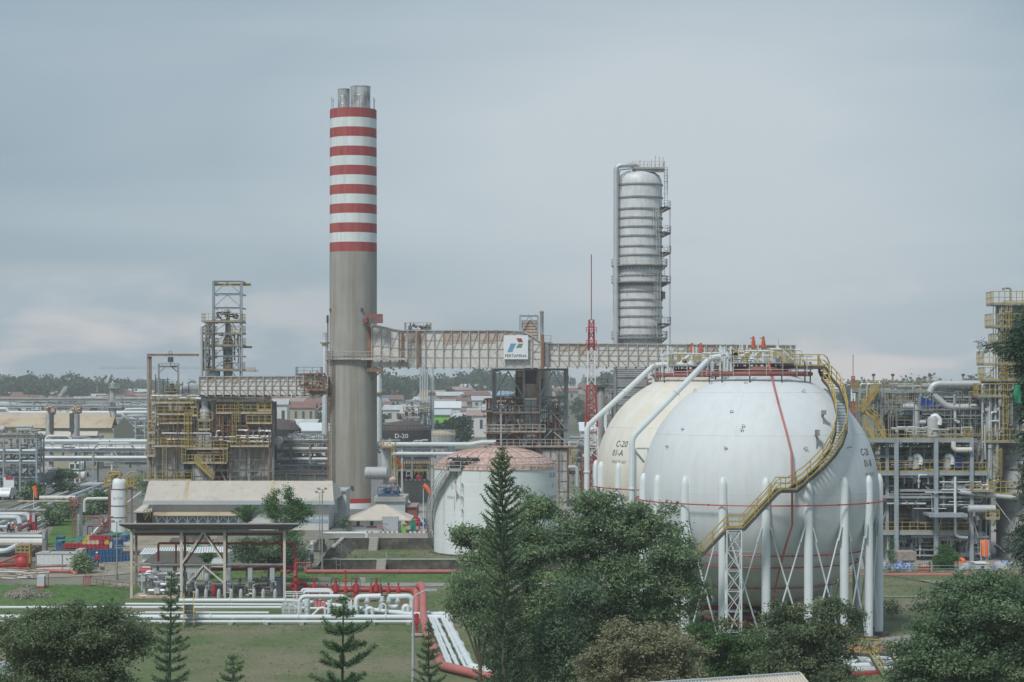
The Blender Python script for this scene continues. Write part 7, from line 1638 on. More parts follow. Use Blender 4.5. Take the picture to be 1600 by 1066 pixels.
# thick pipes far left near
def pipeset(items, name='ground_pipe', cat='pipe'):
    for (lb, pts, r, m_) in items: run(name, lb, cat, pts, r, m_)
pipeset([('fat silver pipe bending down at the far left, upper of two', [P(-20, 803.5, 247), P(40, 803.5, 247), P(46, 807, 246), P(46, 815, 245)], 0.3, 'alu_pipe'),
 ('fat silver pipe looping down at the far left, lower of two', [P(-20, 808.5, 244), P(28, 808.5, 244), P(31, 813, 243), P(31, 821, 242)], 0.32, 'alu_pipe'),
 ('grey line just behind the silver bends at the far left', [P(-20, 797.5, 250), P(72, 797.5, 250)], 0.2, 'steel_grey'),
 ('grey line below the silver bends', [P(-20, 823, 240), P(24, 823, 240)], 0.18, 'alu_pipe'),
 ('broad grey line along the kerb under the two workers', [P(-20, 838.5, 236), P(70, 838.5, 236)], 0.26, 'alu_pipe'),
 ('wide cream pipe crossing at the far left above the red pump', [P(-20, 847.5, 232), P(68, 847.5, 232)], 0.46, 'duct_panel'),
 ('white pipe curving at the far left behind the red pump', [P(-20, 861, 228), P(10, 861, 228), P(26, 853, 230)], 0.3, 'white_paint'),
 ('thin pinkish pipe slanting to the red pump', [P(-20, 887, 223), P(26, 869, 226)], 0.14, 'red_faded'),
 ('dark red pipe lying towards the red pump from the left', [P(-20, 886, 222), P(24, 882, 224)], 0.22, 'red_paint'),
 ('bright red pipe lying on the dirt in front of the white container', [P(56, 892, 221.5), P(113, 892.5, 221.3), P(119, 898, 219.5)], 0.2, 'red_faded'),
 ('red pipe stub at the left edge of the dirt track', [P(-20, 891, 221.5), P(7, 891, 221.5)], 0.2, 'red_faded'),
 ('two-tone red line slanting up behind the yellow gantry', [P(44, 866, 229), P(68, 850, 236)], 0.2, 'red_dull'),
 ('crimson line rising to the red cabinet from the silver bends', [P(29, 826, 240), P(49, 818, 243)], 0.24, 'red_dull')])
t = thing('red_cabinet', 'tall crimson cabinet with a pale sign beside the left windsock', 'cabinet', (PX(52, 243), 243, 1.6)); MB().box2(PX(47, 243), PX(56.5, 243), 242.6, 243.6, 1.4, PZ(804, 243)).build('body', 'drum_red', t, sm=0); MB().box2(PX(51.5, 243), PX(56, 243), 242.5, 242.58, PZ(815, 243), PZ(804, 243)).build('sign_plate', 'panel_clean', t, sm=0)
t = thing('grey_cubicle', 'narrow grey cubicle at the right end of the wide cream pipe', 'cabinet', (PX(70, 231), 231, 0.2)); MB().box2(PX(67, 231), PX(73, 231), 230.6, 231.6, 0, PZ(829, 231)).build('body', 'steel_grey', t, sm=0); MB().box2(PX(68, 231), PX(72, 231), 230.5, 230.58, PZ(842, 231), PZ(832, 231)).build('door', 'panel_grey', t, sm=0)
t = thing('stripe_barrier', 'row of red and white striped kerb stones by the red cabinet', 'barrier', (PX(60, 240), 240, 1.2)); mb = MB()
for i in range(16): mb.mi = i % 2; px = 47+i*1.7; mb.box2(PX(px, 240), PX(px+1.5, 240), 239.8, 240.2, 0.9, PZ(829, 240))
mb.build('stones', ['red_faded', 'sign_white'], t, sm=0)
Y = 226.0; t = thing('red_pump', 'round red pump on a red frame with a yellow gantry above, far left', 'pump', (PX(35, Y), Y, 0)); MB().hcyl((PX(34.5, Y), Y, PZ(879, Y)), 0.72, 0.5, 'y', 24, 0.5).build('pump_body', 'red_paint', t)
mb = MB()
for px in (25.5, 44): mb.bar(V(PX(px, Y), Y-0.4, 0), P(px, 866, Y-0.4), 0.22)
mb.bar(P(25, 867, Y-0.4), P(44, 867, Y-0.4), 0.2); mb.box2(PX(25, Y), PX(45, Y), Y-0.8, Y+0.9, 0, 0.3); mb.box2(PX(26, Y), PX(44, Y), Y+0.9, Y+1.0, 0.3, PZ(866, Y)); mb.build('frame', 'red_paint', t, sm=0)
mb = MB(); mb.rail([P(25, 864, Y-0.4), P(46, 864, Y-0.4), P(49, 862, Y+1.6)], 0.9, 0.5, 0.12, True); mb.bar(P(49, 885, Y+0.4), P(49, 852, Y+0.4), 0.14); mb.bar(P(46, 880, Y-0.4), P(46, 852, Y-0.4), 0.14); mb.build('gantry', 'yellow', t, sm=0)
# scrap pipes and rubble
t = thing('scrap_heap', 'heap of discarded pale pipes and poles on the dirt track at the left', 'scrap heap', (PX(25, 217), 217, 0)); rd = random.Random(31)
for i in range(22): a = V(PX(rd.uniform(-5, 45), 217), rd.uniform(214, 221), rd.uniform(0.1, 0.8)); d = V(rd.uniform(1.2, 3.6)*rd.choice((-1, 1)), rd.uniform(-1.5, 1.5), rd.uniform(-0.3, 0.3)); MB().tube([a, a+d], rd.uniform(0.05, 0.12), 6).build('pole', rd.choice(('wood_pole', 'duct_panel', 'steel_rusty')), t)
rd = random.Random(33); mb = MB()
for i in range(700):
    px = rd.gauss(40, 17); Y = rd.gauss(198.5, 1.6); h_ = 0.5*math.exp(-((px-42)/18)**2)*rd.random(); s = rd.uniform(0.06, 0.2); X_ = PX(px, Y); mb.box((X_, Y, h_+s/2), (s*rd.uniform(0.7, 1.4), s, s*0.8), rd.uniform(0, 3))
o = mb.build('rubble', 'rubble', sm=0); o['kind'] = 'stuff'
t = thing('marker_block', 'white marker cabinet on a red base at the edge of the grass', 'cabinet', (PX(65, 206), 206, 0)); MB().box2(PX(58.5, 206), PX(71.5, 206), 205.3, 206.5, 0, 0.24).build('base', 'red_paint', t, sm=0); mb = MB(); mb.prismx([(205.45, 0.24), (206.35, 0.24), (206.3, 1.35), (205.6, 1.2)], PX(59.5, 206), PX(70.5, 206)); mb.build('body', 'grey_cabinet', t, sm=0); MB().bar((PX(75.5, 206), 206, 0), (PX(75.5, 206), 206, 1.4), 0.07).build('post', 'steel_rusty', t, sm=0)
# container
Y = 223.5; t = thing('site_container', 'long white cargo container with a red-brown stripe and open dented roof', 'container', (PX(95, Y), Y+1.2, 0)); x0, x1 = PX(56, Y), PX(124, Y); z1 = PZ(866, Y)
MB().box2(x0, x1, Y, Y+2.6, 0.12, z1).build('body', 'sign_white', t, sm=0); mb = MB(); 
for i in range(34): X_ = x0+(x1-x0)*(i+0.5)/34; mb.box2(X_-0.04, X_+0.04, Y-0.05, Y-0.002, 0.15, z1-0.05)
mb.build('corrugation', 'sign_white', t, sm=0); MB().box2(x0, x1, Y-0.09, Y-0.055, PZ(885, Y), PZ(881.5, Y)).build('stripe', 'duct_rust', t, sm=0)
MB().box2(x0-0.04, x1+0.04, Y-0.1, Y+2.7, z1+0.005, z1+0.1).build('roof_frame', 'bag_white', t, sm=0); mb = MB()
for px in (56, 97, 123.6): mb.box2(PX(px, Y), PX(px+0.9, Y), Y-0.12, Y-0.06, 0.1, z1)
mb.build('posts', 'steel_grey', t, sm=0); mb = MB(); mb.box2(PX(117, Y), PX(128, Y), Y+0.2, Y+2.4, z1+0.11, z1+0.5); mb.box2(PX(62, Y), PX(75, Y), Y+0.5, Y+1.6, z1+0.11, z1+0.25); mb.build('roof_patch', 'panel_clean', t, sm=0)
mb = MB(); text_on(mb, 'PERTAMINA', lambda u, v: (PX(72, Y)+u, Y-0.1, PZ(884.4, Y)+v), 0.26); mb.build('lettering', 'letter_white', t, sm=0)
# drums (instances)
Y = 236.0; r_ = 0.29; gd = 1.55; t = thing('loading_ledge', 'low dark ledge on which the red and yellow drums are stacked', 'ledge', (PX(138, Y), Y, 0)); MB().box2(PX(98, Y), PX(176, Y), Y-0.6, Y+1.8, 0, 1.5).build('ledge', 'stone_wall', t, sm=0)
def drum(label, m, loc, group, up):
    mb = MB(); mb.lathe([(0, -0.43), (r_, -0.43), (r_, -0.15), (r_+0.015, -0.14), (r_+0.015, -0.11), (r_, -0.1), (r_, 0.13), (r_+0.015, 0.14), (r_+0.015, 0.17), (r_, 0.18), (r_, 0.43), (r_-0.02, 0.43), (r_-0.02, 0.40), (0, 0.40)], (0, 0), 16, None)
    o = mb.build('oil_drum', m); tag(o, label, 'drum', group); return o
rows = [(853.5, [135, 141.5, 148, 154.5, 161, 167.5], 'red'), (846.5, [134, 140.5, 147, 153.5, 160, 168.5], 'mix'), (840.5, [138.5, 145, 151.5, 158, 164.5, 170], 'top')]
cnt = 0
for ri, (py, pxs, kind) in enumerate(rows):
    for j, px in enumerate(pxs):
        c = ('drum_yellow' if (kind == 'mix' and j in (0, 5)) or (kind == 'top' and j == 0) else 'drum_lid' if kind == 'mix' and j in (1, 2, 3) else 'drum_red')
        nm = {'drum_yellow': 'yellow', 'drum_lid': 'pale orange', 'drum_red': 'red'}[c]; row = ('bottom', 'middle', 'top')[ri]
        o = drum('%s drum lying in the %s row of the stack under the green tarpaulin' % (nm, row), c, None, '%s drums in the %s row' % (nm, row), False)
        o.location = V(PX(px, Y), Y+0.1*ri, gd+0.32+0.52*ri); o.rotation_euler = (R(90), 0, 0); cnt += 1
for j, px in enumerate((104, 110, 116, 122, 128)): o = drum('red drum in the low row at the shaded left end under the tarpaulin', 'drum_red', None, 'red drums at the shaded end', False); o.location = V(PX(px, Y+1), Y+1, gd+0.33); o.rotation_euler = (R(90), 0, 0)
# pallets and blue crates
rd = random.Random(41)
def crate(w, d, h):
    mb = MB()
    for z in np.arange(0.05, h, 0.22): mb.box2(-w/2, w/2, -d/2, -d/2+0.05, z, z+0.12); mb.box2(-w/2, w/2, d/2-0.05, d/2, z, z+0.12); mb.box2(-w/2, -w/2+0.05, -d/2+0.05, d/2-0.05, z, z+0.12); mb.box2(w/2-0.05, w/2, -d/2+0.05, d/2-0.05, z, z+0.12)
    for sx in (-1, 1):
        for sy in (-1, 1): mb.box((sx*(w/2-0.06), sy*(d/2-0.06), h/2), (0.1, 0.1, h))
    mb.box2(-w/2+0.06, w/2-0.06, -d/2+0.06, d/2-0.06, 0.0, 0.06)
    return mb
first = None
for i in range(26):
    row = i // 13; px = 141+(i % 13)*5.3+rd.uniform(-0.6, 0.6); Y = 232.6+row*0.1+(px-141)*0.03; zz_ = gh(PX(px, Y), Y)+row*0.74+0.01
    if row == 1 and px > 190: continue
    if first is None: first = crate(0.38, 0.8, 0.72).build('blue_crate', 'blue_plastic'); o = first
    else: o = first.copy(); COL.objects.link(o)
    tag(o, 'blue slatted crate in the %s row of the stack in front of the drums' % ('lower' if row == 0 else 'upper'), 'crate', 'blue crates in the %s row' % ('lower' if row == 0 else 'upper')); place(o, (PX(px, Y), Y, zz_), rd.uniform(-0.08, 0.08))
t = thing('blue_crate_bin', 'blue plastic bin standing behind the green tarpaulin at its left', 'bin', (PX(94, 240), 240, gh(-54, 240))); MB().box2(PX(89, 240), PX(100, 240), 239.5, 240.6, gh(-54, 240)-0.1, PZ(838, 240)).build('body', 'blue_plastic', t, sm=0); MB().box2(PX(88.6, 240), PX(100.4, 240), 239.4, 240.7, PZ(840, 240), PZ(838.5, 240)).build('rim', 'blue_skid', t, sm=0)
def cloth(name, label, grid, m, parent=None, sag=0.0):
    mb = MB(); n = len(grid[0]); k_ = mb.addv([p for row in grid for p in row])
    for i in range(len(grid)-1):
        for j in range(n-1): a = k_+i*n+j; mb.face((a, a+1, a+n+1, a+n))
    o = mb.build(name, m, parent, ang=80); return o
t = thing('green_tarpaulin', 'green tarpaulin stretched aslant over the stacked drums', 'tarpaulin', (PX(140, 237), 237, gd)); grid = []
for i in range(7):
    f = i/6; row = []
    for j in range(13):
        g_ = j/12; px = 83+(203-83)*g_; Y_ = 237.4+3*f; z = PZ(847.5, 237)+(PZ(832, 237)-PZ(847.5, 237))*g_+0.25*sin(pi*f)+0.10*sin(g_*17+f*5)-0.1*f; row.append(V(PX(px, 235), Y_-0.6, z))
    grid.append(row)
cloth('sheet', None, grid, 'tarp_green', t)
for px, Y_ in ((86, 237.3), (170, 237.3), (202, 237.3), (120, 240)): x_ = PX(px, 235); MB().tube([(x_, Y_, gd-0.6), (x_, Y_, PZ(848.5-15.5*(px-83)/120, 237))], 0.05, 6).build('pole', 'steel_rusty', t)
t = thing('low_tarpaulin', 'crumpled blue-green sheet thrown over goods behind the container', 'tarpaulin', (PX(105, 229), 229, 0.2)); grid = []
for i in range(5): grid.append([V(PX(73+ (130-73)*j/10, 229), 227.5+i*0.8, 0.1+1.25*sin(pi*min(1, (i+0.4)/4.8))**0.5*(0.85+0.2*sin(j*2.3+i))) for j in range(11)])
cloth('sheet', None, grid, 'tarp_green', t); MB().box2(PX(75, 229), PX(96, 229), 228, 230, 0, 1.0).build('bundle', 'tarp_blue', t, sm=0)
# red trolley and low fence
t = thing('red_table', 'small red steel table frame at the edge of the grass', 'table', (PX(135.5, 207), 207.5, 0)); mb = MB(); mb.box2(PX(130, 207), PX(141, 207), 207, 208, 0.95, 1.1); mb.build('top', 'red_dull', t, sm=0)
for px in (130.5, 134, 137.5, 140.5): MB().bar((PX(px, 207), 207.05, 0), (PX(px, 207), 207.05, 0.95), 0.08).build('leg', 'red_paint', t, sm=0)
t = thing('red_low_fence', 'low red tube fence along the grass left of the shed', 'fence', (PX(172, 205), 205.5, 0)); mb = MB(); mb.rail([P(141, 915, 206.8), V(PX(203, 203), 203, 0)], 0.75, 1.1, 0.06); mb.build('rails', 'red_dull', t, sm=0)
t = thing('sign_stand', 'small dark sign on a stand at the edge of the dirt track', 'sign', (PX(160, 213), 213, 0)); MB().box((PX(160, 213), 213, 1.35), (0.5, 0.06, 0.3)).build('plate', 'steel_dark', t, sm=0); MB().tube([(PX(161.5, 213), 213.05, 0), (PX(161.5, 213), 213.05, 1.3)], 0.04, 5).build('post', 'duct_rust', t)
# vehicles
def car(label, px, Y, z, m, L_=4.2, W=1.8, Hh=1.6, rz=0.0, kind='van'):
    name = {'van': 'parked_van', 'truck': 'cargo_truck', 'mixer': 'tanker_truck'}[kind]
    t = thing(name, label, kind if kind != 'mixer' else 'truck', (PX(px, Y), Y, z)); X_ = t.location.x
    mb = MB(); mb.prismx([(-L_/2, 0.35), (-L_/2, 0.85), (-L_/2+0.35, 1.0), (-L_/2+0.95, Hh), (L_/2-0.2, Hh), (L_/2, 0.9), (L_/2, 0.35)] if kind == 'van' else [(-L_/2, 0.5), (-L_/2, Hh*0.62), (-L_/2+0.15, Hh), (-L_/2+1.7, Hh), (-L_/2+1.7, 0.5)], -W/2, W/2)
    mb.v = [(x+X_, y+Y, zz_+z) for x, y, zz_ in mb.v]; mb.build('body', m, t, sm=0)
    mb = MB()
    if kind == 'van': mb.quad((X_-W*0.43, Y-L_/2+0.40, z+1.06), (X_+W*0.43, Y-L_/2+0.40, z+1.06), (X_+W*0.40, Y-L_/2+0.87, z+Hh-0.1), (X_-W*0.40, Y-L_/2+0.87, z+Hh-0.1))
    else: mb.box2(X_-W*0.44, X_+W*0.44, Y-L_/2-0.03, Y-L_/2+0.06, z+Hh*0.62, z+Hh*0.93)
    mb.build('windscreen', 'glass_dark', t, sm=0)
    for sx in (-1, 1):
        MB().box((X_+sx*W*0.36, Y-L_/2-0.02, z+0.68), (0.32, 0.06, 0.18)).build('headlight', 'sign_white', t, sm=0)
        for yy in (-L_/2+0.75, L_/2-0.8):
            mb = MB(); q = V(X_+sx*(W/2-0.12), Y+yy, z+0.35); mb.tube([q-V(0.12, 0, 0), q+V(0.12, 0, 0)], 0.36, 16); mb.build('wheel', 'rubber', t)
    MB().box((X_, Y-L_/2-0.03, z+0.42), (W*0.95, 0.1, 0.2)).build('bumper', 'steel_dark', t, sm=0)
    if kind == 'truck': MB().box2(X_-W/2, X_+W/2, Y-L_/2+1.9, Y+L_/2, z+0.6, z+Hh*1.05).build('cargo_body', m, t, sm=0)
    if kind == 'mixer': MB().hcyl((X_, Y+0.8, z+2.0), 1.0, L_/2-1.6, 'y', 24, 0.5).build('tank', 'sign_white', t)
    return t
car('white van driving towards us on the side road at the far left', 11.5, 322, 2.46, 'car_white', 4.4, 1.7, 1.9)
car('black truck parked on the side road beside a clipped tree', 84, 362, 2.46, 'car_dark', 6.5, 2.1, 2.5, kind='truck')
car('white tanker lorry behind the pipe bridge, facing the camera', 124, 400, 2.46, 'car_white', 7.5, 2.4, 2.9, kind='mixer')
t = thing('lying_tank', 'long white cylindrical tank lying behind the pipe bridge column', 'tank', (PX(120, 382), 382, 2.4)); MB().hcyl((PX(120, 382), 382, 3.4), 0.9, 1.6, 'x', 24).build('shell', 'duct_panel', t); MB().box2(PX(112, 382), PX(128, 382), 381.7, 382.3, 2.3, 2.7).build('saddle', 'steel_grey', t, sm=0)
for i, (px, Y_, r1, r2, py) in enumerate(((74, 380, 5.5, 12, 735), (44, 350, 10, 8, 740))):
    t = vessel_v('squat_tank', ['squat grey tank under the pipe bridge, left of the lorry', 'squat pale tank under the low rack at the far left'][i], px-r2, px+r2, py-r1, 0, Y_, 'panel_grey', 2.4)
t = thing('white_gate_sign', 'white board with a red sign on the fence at the far left', 'sign', (PX(14, 326), 326, 2.4)); MB().box2(PX(6, 326), PX(22, 326), 325.9, 326.1, 2.4, PZ(746, 326)).build('board', 'sign_white', t, sm=0); MB().box2(PX(9, 326), PX(21, 326), 325.8, 325.89, PZ(749, 326), PZ(745, 326)).build('red_plate', 'drum_red', t, sm=0)
for i, (px, Y_, h_, r_2, lb) in enumerate(((100, 338, 3.9, 2.0, 'clipped round tree right of the black truck'), (52, 306, 3.2, 1.75, 'clipped ball tree behind the left windsock'), (-1, 340, 3.8, 2.0, 'clipped tree cut off by the left edge of the picture'), (162, 286, 3.0, 2.0, 'bushy tree left of the white upright tank'))):
    tree(lb, (PX(px, Y_), Y_, 2.4), [(0, 0, h_*0.6, r_2, r_2, h_*0.45), (0, 0, h_*0.85, r_2*0.6, r_2*0.6, h_*0.25)], 190, 16, 0.42, 'leaf_deep', 200+i, cl_r=0.3, name='clipped_tree', trunk_r=0.12, shell=0.8, aspect=0.6, group=None)
for i, (px, Y_, h_, w_, lb) in enumerate(((75, 262, 3.4, 2.6, 'dark green shrub right of the crimson cabinet'), (99, 268, 3.2, 1.8, 'ragged shrub left of the red valve platform'), (133, 283, 2.2, 2.0, 'small shrub by the cream pipe bend'), (128, 221.5, 2.2, 1.3, 'leafy shrub at the right end of the white container'), (228, 330, 5, 4, 'tree behind the white upright tank, beyond the road'))):
    z_ = gh(PX(px, Y_), Y_); tree(lb, (PX(px, Y_), Y_, z_), [(0, 0, h_*0.55, w_*0.6, w_*0.6, h_*0.5), (w_*0.4, 0, h_*0.35, w_*0.4, w_*0.4, h_*0.3)], 120, 16, 0.35, 'leaf_mid', 220+i, name='shrub', cat='shrub', trunk_r=0.08, aspect=0.5)

# ------------------------------------------------------------------ open shed with pumps
YS = 196.0; s = thing('open_shed', 'open steel shed with cream posts and a thin dark roof on the lawn', 'shed', (PX(325, YS), YS+4, 0))
mb = MB(); a, b, c, d = P(203, 826, YS-1), P(456, 826, YS-1), P(466, 819.5, YS+9), P(186, 819.5, YS+9); e = V(0, 0, 0.1); mb.quad(a, b, c, d); mb.quad(d-e, c-e, b-e, a-e); mb.quad(a-e, b-e, b, a); mb.quad(b-e, c-e, c, b); mb.quad(d-e, a-e, a, d); o = mb.build('roof', 'roof_dark', s, sm=0)
mb = MB(); mb.bar(d+V(0, 0.1, 0.05), c+V(0, 0.1, 0.05), 0.15, 0.16); mb.build('roof_edge', 'bag_white', o, sm=0)
mb = MB()
for py, dy in ((830.5, -0.2),): mb.ibar(P(208, py, YS+dy), P(442, py, YS+dy), 0.2, 0.2, 0.05)
for py in (833, 836): mb.bar(P(212, py, YS+4), P(440, py, YS+4), 0.14)
mb.build('roof_beam', 'panel_clean', s, sm=0)
MB().bar(P(210, 834.5, YS+1.2), P(442, 834.5, YS+1.2), 0.3, 0.26).build('purlin', 'red_dull', s, sm=0)
mb = MB(); mb.bar(P(206, 882.3, YS), P(445, 882.0, YS), 0.15, 0.17); mb.bar(P(208, 884, YS+7), P(440, 884, YS+7), 0.12); mb.build('mid_beam', 'steel_grey', s, sm=0)
for px, m_ in ((205.5, 'roof_beige'), (283.5, 'roof_beige'), (351, 'roof_beige'), (444.5, 'roof_beige')): MB().ibar(V(PX(px, YS-.1), YS-.1, 0), P(px, 827, YS-.1), 0.25, 0.22, 0.07).build('post', m_, s, sm=0)
for px in (213, 289, 354, 440): MB().ibar(V(PX(px, YS+7.5), YS+7.5, 0), P(px, 826, YS+7.5), 0.2, 0.2, 0.07).build('post', 'steel_rusty', s, sm=0)
mb = MB()
for a, b, c, d in ((317, 832, 285, 880), (318, 832, 351, 880), (318, 884, 292, 912), (318, 884, 351, 912)): mb.bar(P(a, b, YS-0.15), P(c, d, YS-0.15), 0.15)
mb.build('brace', 'roof_beige', s, sm=0); mb = MB()
for a, b, c, d in ((320, 834, 290, 880), (322, 834, 353, 880), (320, 884, 300, 912)): mb.bar(P(a, b, YS+7.4), P(c, d, YS+7.4), 0.15)
mb.build('rear_brace', 'steel_rusty', s, sm=0)
run('sprinkler_frame', 'red fire pipe frame running across inside the open shed', 'pipe', [P(247.5, 877, YS+2), P(247.5, 849, YS+2), P(461.5, 849.5, YS+2), P(461.5, 884, YS+2), V(PX(462.5, YS+2), YS+2, 0.1)], 0.11, 'red_paint', br=0.15)
run('sprinkler_frame', 'red downpipe from the fire frame left of the middle of the shed', 'pipe', [P(275, 849.5, YS+2.2), P(275, 899, YS+2.2)], 0.09, 'red_paint')
t = thing('red_valve_post', 'bulky red valve post at the right corner of the shed', 'valve', (PX(462, YS+1), YS+1, 0)); mb = MB(); X_ = PX(462, YS+1)
mb.lathe([(0.2, 0), (0.2, 1.5), (0.32, 1.55), (0.32, 1.8), (0.2, 1.85), (0.2, 3.3), (0.12, 3.4), (0.12, 3.9)], (X_, YS+1), 12); mb.tube([(X_-1.2, YS+1, 2.6), (X_, YS+1, 2.6)], 0.1, 8); mb.tube([(X_, YS+1, 3.4), (X_+1.5, YS+1, 3.4), (X_+1.5, YS+1, 2.8)], 0.08, 8); mb.tube([(X_-1.2, YS+1, 2.5), (X_-1.2, YS+1, 2.7)], 0.3, 10); mb.build('body', 'red_paint', t); MB().box((X_-0.05, YS+0.7, 2.4), (0.3, 0.04, 0.55)).build('sign_plate', 'red_faded', t, sm=0)
rd = random.Random(51)
lbs = ['pump motor with a pale upright casing at the shed, first from the left', 'pump motor with a pale upright casing at the shed, second from the left', 'pump motor under a grey box beside the middle post of the shed', 'pump motor under a grey box left of the dark cabinet in the shed', 'pump motor under a grey box just right of the middle post of the shed']
for i, px in enumerate((300, 323, 357, 425.5, 391)):
    Y_ = YS+1.5; t = thing('pump_unit', lbs[i], 'pump', (PX(px, Y_), Y_, 0), 'pumps in the open shed'); X_ = PX(px, Y_); MB().cyl((X_, Y_), 0.28, 0.0, 0.5, 14).build('base', 'steel_dark', t)
    MB().lathe([(0.2, 0.5), (0.2, 1.5), (0.26, 1.52), (0, 1.52)], (X_, Y_), 14).build('motor', 'steel_grey', t)
    if i < 2: MB().lathe([(0.28, 1.53), (0.28, 2.2), (0.2, 2.35), (0, 2.38)], (X_, Y_), 16).build('casing', 'grey_cabinet', t)
    else: MB().box((X_, Y_, 2.2), (0.46 if i < 4 else 0.44, 0.4, 1.3)).build('casing', 'grey_cabinet', t, sm=0)
    mb = MB(); clutter(mb, X_-0.45, X_+0.5, Y_-0.5, Y_-0.2, 0.1, 1.5, 7, 300+i, (0.03, 0.08)); mb.build('pipework', 'alu_pipe', t)
t = thing('dark_cabinet', 'dark blue-green upright cabinet beside the right post of the shed', 'cabinet', (PX(436, YS+1), YS+1.5, 0)); MB().box2(PX(432, YS+1), PX(440, YS+1), YS+1, YS+1.6, 0, PZ(905, YS+1)).build('body', 'blue_skid', t, sm=0); MB().box2(PX(433, YS+1), PX(439, YS+1), YS+.94, YS+.99, 0.2, PZ(907, YS+1)).build('door', 'steel_dark', t, sm=0)
for i, px in enumerate((308, 322, 342, 361.5, 376.5, 397, 411.5, 430)):
    Y_ = YS-0.6; X_ = PX(px, Y_); mb = MB(); mb.lathe([(0.2, 0.1), (0.2, 0.55), (0.16, 0.85), (0.08, 0.98), (0, 1.0)], (X_, Y_), 12); o = mb.build('valve_bonnet', 'panel_clean'); tag(o, 'white bell shaped valve cover in the row along the front of the shed', 'valve', 'white valve covers in front of the shed')
mb = MB(); clutter(mb, PX(214, YS), PX(280, YS), YS+0.5, YS+4, 0.1, 2.3, 60, 52, (0.06, 0.2), 0.4); o = mb.build('pump_pipework', 'alu_pipe'); tag(o, 'tangle of grey pipes and elbows at the left end of the shed', 'pipework')
mb = MB(); clutter(mb, PX(355, YS), PX(440, YS), YS+1.9, YS+4, 0.1, 1.7, 40, 53, (0.04, 0.1), 0.5); o = mb.build('pump_pipework', 'steel_grey'); tag(o, 'thin grey pipes behind the pumps at the right of the shed', 'pipework')
t = thing('orange_bund', 'low brown and orange spill tray at the left foot of the shed', 'tray', (PX(240, YS), YS, 0)); MB().box2(PX(208, YS), PX(276, YS), YS-0.3, YS+3, 0.02, 0.22).build('tray', 'duct_rust', t, sm=0)
t = thing('red_disc_valve', 'dark red oval valve cover beside the middle post of the shed', 'valve', (PX(334.5, YS+.5), YS+0.5, 0)); mb = MB(); mb.lathe([(0, 0.2), (0.2, 0.3), (0.26, 0.8), (0.2, 1.3), (0, 1.4)], (PX(334.5, YS+.5), YS+.5), 14); mb.build('cover', 'drum_red', t)
# hut with dark hip roof and white sheds behind
Y_ = 214.0; t = thing('dark_roof_hut', 'white hut with a dark four-sided roof seen through the open shed', 'hut', (PX(272, Y_), Y_+3, 0)); MB().box2(PX(234, Y_), PX(318, Y_), Y_+0.4, Y_+5.6, 0, PZ(879, Y_)).build('wall', 'wall_white', t, sm=0)
mb = MB(); a = [P(222, 880, Y_), P(321, 880, Y_)]; zz_ = a[0].z; b = [V(a[1].x, Y_+6.4, zz_), V(a[0].x, Y_+6.4, zz_)]; r0, r1_ = P(247, 861, Y_+3), P(292, 861, Y_+3); mb.quad(a[0], a[1], r1_, r0); mb.quad(b[0], b[1], r0, r1_); mb.tri(a[1], b[0], r1_); mb.tri(b[1], a[0], r0); mb.quad(a[0]-V(0, 0, .02), b[1]-V(0, 0, .02), b[0]-V(0, 0, .02), a[1]-V(0, 0, .02)); mb.build('roof', 'thatch_dark', t, sm=0)
for px in (245.5, 271): MB().box2(PX(px-2, Y_), PX(px+2, Y_), Y_+.34, Y_+.4, PZ(893, Y_), PZ(886, Y_)).build('window', 'glass_dark', t, sm=0)
mb = MB(); 
for i in range(30): X_ = PX(235+i*2.8, Y_); mb.box2(X_, X_+0.05, Y_+0.35, Y_+0.4, 0.1, PZ(880, Y_))
mb.build('wall_ribs', 'bag_white', t, sm=0)
Y_ = 224.0; t = thing('white_shed', 'white corrugated shed behind the dark roofed hut', 'shed', (PX(276, Y_), Y_+3, 0)); MB().box2(PX(220, Y_), PX(352, Y_), Y_+1, Y_+6, 0, PZ(866, Y_)).build('wall', 'sign_white', t, sm=0); mb = MB(); mb.quad(P(218, 866.5, Y_+0.6), P(354, 863, Y_+0.6), P(354, 854, Y_+6.4), P(226, 856, Y_+6.4)); mb.quad(P(354, 863.6, Y_+.6), P(218, 867.1, Y_+.6), P(226, 856.6, Y_+6.4), P(354, 854.6, Y_+6.4)); mb.build('roof', 'sign_white', t, sm=0); mb = MB()
for i in range(34): f = i/33; mb.bar(P(218+136*f, 866.3-3.5*f, Y_+.6), P(226+128*f, 855.7-2*f, Y_+6.4), 0.08, 0.06)
mb.build('roof_ribs', 'bag_white', t, sm=0)
MB_ = thing('red_vessel', 'red horizontal drum just left of the dark roofed hut', 'vessel', (PX(228, 212), 212, 0.3)); MB().hcyl((PX(228, 212), 212, PZ(893, 212)), 0.4, 0.6, 'x', 18).build('shell', 'drum_red', MB_); MB().box2(PX(224, 212), PX(233, 212), 211.7, 212.3, 0, PZ(899, 212)).build('stand', 'drum_red', MB_, sm=0)
run('fire_main', 'thick red fire main passing behind the shed', 'pipe', [P(330, 889, 207), P(360, 889.5, 207), P(430, 887.5, 207), P(460, 888, 207)], 0.2, 'drum_red')
run('fire_main', 'long faded red fire main in front of the lower stone wall', 'pipe', [P(478, 886, 221), P(478, 893, 221), P(700, 893, 221), P(760, 893, 221)], 0.22, 'red_faded')
run('fire_main', 'faded red fire main crossing the right lawn below the process unit', 'pipe', [P(1180, 898.5, 219.5), P(1372, 898.5, 219.5), P(1500, 898, 219.5), P(1620, 896, 219.5)], 0.2, 'red_faded')
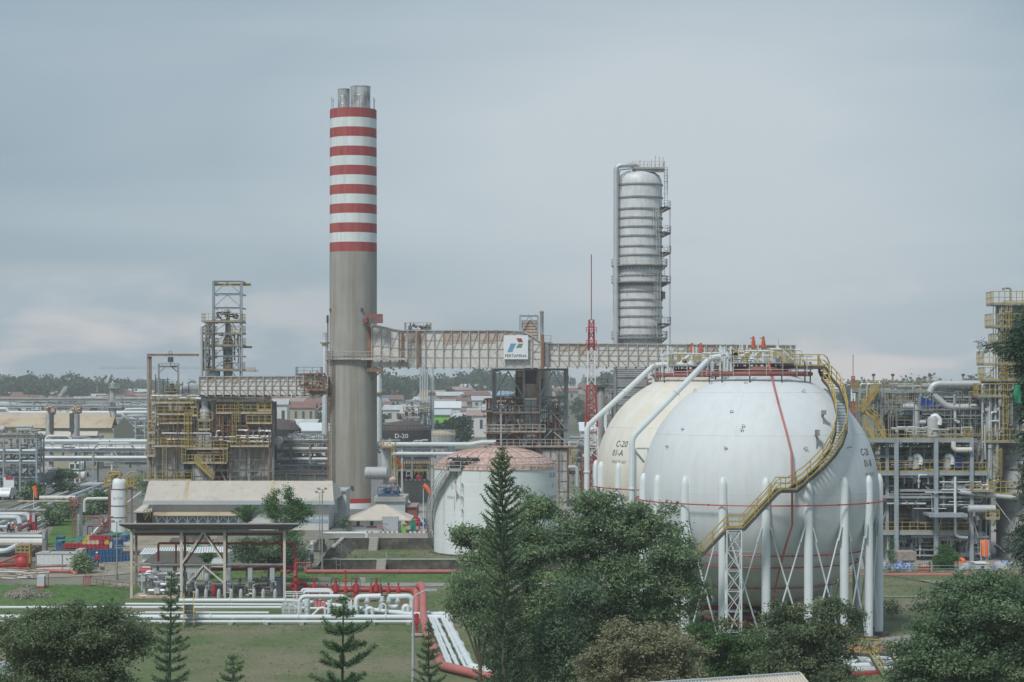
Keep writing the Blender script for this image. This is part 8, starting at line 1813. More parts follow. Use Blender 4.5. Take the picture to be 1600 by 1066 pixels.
run('fire_main', 'red pipe slanting across the right lawn into the big tree', 'pipe', [P(1240, 912, 214), P(1300, 925, 205), P(1372, 949, 192), P(1438, 974, 178)], 0.2, 'red_faded'); run('fire_main', 'short darker red pipe meeting the slanting pipe on the right lawn', 'pipe', [P(1366, 961, 184), P(1400, 960, 184), P(1400, 951, 184)], 0.16, 'drum_red')
run('fire_main', 'red pipe along the concrete slab beyond the yellow stair', 'pipe', [P(1320, 1014, 158), P(1410, 1013, 158), P(1450, 1000, 158)], 0.2, 'red_faded'); run('fire_main', 'bright red pipe under the yellow stair at the bottom right', 'pipe', [P(1316, 1057, 143), P(1400, 1050, 146), P(1460, 1040, 149), P(1530, 1030, 150)], 0.22, 'drum_red')
for i in range(4): run('ground_pipe', ['silver pipe nearest the yellow stair at the bottom right', 'silver pipe, second behind the yellow stair at the bottom right', 'silver pipe, third behind the yellow stair at the bottom right', 'silver pipe farthest behind the yellow stair at the bottom right'][i], 'pipe', [P(1180, 1050-i*6, 146+i*2.2), P(1390, 1046-i*6.5, 146+i*2.2), P(1480, 1032-i*6.5, 147+i*2.2), P(1620, 1014-i*7, 150+i*2.2)], 0.24, 'white_paint' if i else 'alu_pipe')
t = thing('yellow_crossing_stair', 'yellow railed stile with dark treads over the pipes at the bottom right', 'steps', (PX(1365, 146), 147, 0)); stair([P(1398, 1058, 142.5), P(1375, 1022, 147.5), P(1343, 1020, 151.5)], 1.6, t); mb = MB(); mb.rail([P(1335, 1018, 153), P(1372, 1020, 150)], 1.0, 0.8, 0.09); mb.build('platform_rail', 'yellow', t, sm=0)
t = thing('yellow_stile', 'small yellow striped stile over the white pipes by the shed', 'steps', (PX(295, 178), 178, 0)); stair([V(PX(295, 172.5), 172.5, 0.1), V(PX(295, 175), 175, 1.3), V(PX(295, 178), 178, 1.35), V(PX(295, 181), 181, 0.1)], 0.85, t, 'yellow', 'steel_dark', rise=0.2)

# ------------------------------------------------------------------ lawn pipelines
run('ground_pipe', 'thick white pipeline lying along the lawn across the picture', 'pipe', [P(-40, 964.5, 176), P(725, 964.5, 176), P(900, 966, 176)], 0.23, 'white_paint', n=14)
run('ground_pipe', 'slim white pipeline lying just in front of the thick one', 'pipe', [P(-40, 971.5, 174.3), P(645, 971.5, 174.3)], 0.13, 'white_paint'); run('ground_pipe', 'slim white pipeline crossing the grass behind the thick one, left', 'pipe', [P(-40, 949.3, 183), P(440, 949.3, 183)], 0.13, 'white_paint')
run('ground_pipe', 'white pipeline at the foot of the shed, right of the stile', 'pipe', [P(280, 938.5, 190), P(460, 938.5, 190), P(640, 960, 178.5), P(725, 960, 178.5)], 0.2, 'white_paint', n=12); run('ground_pipe', 'slimmer white pipeline in front of the shed, beside the thicker one', 'pipe', [P(196, 944, 187.5), P(450, 945, 187.5), P(470, 950, 184), P(700, 958, 180.5)], 0.12, 'white_paint')
run('ground_pipe', 'white pipeline with a red marking just above the thick one', 'pipe', [P(210, 957.5, 180.3), P(420, 957.5, 180.3)], 0.11, 'white_paint')
t = thing('pipe_sleepers', 'row of small concrete blocks carrying the lawn pipelines', 'supports', (PX(300, 176), 176, 0)); 
for i, px in enumerate(range(-20, 730, 55)): MB().box2(PX(px, 176)-0.2, PX(px, 176)+0.2, 173.9, 176.4, 0, 0.25).build('block', 'kerb_concrete', t, sm=0)
# white manifold: inverted U loops
mani = thing('white_manifold', 'white looped pipe manifold beside the red riser on the lawn', 'pipework', (PX(600, 182), 182, 0))
def pm(pts, r, m_='white_paint', par=None, br=0.5): MB().tube(bend([P(a, b, c) for a, b, c in pts], br, 5), r, 12).build('pipe', m_, par or mani)
pm([(557, 962, 182), (557, 933, 182), (595, 932, 182)], 0.27); pm([(607, 933, 182), (644, 932, 182), (644, 962, 182)], 0.27); pm([(574, 932, 181.9), (574, 950, 181.9), (580, 955, 181.9)], 0.2); pm([(588, 955, 181.9), (597, 950, 181.9), (597, 932, 181.9)], 0.2)
pm([(608, 932, 181.9), (608, 948, 181.9), (622, 949, 181.9), (622, 932, 181.9)], 0.2); pm([(573, 962, 180), (573, 951, 180), (582, 950, 180), (582, 962, 180)], 0.18); pm([(631, 962, 180), (631, 948, 180), (637, 947, 180), (639, 962, 180)], 0.22); pm([(593, 956, 180), (593, 944, 180), (603, 944, 180), (603, 962, 180)], 0.08)
mb = MB()
for px, py in ((574, 940), (597, 940), (608, 940), (622, 940), (557, 950), (644, 950)): mb.cyl((PX(px, 181.9), 181.9), 0.3, PZ(py, 181.9)-0.1, PZ(py, 181.9)+0.1, 14)
mb.build('flanges', 'panel_clean', mani)
t2 = thing('white_manifold', 'white pipe manifold with gratings and rails at the right end of the shed', 'pipework', (PX(500, 182), 183, 0)); 
pm([(468, 962, 182), (468, 938, 182), (474, 932, 182), (536, 932, 182), (546, 938, 182), (546, 962, 182)], 0.2, par=t2); pm([(480, 962, 180.5), (480, 936, 180.5)], 0.26, par=t2); pm([(515, 962, 180.5), (515, 938, 180.5)], 0.22, par=t2); pm([(488, 962, 179), (500, 950, 179), (508, 950, 179), (508, 962, 179)], 0.12, par=t2); pm([(471, 925, 188), (473, 921.5, 188), (515, 921.5, 188), (520, 927, 188)], 0.13, par=t2); pm([(475, 928, 187), (477, 924.5, 187), (516, 924.5, 187), (520, 932, 187)], 0.13, par=t2)
mb = MB(); mb.rail([P(446, 946, 184), P(472, 946, 184)], 1.1, 0.7, 0.07); mb.rail([P(446, 938, 187), P(518, 938, 187)], 0.8, 1.2, 0.1); mb.rail([P(442, 958, 180), P(480, 958, 180)], 0.9, 0.5, 0.06); mb.build('railing', 'white_paint', t2, sm=0)
mb = MB()
for r_3 in range(5):
    for c_ in range(16): px = 442+c_*2.5; mb.bar(P(px, 960-r_3*4.2, 181+r_3*1.5), P(px+1.0, 957-r_3*4.2, 181+r_3*1.5), 0.06)
    mb.bar(P(440, 960-r_3*4.2, 181+r_3*1.5), P(484, 960-r_3*4.2, 181+r_3*1.5), 0.12)
mb.build('grating', 'panel_clean', t2, sm=0)
for px in (493.5, 498.5, 503.5, 507): MB().tube([P(px, 955, 184), P(px, 934, 189)], 0.16, 8).build('red_pipe', 'red_faded', t2)
for px in (542, 549, 557, 538): 
    o = MB().lathe([(0.15, 0.2), (0.15, 0.9), (0.1, 1.3), (0.05, 1.6), (0, 1.65)], (PX(px, 179.5), 179.5), 10).build('marker_post', 'white_paint', t2)
# red manifold with framed valves
t3 = thing('red_manifold', 'red fire water manifold with four framed valves behind the white loops', 'pipework', (PX(540, 197), 197, 0))
pm([(455, 921, 198), (480, 921.5, 198), (636, 921.5, 198), (646, 924, 197), (655, 940, 189), (655, 958, 182)], 0.24, 'red_paint', t3, 1.0); pm([(452, 918, 199), (459, 912, 199), (478, 912, 199), (480, 920, 199)], 0.22, 'drum_red', t3, 0.4); pm([(525, 937, 193), (585, 937, 193), (595, 934, 193)], 0.16, 'red_faded', t3); pm([(623, 945, 190), (646, 944, 190)], 0.09, 'red_paint', t3)
for px in (491, 524.5, 556.5, 588):
    q = V(PX(px, 196.5), 196.5, 0); mb = MB(); mb.tube([q+V(0, -0.1, 1.05), q+V(0, 0.1, 1.05)], 0.36, 16); mb.lathe([(0.28, 0.6), (0.3, 0.9), (0.15, 1.35), (0.1, 1.9), (0.16, 1.95), (0, 2.0)], (q.x, q.y), 12); mb.tube([q+V(0, -0.15, 0.4), q+V(0, 0.15, 0.4)], 0.3, 12); v = mb.build('gate_valve', 'red_paint', t3)
    mb = MB()
    for s_ in (-0.42, 0.42): mb.bar(q+V(s_, -0.3, 0.0), q+V(s_, -0.3, 1.9), 0.06)
    mb.bar(q+V(-0.42, -0.3, 1.9), q+V(0.42, -0.3, 1.9), 0.06); mb.build('valve_frame', 'steel_dark', v, sm=0)
for px, h_ in ((540, 2.6), (580, 1.4), (595, 1.3), (607, 1.4), (622.5, 1.4), (511, 1.3)):
    q = V(PX(px, 196.5), 196.5, 0); mb = MB(); mb.lathe([(0.2, 0.4), (0.2, 0.9), (0.09, 1.1), (0.09, h_), (0.13, h_+0.05), (0, h_+0.08)], (q.x, q.y), 10); 
    if h_ > 2: mb.tube([q+V(-0.25, 0, h_-0.9), q+V(0.25, 0, h_-0.9)], 0.1, 8)
    mb.build('hydrant', 'red_paint', t3)
mb = MB(); mb.box2(PX(497, 198.5), PX(517, 198.5), 198.4, 198.5, PZ(907, 198.5), PZ(903, 198.5)); mb.rail([P(497, 921, 198.6), P(518, 921, 198.6)], 1.2, 1.2, 0.05); mb.rail([P(560, 912, 200), P(585, 912, 200)], 0.6, 0.5, 0.04); mb.build('rail', 'steel_grey', t3, sm=0)
o = MB().box2(PX(562, 199), PX(571, 199), 199, 199.05, PZ(910, 199), PZ(902, 199)).build('notice_plate', 'panel_grey'); tag(o, 'small grey notice plate above the red framed valves', 'sign')
# big red riser
t4 = thing('red_riser', 'very thick faded red pipe rising from the lawn and bending down right of the loops', 'pipe', (PX(655, 178), 178, 0))
MB().tube(bend([P(650, 962, 180), P(652, 918, 183), P(657, 913.5, 182), P(661, 920, 180), P(661.5, 962, 176), P(665, 985, 166.5), P(690, 1040, 146), P(757, 1056, 141), P(800, 1064, 138.8)], 0.7, 5), 0.33, 16).build('pipe', 'red_faded', t4)
mb = MB(); q = P(651, 985, 168); mb.tube([q, q+V(0, 0, 1.4)], 0.12, 8); mb.tube([q+V(0, 0, 1.2), q+V(0, -0.05, 1.2)], 0.25, 10); mb.tube(bend([q, q+V(0.3, -0.2, -0.5), P(666, 988, 167)], 0.2), 0.1, 8); mb.box(q+V(0, 0, 0.7), (0.5, 0.3, 0.3)); mb.build('side_valve', 'drum_red', t4)
MB().box(P(652, 990, 166)+V(0, 0, -0.1), (1.0, 0.8, 0.15)).build('valve_base', 'kerb_concrete', t4, sm=0)
for i, (a, b, c, d, e, r_4, lb) in enumerate(((672, 967, 702, 1043, 715, 0.13, 'slim white pipe next to the thick red one, first of the slanting bundle'), (676, 967, 707, 1043, 722, 0.12, 'slim white pipe, second of the slanting bundle'), (681, 967, 717, 1044, 745, 0.16, 'white pipe in the middle of the slanting bundle'), (691, 967, 728, 1044, 760, 0.13, 'slim white pipe, second from the right in the slanting bundle'), (697, 967, 737, 1042, 775, 0.26, 'thickest white pipe at the right of the slanting bundle'))):
    run('ground_pipe', lb, 'pipe', [P(a, b, 176), P(c, d, 146.2), P(e+25, 1051+i*0.8, 143.6)], r_4, 'white_paint')
t5 = thing('pipe_sleepers', 'dark cross bars carrying the slanting pipe bundle on the lawn', 'supports', (PX(700, 160), 160, 0))
for i in range(6): f = (i+0.5)/6; Y_ = 174-27*f; MB().bar(V(PX(668+32*f, Y_), Y_, 0.08), V(PX(700+36*f, Y_), Y_, 0.08), 0.12, 0.12).build('bar', 'steel_dark', t5, sm=0)
# under the sphere
mb = MB(); clutter(mb, PX(1090, 168), PX(1300, 168), 166, 172, 0.2, 2.4, 46, 401, (0.07, 0.2), 0.85); o = mb.build('sphere_pipework', 'red_dull'); tag(o, 'red and rusty pipes and valves under the white sphere', 'pipework')
run('ground_pipe', 'red pipe with a silver one behind it under the white sphere', 'pipe', [P(1060, 950, 170), P(1330, 948, 170)], 0.2, 'drum_red'); run('ground_pipe', 'silver pipe running under the white sphere above a red one', 'pipe', [P(1060, 944, 172), P(1250, 944, 172)], 0.18, 'alu_pipe')
# a pylon sign corner and a roof close to the camera
Y_ = 100.0; t = thing('pylon_sign', 'rounded grey sign pylon with a teal stripe in the bottom left corner', 'sign', (PX(5, Y_), Y_, 0)); x0, x1 = PX(-30, Y_), PX(22.5, Y_); zt_ = PZ(1035, Y_)
mb = MB(); mb.prism([(x0, 0), (x1, 0), (x1, zt_-0.25), (x1-0.08, zt_-0.08), (x1-0.25, zt_), (x0, zt_)], Y_, Y_+0.6); mb.build('body', 'grey_cabinet', t, sm=0); MB().box2(x0, PX(2.5, Y_), Y_-0.03, Y_-0.003, 0.5, PZ(1046, Y_)).build('teal_panel', 'teal', t, sm=0); MB().box2(PX(8, Y_), PX(8.8, Y_), Y_-0.02, Y_-0.003, 0.5, PZ(1036, Y_)).build('joint', 'steel_grey', t, sm=0); MB().box2(x0, PX(22, Y_), Y_-0.04, Y_-0.003, PZ(1047, Y_), PZ(1046, Y_)).build('edge_line', 'steel_grey', t, sm=0)
Y_ = 96.0; t = thing('near_building', 'cream metal roof corner with a grey gutter at the bottom edge', 'building', (PX(1150, Y_), Y_-5, 0)); Yf = Y_-7
mb = MB(); A = P(1000, 1070, Y_); B = P(1250, 1053, Y_+1.5); C_ = P(1250, 1053, Y_+1.5)+V(1.6, -9, -2.4); D_ = P(1000, 1070, Y_)+V(-1.2, -9, -2.4); mb.quad(D_, C_, B, A); mb.quad(A-V(0, 0, 0.1), B-V(0, 0, 0.1), C_-V(0, 0, 0.1), D_-V(0, 0, 0.1)); mb.bar(B, C_, 0.12, 0.14); [mb.bar(A.lerp(B, i/44)+V(0, 0, 0.03), D_.lerp(C_, i/44)+V(0, 0, 0.03), 0.05, 0.05) for i in range(1, 44)]; mb.build('roof', 'roof_beige', t, sm=0); mb = MB(); mb.bar(A, B, 0.25, 0.18); n_ = 60
for i in range(n_): f = i/n_; mb.bar(A.lerp(B, f)+V(0, 0, 0.09), A.lerp(B, f)+V(0, -0.2, 0.12), 0.05)
mb.build('ridge_flashing', 'fascia', t, sm=0); zmin = min(C_.z, D_.z); MB().box2(A.x+0.3, B.x+0.2, Yf-1.2, Y_-0.5, 0, zmin-0.2).build('wall', 'wall_white', t, sm=0)
# ------------------------------------------------------------------ people
def person(label, loc, pose='stand', top='red_dull', legs='cloth_blue', helmet='sign_white', face=0.0):
    t = thing('person', label, 'person', loc)
    if pose == 'stand': J = [(0, 0, 0.95), (0, 0.01, 1.2), (0, 0, 1.42), (0, 0, 1.52), (0, -0.02, 1.62), (0, -0.01, 1.72), (0.1, 0, 0.92), (0.12, -0.03, 0.5), (0.12, 0.02, 0.08), (0.13, -0.14, 0.04), (-0.1, 0, 0.92), (-0.13, 0.04, 0.5), (-0.14, 0.08, 0.08), (-0.15, -0.08, 0.04), (0.19, 0, 1.4), (0.26, 0.0, 1.14), (0.27, -0.16, 0.95), (0.27, -0.22, 0.88), (-0.19, 0, 1.4), (-0.25, 0.02, 1.14), (-0.24, -0.1, 0.92), (-0.24, -0.15, 0.85)]
    else: J = [(0, 0.1, 0.42), (0, 0.02, 0.65), (0, -0.1, 0.86), (0, -0.14, 0.95), (0, -0.19, 1.04), (0, -0.2, 1.14), (0.1, 0.08, 0.42), (0.15, -0.28, 0.5), (0.14, -0.1, 0.08), (0.14, -0.26, 0.04), (-0.1, 0.08, 0.42), (-0.16, -0.3, 0.48), (-0.14, -0.12, 0.08), (-0.14, -0.28, 0.04), (0.18, -0.1, 0.84), (0.22, -0.26, 0.62), (0.12, -0.44, 0.5), (0.1, -0.5, 0.46), (-0.18, -0.1, 0.84), (-0.24, -0.24, 0.6), (-0.12, -0.42, 0.5), (-0.1, -0.48, 0.46)]
    E = [(0, 1), (1, 2), (2, 3), (3, 4), (4, 5), (0, 6), (6, 7), (7, 8), (8, 9), (0, 10), (10, 11), (11, 12), (12, 13), (2, 14), (14, 15), (15, 16), (16, 17), (2, 18), (18, 19), (19, 20), (20, 21)]
    Rr = [.15, .14, .15, .06, .1, .09, .1, .07, .05, .04, .1, .07, .05, .04, .07, .05, .035, .035, .07, .05, .035, .035]
    me = bpy.data.meshes.new('body'); me.from_pydata(J, E, []); me.materials.append(MATS[top]); o = bpy.data.objects.new('body', me); COL.objects.link(o); o.parent = t
    sk = o.modifiers.new('skin', 'SKIN'); 
    bpy.context.view_layer.update()
    for v, r in zip(me.skin_vertices[0].data, Rr): v.radius = (r, r*0.85)
    me.skin_vertices[0].data[0].use_root = True
    o.modifiers.new('smooth', 'SUBSURF').levels = 1; o.modifiers[-1].render_levels = 2
    h = Vector(J[5])+Vector(loc); MB().lathe([(0.14, h.z-0.03), (0.13, h.z+0.04), (0.09, h.z+0.1), (0, h.z+0.12)], (h.x, h.y), 16).build('helmet', helmet, t)
    f = Vector(J[4])+Vector(loc); MB().lathe([(0, f.z-0.1), (0.06, f.z-0.08), (0.092, f.z), (0.09, f.z+0.06), (0, f.z+0.1)], (f.x, f.y-0.012), 14).build('face', 'skin', t)
    for s_ in (0, 1):
        a, b, c = [Vector(J[k_])+Vector(loc) for k_ in ((6, 7, 8), (10, 11, 12))[s_]]
        MB().tube([a, b, c], [0.115, 0.085, 0.07], 10).build('trouser_leg', legs, t)
    return t
Y_ = 228.5; person('person in a dark red top and white helmet standing by the blue crates', (PX(151.5, Y_), Y_, gh(PX(151.5, Y_), Y_)), 'stand', 'drum_red', 'cloth_blue')
Y_ = 238.5; person('person in dark clothes and white helmet crouching on the kerb, left of a crouching pair', (PX(14.5, Y_), Y_, PZ(832.5, Y_)), 'crouch', 'cloth_blue', 'cloth_blue')
person('person in an orange vest crouching on the kerb, right of the pair', (PX(20.5, Y_), Y_, PZ(832.5, Y_)), 'crouch', 'cloth_orange', 'cloth_blue')
t = thing('kerb_slab', 'low concrete kerb slab on which two workers crouch at the far left', 'kerb', (PX(20, 239), 239, 0.4)); MB().box2(PX(-20, 239), PX(64, 239), 237.6, 240.2, 0.3, PZ(832.5, 238.5)).build('slab', 'kerb_concrete', t, sm=0); MB().box2(PX(-20, 237.5), PX(64, 237.5), 237.5, 237.59, 0.3, PZ(834.5, 238.5)).build('face', 'steel_dark', t, sm=0)

# ------------------------------------------------------------------ trees
def px2(px, Y): return PX(px, Y)
def wlobes(cpx, Y, items):      # items: (px, py, rx px, rz px, dy, ry m) relative to base at (cpx, Y)
    k_ = Y/F; return [((px-cpx)*k_, dy, PZ(py, Y), rx*k_, ry, rz*k_) for px, py, rx, rz, dy, ry in items]
# big central pair
Y_ = 126.0
tree('large leafy tree left of centre, behind the tall pine and before the dome tank', (PX(815, Y_), Y_, 0), wlobes(815, Y_, [(820, 860, 52, 48, 0, 2.2), (755, 850, 34, 34, 0.3, 1.5), (765, 900, 46, 40, -0.4, 1.8), (835, 800, 36, 30, 0.6, 1.4), (722, 836, 20, 14, 0.2, 0.8), (735, 905, 26, 20, 0, 1.0), (815, 960, 62, 55, 0, 2.4), (750, 950, 34, 44, -0.3, 1.2), (800, 1040, 50, 50, 0, 2)]),
     2300, 26, 0.22, 'leaf_mid', 1, cl_r=0.24, trunk_r=0.32, droop=0.5, shell=0.35)
tree('biggest dark leafy tree in the centre, in front of the spheres', (PX(940, Y_-2), Y_-2, 0), wlobes(940, Y_-2, [(925, 830, 52, 48, 0, 2.2), (925, 785, 30, 24, 0.2, 1.2), (1010, 830, 56, 36, 0.3, 1.9), (1050, 865, 42, 38, 0, 1.6), (880, 850, 40, 40, 0.5, 1.6), (960, 900, 80, 55, 0, 2.6), (1060, 920, 50, 48, 0.2, 1.9), (900, 960, 70, 60, -0.4, 2.4), (1000, 960, 66, 46, 0.4, 2.2), (885, 1030, 60, 50, 0, 2), (960, 1020, 46, 44, 0, 1.6), (985, 800, 26, 14, 0, 1.0)]),
     3600, 26, 0.23, 'leaf_mid', 2, cl_r=0.25, trunk_r=0.4, droop=0.5, shell=0.35, tone_bias=-0.06)
# sparse twigs sticking out at the left of the pair
tree('thin drooping tree with hanging sprays, left of the tall pine', (PX(752, 122), 122, 0), wlobes(752, 122, [(745, 925, 40, 30, 0, 1.2), (722, 915, 22, 22, 0.2, 0.8), (745, 965, 26, 30, 0, 0.9), (763, 990, 22, 30, 0, 0.9), (712, 945, 14, 22, 0, 0.6)]), 480, 24, 0.24, 'leaf_mid', 3, cl_r=0.24, trunk_r=0.16, droop=1.3, shell=0.3, aspect=0.3)
tree('bright young tree with a yellowish crown under the big dark tree', (PX(890, 117), 117, 0), wlobes(890, 117, [(865, 985, 40, 34, 0, 1.2), (905, 930, 34, 26, 0.2, 1.2), (870, 1040, 50, 36, 0, 1.4)]), 520, 24, 0.24, 'leaf_deep', 4, cl_r=0.26, trunk_r=0.15, droop=0.8, shell=0.35)
# trees in front at the right of centre
tree('pale olive flowering tree at the bottom, right of the big dark tree', (PX(1010, 100), 100, 0), wlobes(1010, 100, [(1010, 1005, 70, 36, 0, 1.9), (950, 1045, 50, 30, 0, 1.4), (1060, 1035, 40, 34, 0.2, 1.3), (1000, 1060, 80, 40, -0.3, 1.8), (975, 985, 30, 16, 0, 0.9)]), 1500, 26, 0.18, 'leaf_pale', 5, cl_r=0.19, trunk_r=0.18, droop=0.1, shell=0.5)
tree('bright green bushy tree with orange flecks below the stair tower of the sphere', (PX(1140, 112), 112, 0), wlobes(1140, 112, [(1125, 1010, 50, 36, 0, 1.7), (1100, 990, 24, 18, 0, 0.9), (1165, 1015, 44, 34, 0, 1.5), (1130, 1060, 75, 40, 0, 2), (1180, 1050, 50, 40, 0.3, 1.5)]), 1300, 26, 0.19, 'leaf_fleck', 6, cl_r=0.2, trunk_r=0.18, droop=0.2, shell=0.5)
tree('brownish olive tree in front of the white sphere legs', (PX(1260, 106), 106, 0), wlobes(1260, 106, [(1255, 985, 62, 34, 0, 1.8), (1300, 950, 34, 18, 0.2, 0.9), (1225, 960, 34, 18, 0, 0.9), (1290, 1000, 50, 40, 0, 1.5), (1225, 1030, 60, 44, 0, 1.8), (1300, 1045, 44, 34, 0, 1.4), (1250, 1060, 80, 36, 0, 2), (1338, 968, 12, 9, 0, 0.4)]), 1700, 26, 0.18, 'leaf_olive', 7, cl_r=0.2, trunk_r=0.18, droop=0.3, shell=0.45)
tree('large dark green tree filling the bottom right corner', (PX(1530, 92), 92, 0), wlobes(1530, 92, [(1540, 950, 90, 48, 0, 2.8), (1490, 975, 60, 44, 0.3, 2), (1590, 950, 80, 50, 0, 2.6), (1455, 1010, 54, 34, 0, 1.6), (1420, 1030, 34, 22, -0.2, 1.0), (1530, 1030, 110, 50, 0, 3), (1610, 1030, 60, 60, 0, 2), (1500, 930, 40, 26, 0.4, 1.2), (1440, 1058, 50, 26, 0, 1.4), (1550, 920, 40, 20, 0, 1.2)]), 4200, 26, 0.17, 'leaf_deep', 8, cl_r=0.2, trunk_r=0.3, droop=0.3, shell=0.5, tone_bias=0.05)
tree('broad olive tree filling the bottom left, in front of the lawn pipes', (PX(115, 85), 85, 0), wlobes(115, 85, [(110, 1010, 100, 50, 0, 2.8), (60, 1000, 60, 40, 0, 2), (170, 1000, 56, 44, 0.2, 1.8), (60, 970, 40, 20, 0, 1.1), (170, 965, 36, 18, 0, 1.0), (110, 952, 26, 10, 0, 0.8), (105, 1060, 120, 40, 0, 3), (15, 1000, 30, 20, 0, 1.0), (205, 1010, 34, 28, 0, 1.1), (90, 1000, 90, 40, -1, 2)]), 3600, 26, 0.15, 'leaf_olive', 9, cl_r=0.18, trunk_r=0.25, droop=0.2, shell=0.5)
# mid distance
tree('round clipped light green bush behind the right fire main', (PX(1475.5, 226.5), 226.5, 0), [(0, 0, 1.15, 1.45, 1.4, 1.2), (0.2, 0, 1.75, 1.15, 1.1, 0.9), (-0.4, 0, 0.6, 1.1, 1, 0.7)], 420, 22, 0.17, 'leaf_bright', 10, cl_r=0.16, name='clipped_bush', cat='bush', trunk_r=0.08, shell=0.8, aspect=0.6)
tree('leafy tree with three upright tops in front of the beige warehouse', (PX(445, 222), 222, 0), [(PX(424, 222)-PX(445, 222), 0, 8.1, 0.95, 0.95, 1.3), (PX(450, 222)-PX(445, 222), 0.2, 8.3, 0.85, 0.85, 1.4), (PX(463, 222)-PX(445, 222), -0.2, 7.8, 0.8, 0.8, 1.3), (1.9, 0, 6.6, 1.1, 1.1, 1.2), (0.2, 0, 6.3, 2.0, 1.6, 1.5), (0.5, 0, 4.3, 1.6, 1.3, 1.2), (-1.2, 0, 6.9, 1.1, 1, 1.1)], 620, 18, 0.24, 'leaf_bright', 11, cl_r=0.28, trunk_r=0.14)
tree('dark low tree behind the right half of the open shed', (PX(420, 212), 212, 0), [(0, 0, 3.2, 3.2, 2, 1.8), (2.6, 0, 2.6, 1.6, 1.4, 1.4), (-2.8, 0, 3.6, 1.6, 1.4, 1.2)], 520, 20, 0.3, 'leaf_deep', 12, cl_r=0.34, trunk_r=0.16)
tree('thin young conifer-like shrub by the sacks at the right', (PX(1391, 222), 222, 0), [(0, 0, 1.6, 0.6, 0.5, 1.5), (0.1, 0, 3.0, 0.35, 0.35, 0.8)], 110, 14, 0.22, 'needle', 13, cl_r=0.2, trunk_r=0.06, aspect=0.2)
tree('small scrubby bush right of the sphere footings', (PX(1395, 178), 178, 0), [(0, 0, 0.9, 1.2, 1, 0.9)], 70, 12, 0.2, 'leaf_olive', 14, cl_r=0.25, name='bush', cat='bush', trunk_r=0.04)
tree('dark bush at the left corner of the hip roofed hut', (PX(537, 245), 245, 2.4), [(0, 0, 1.3, 0.5, 0.5, 1.1)], 70, 12, 0.2, 'leaf_deep', 15, cl_r=0.18, name='bush', cat='bush', trunk_r=0.05)
# palms
def palm(label, px, Y, z0, h, L_, seed, nf=22, name='palm_tree'):
    t = thing(name, label, 'palm', (PX(px, Y), Y, z0)); rd = random.Random(seed); rng_ = np.random.default_rng(seed); b = V(PX(px, Y), Y, z0); c = b+V(0.2, 0, h); mb = MB(); mb.tube([b, b+V(0.05, 0, h*0.5), c], [0.2, 0.15, 0.12], 8); mb.build('trunk', 'bark_grey', t)
    fr = MB(); cen = []; dr = []; tn = []
    for i in range(nf):
        an = 2*pi*i/nf*1.618*3; el = rd.uniform(0.85, 1.5); hd = V(cos(an), sin(an), 0); pts = []
        for j in range(8): s_ = j/7*L_; pts.append(c+hd*(s_*cos(el)*(1+0.1*j/7))+V(0, 0, s_*sin(el)-0.30*(s_**2)/L_))
        fr.tube(pts, 0.025, 4, False)
        for j in range(34):
            s_ = 0.1+0.9*j/34; x = s_*7; q = min(6, int(x)); p = pts[q].lerp(pts[q+1], x-q); tg = (pts[q+1]-pts[q]).normalized(); sd_ = tg.cross(V(0, 0, 1)).normalized()
            for sgn in (-1, 1): cen.append(p); dr.append(sd_*sgn*0.8+tg*0.6+V(0, 0, -0.35)); tn.append(rd.gauss(0.45, 0.15))
    fr.build('frond_stems', 'bark_green', t); leaf_mesh('fronds', np.array(cen), 0.42, 'leaf_bright', t, rng_, np.array(tn), 0.12, 0, dirs=np.array(dr), spread=0.1)
palm('coconut palm in front of the beige warehouse wall', 383.5, 229, 0, 5.0, 3.1, 5, 30); palm('small dark palm behind the middle of the open shed', 386, 213, 0, 2.8, 2.6, 6, 18); palm('low palm between the dark roofed hut and the shed post', 322, 210, 0, 2.2, 1.5, 7, 14)
# araucarias
arau('tall narrow pine rising in front of the dome tank', (PX(788, 114), 114, 0), PZ(699, 114), lambda f: 0.2+1.1*min(1, f/0.2)**0.8+0.5*max(0, f-0.2), 21, 0.46, 7, 0.08, needle=0.14, dens=60, up=0.55, step=0.09, droop0=-0.15)
arau('slender pine with upswept branches in front of the lawn at the left', (PX(262.5, 105), 105, 0), PZ(893, 105), lambda f: 0.18+1.75*f**0.8, 22, 0.55, 6, 0.11, needle=0.13, dens=80, up=0.35, droop0=-0.05)
arau('young star-branched pine with wide spaced whorls, bottom centre left', (PX(529, 70), 70, 0), PZ(932, 70), lambda f: 0.1+0.9*min(1, f/0.10)**0.9+0.9*max(0, f-0.1), 23, 0.85, 6, 0.14, needle=0.10, dens=230, up=0.42, droop0=-0.02, step=0.05)
arau('small pine top at the bottom edge, between two taller pines', (PX(361, 76), 76, 0), PZ(1023, 76), lambda f: 0.15+2.2*f**0.7, 24, 0.42, 7, 0.09, needle=0.09, dens=110, up=0.35, droop0=0.0)
arau('narrow young pine in front of the thick red pipe', (PX(671, 100), 100, 0), PZ(972, 100), lambda f: 0.12+0.85*min(1, f/0.35), 25, 0.5, 7, 0.11, needle=0.10, dens=110, up=0.4, droop0=-0.05)
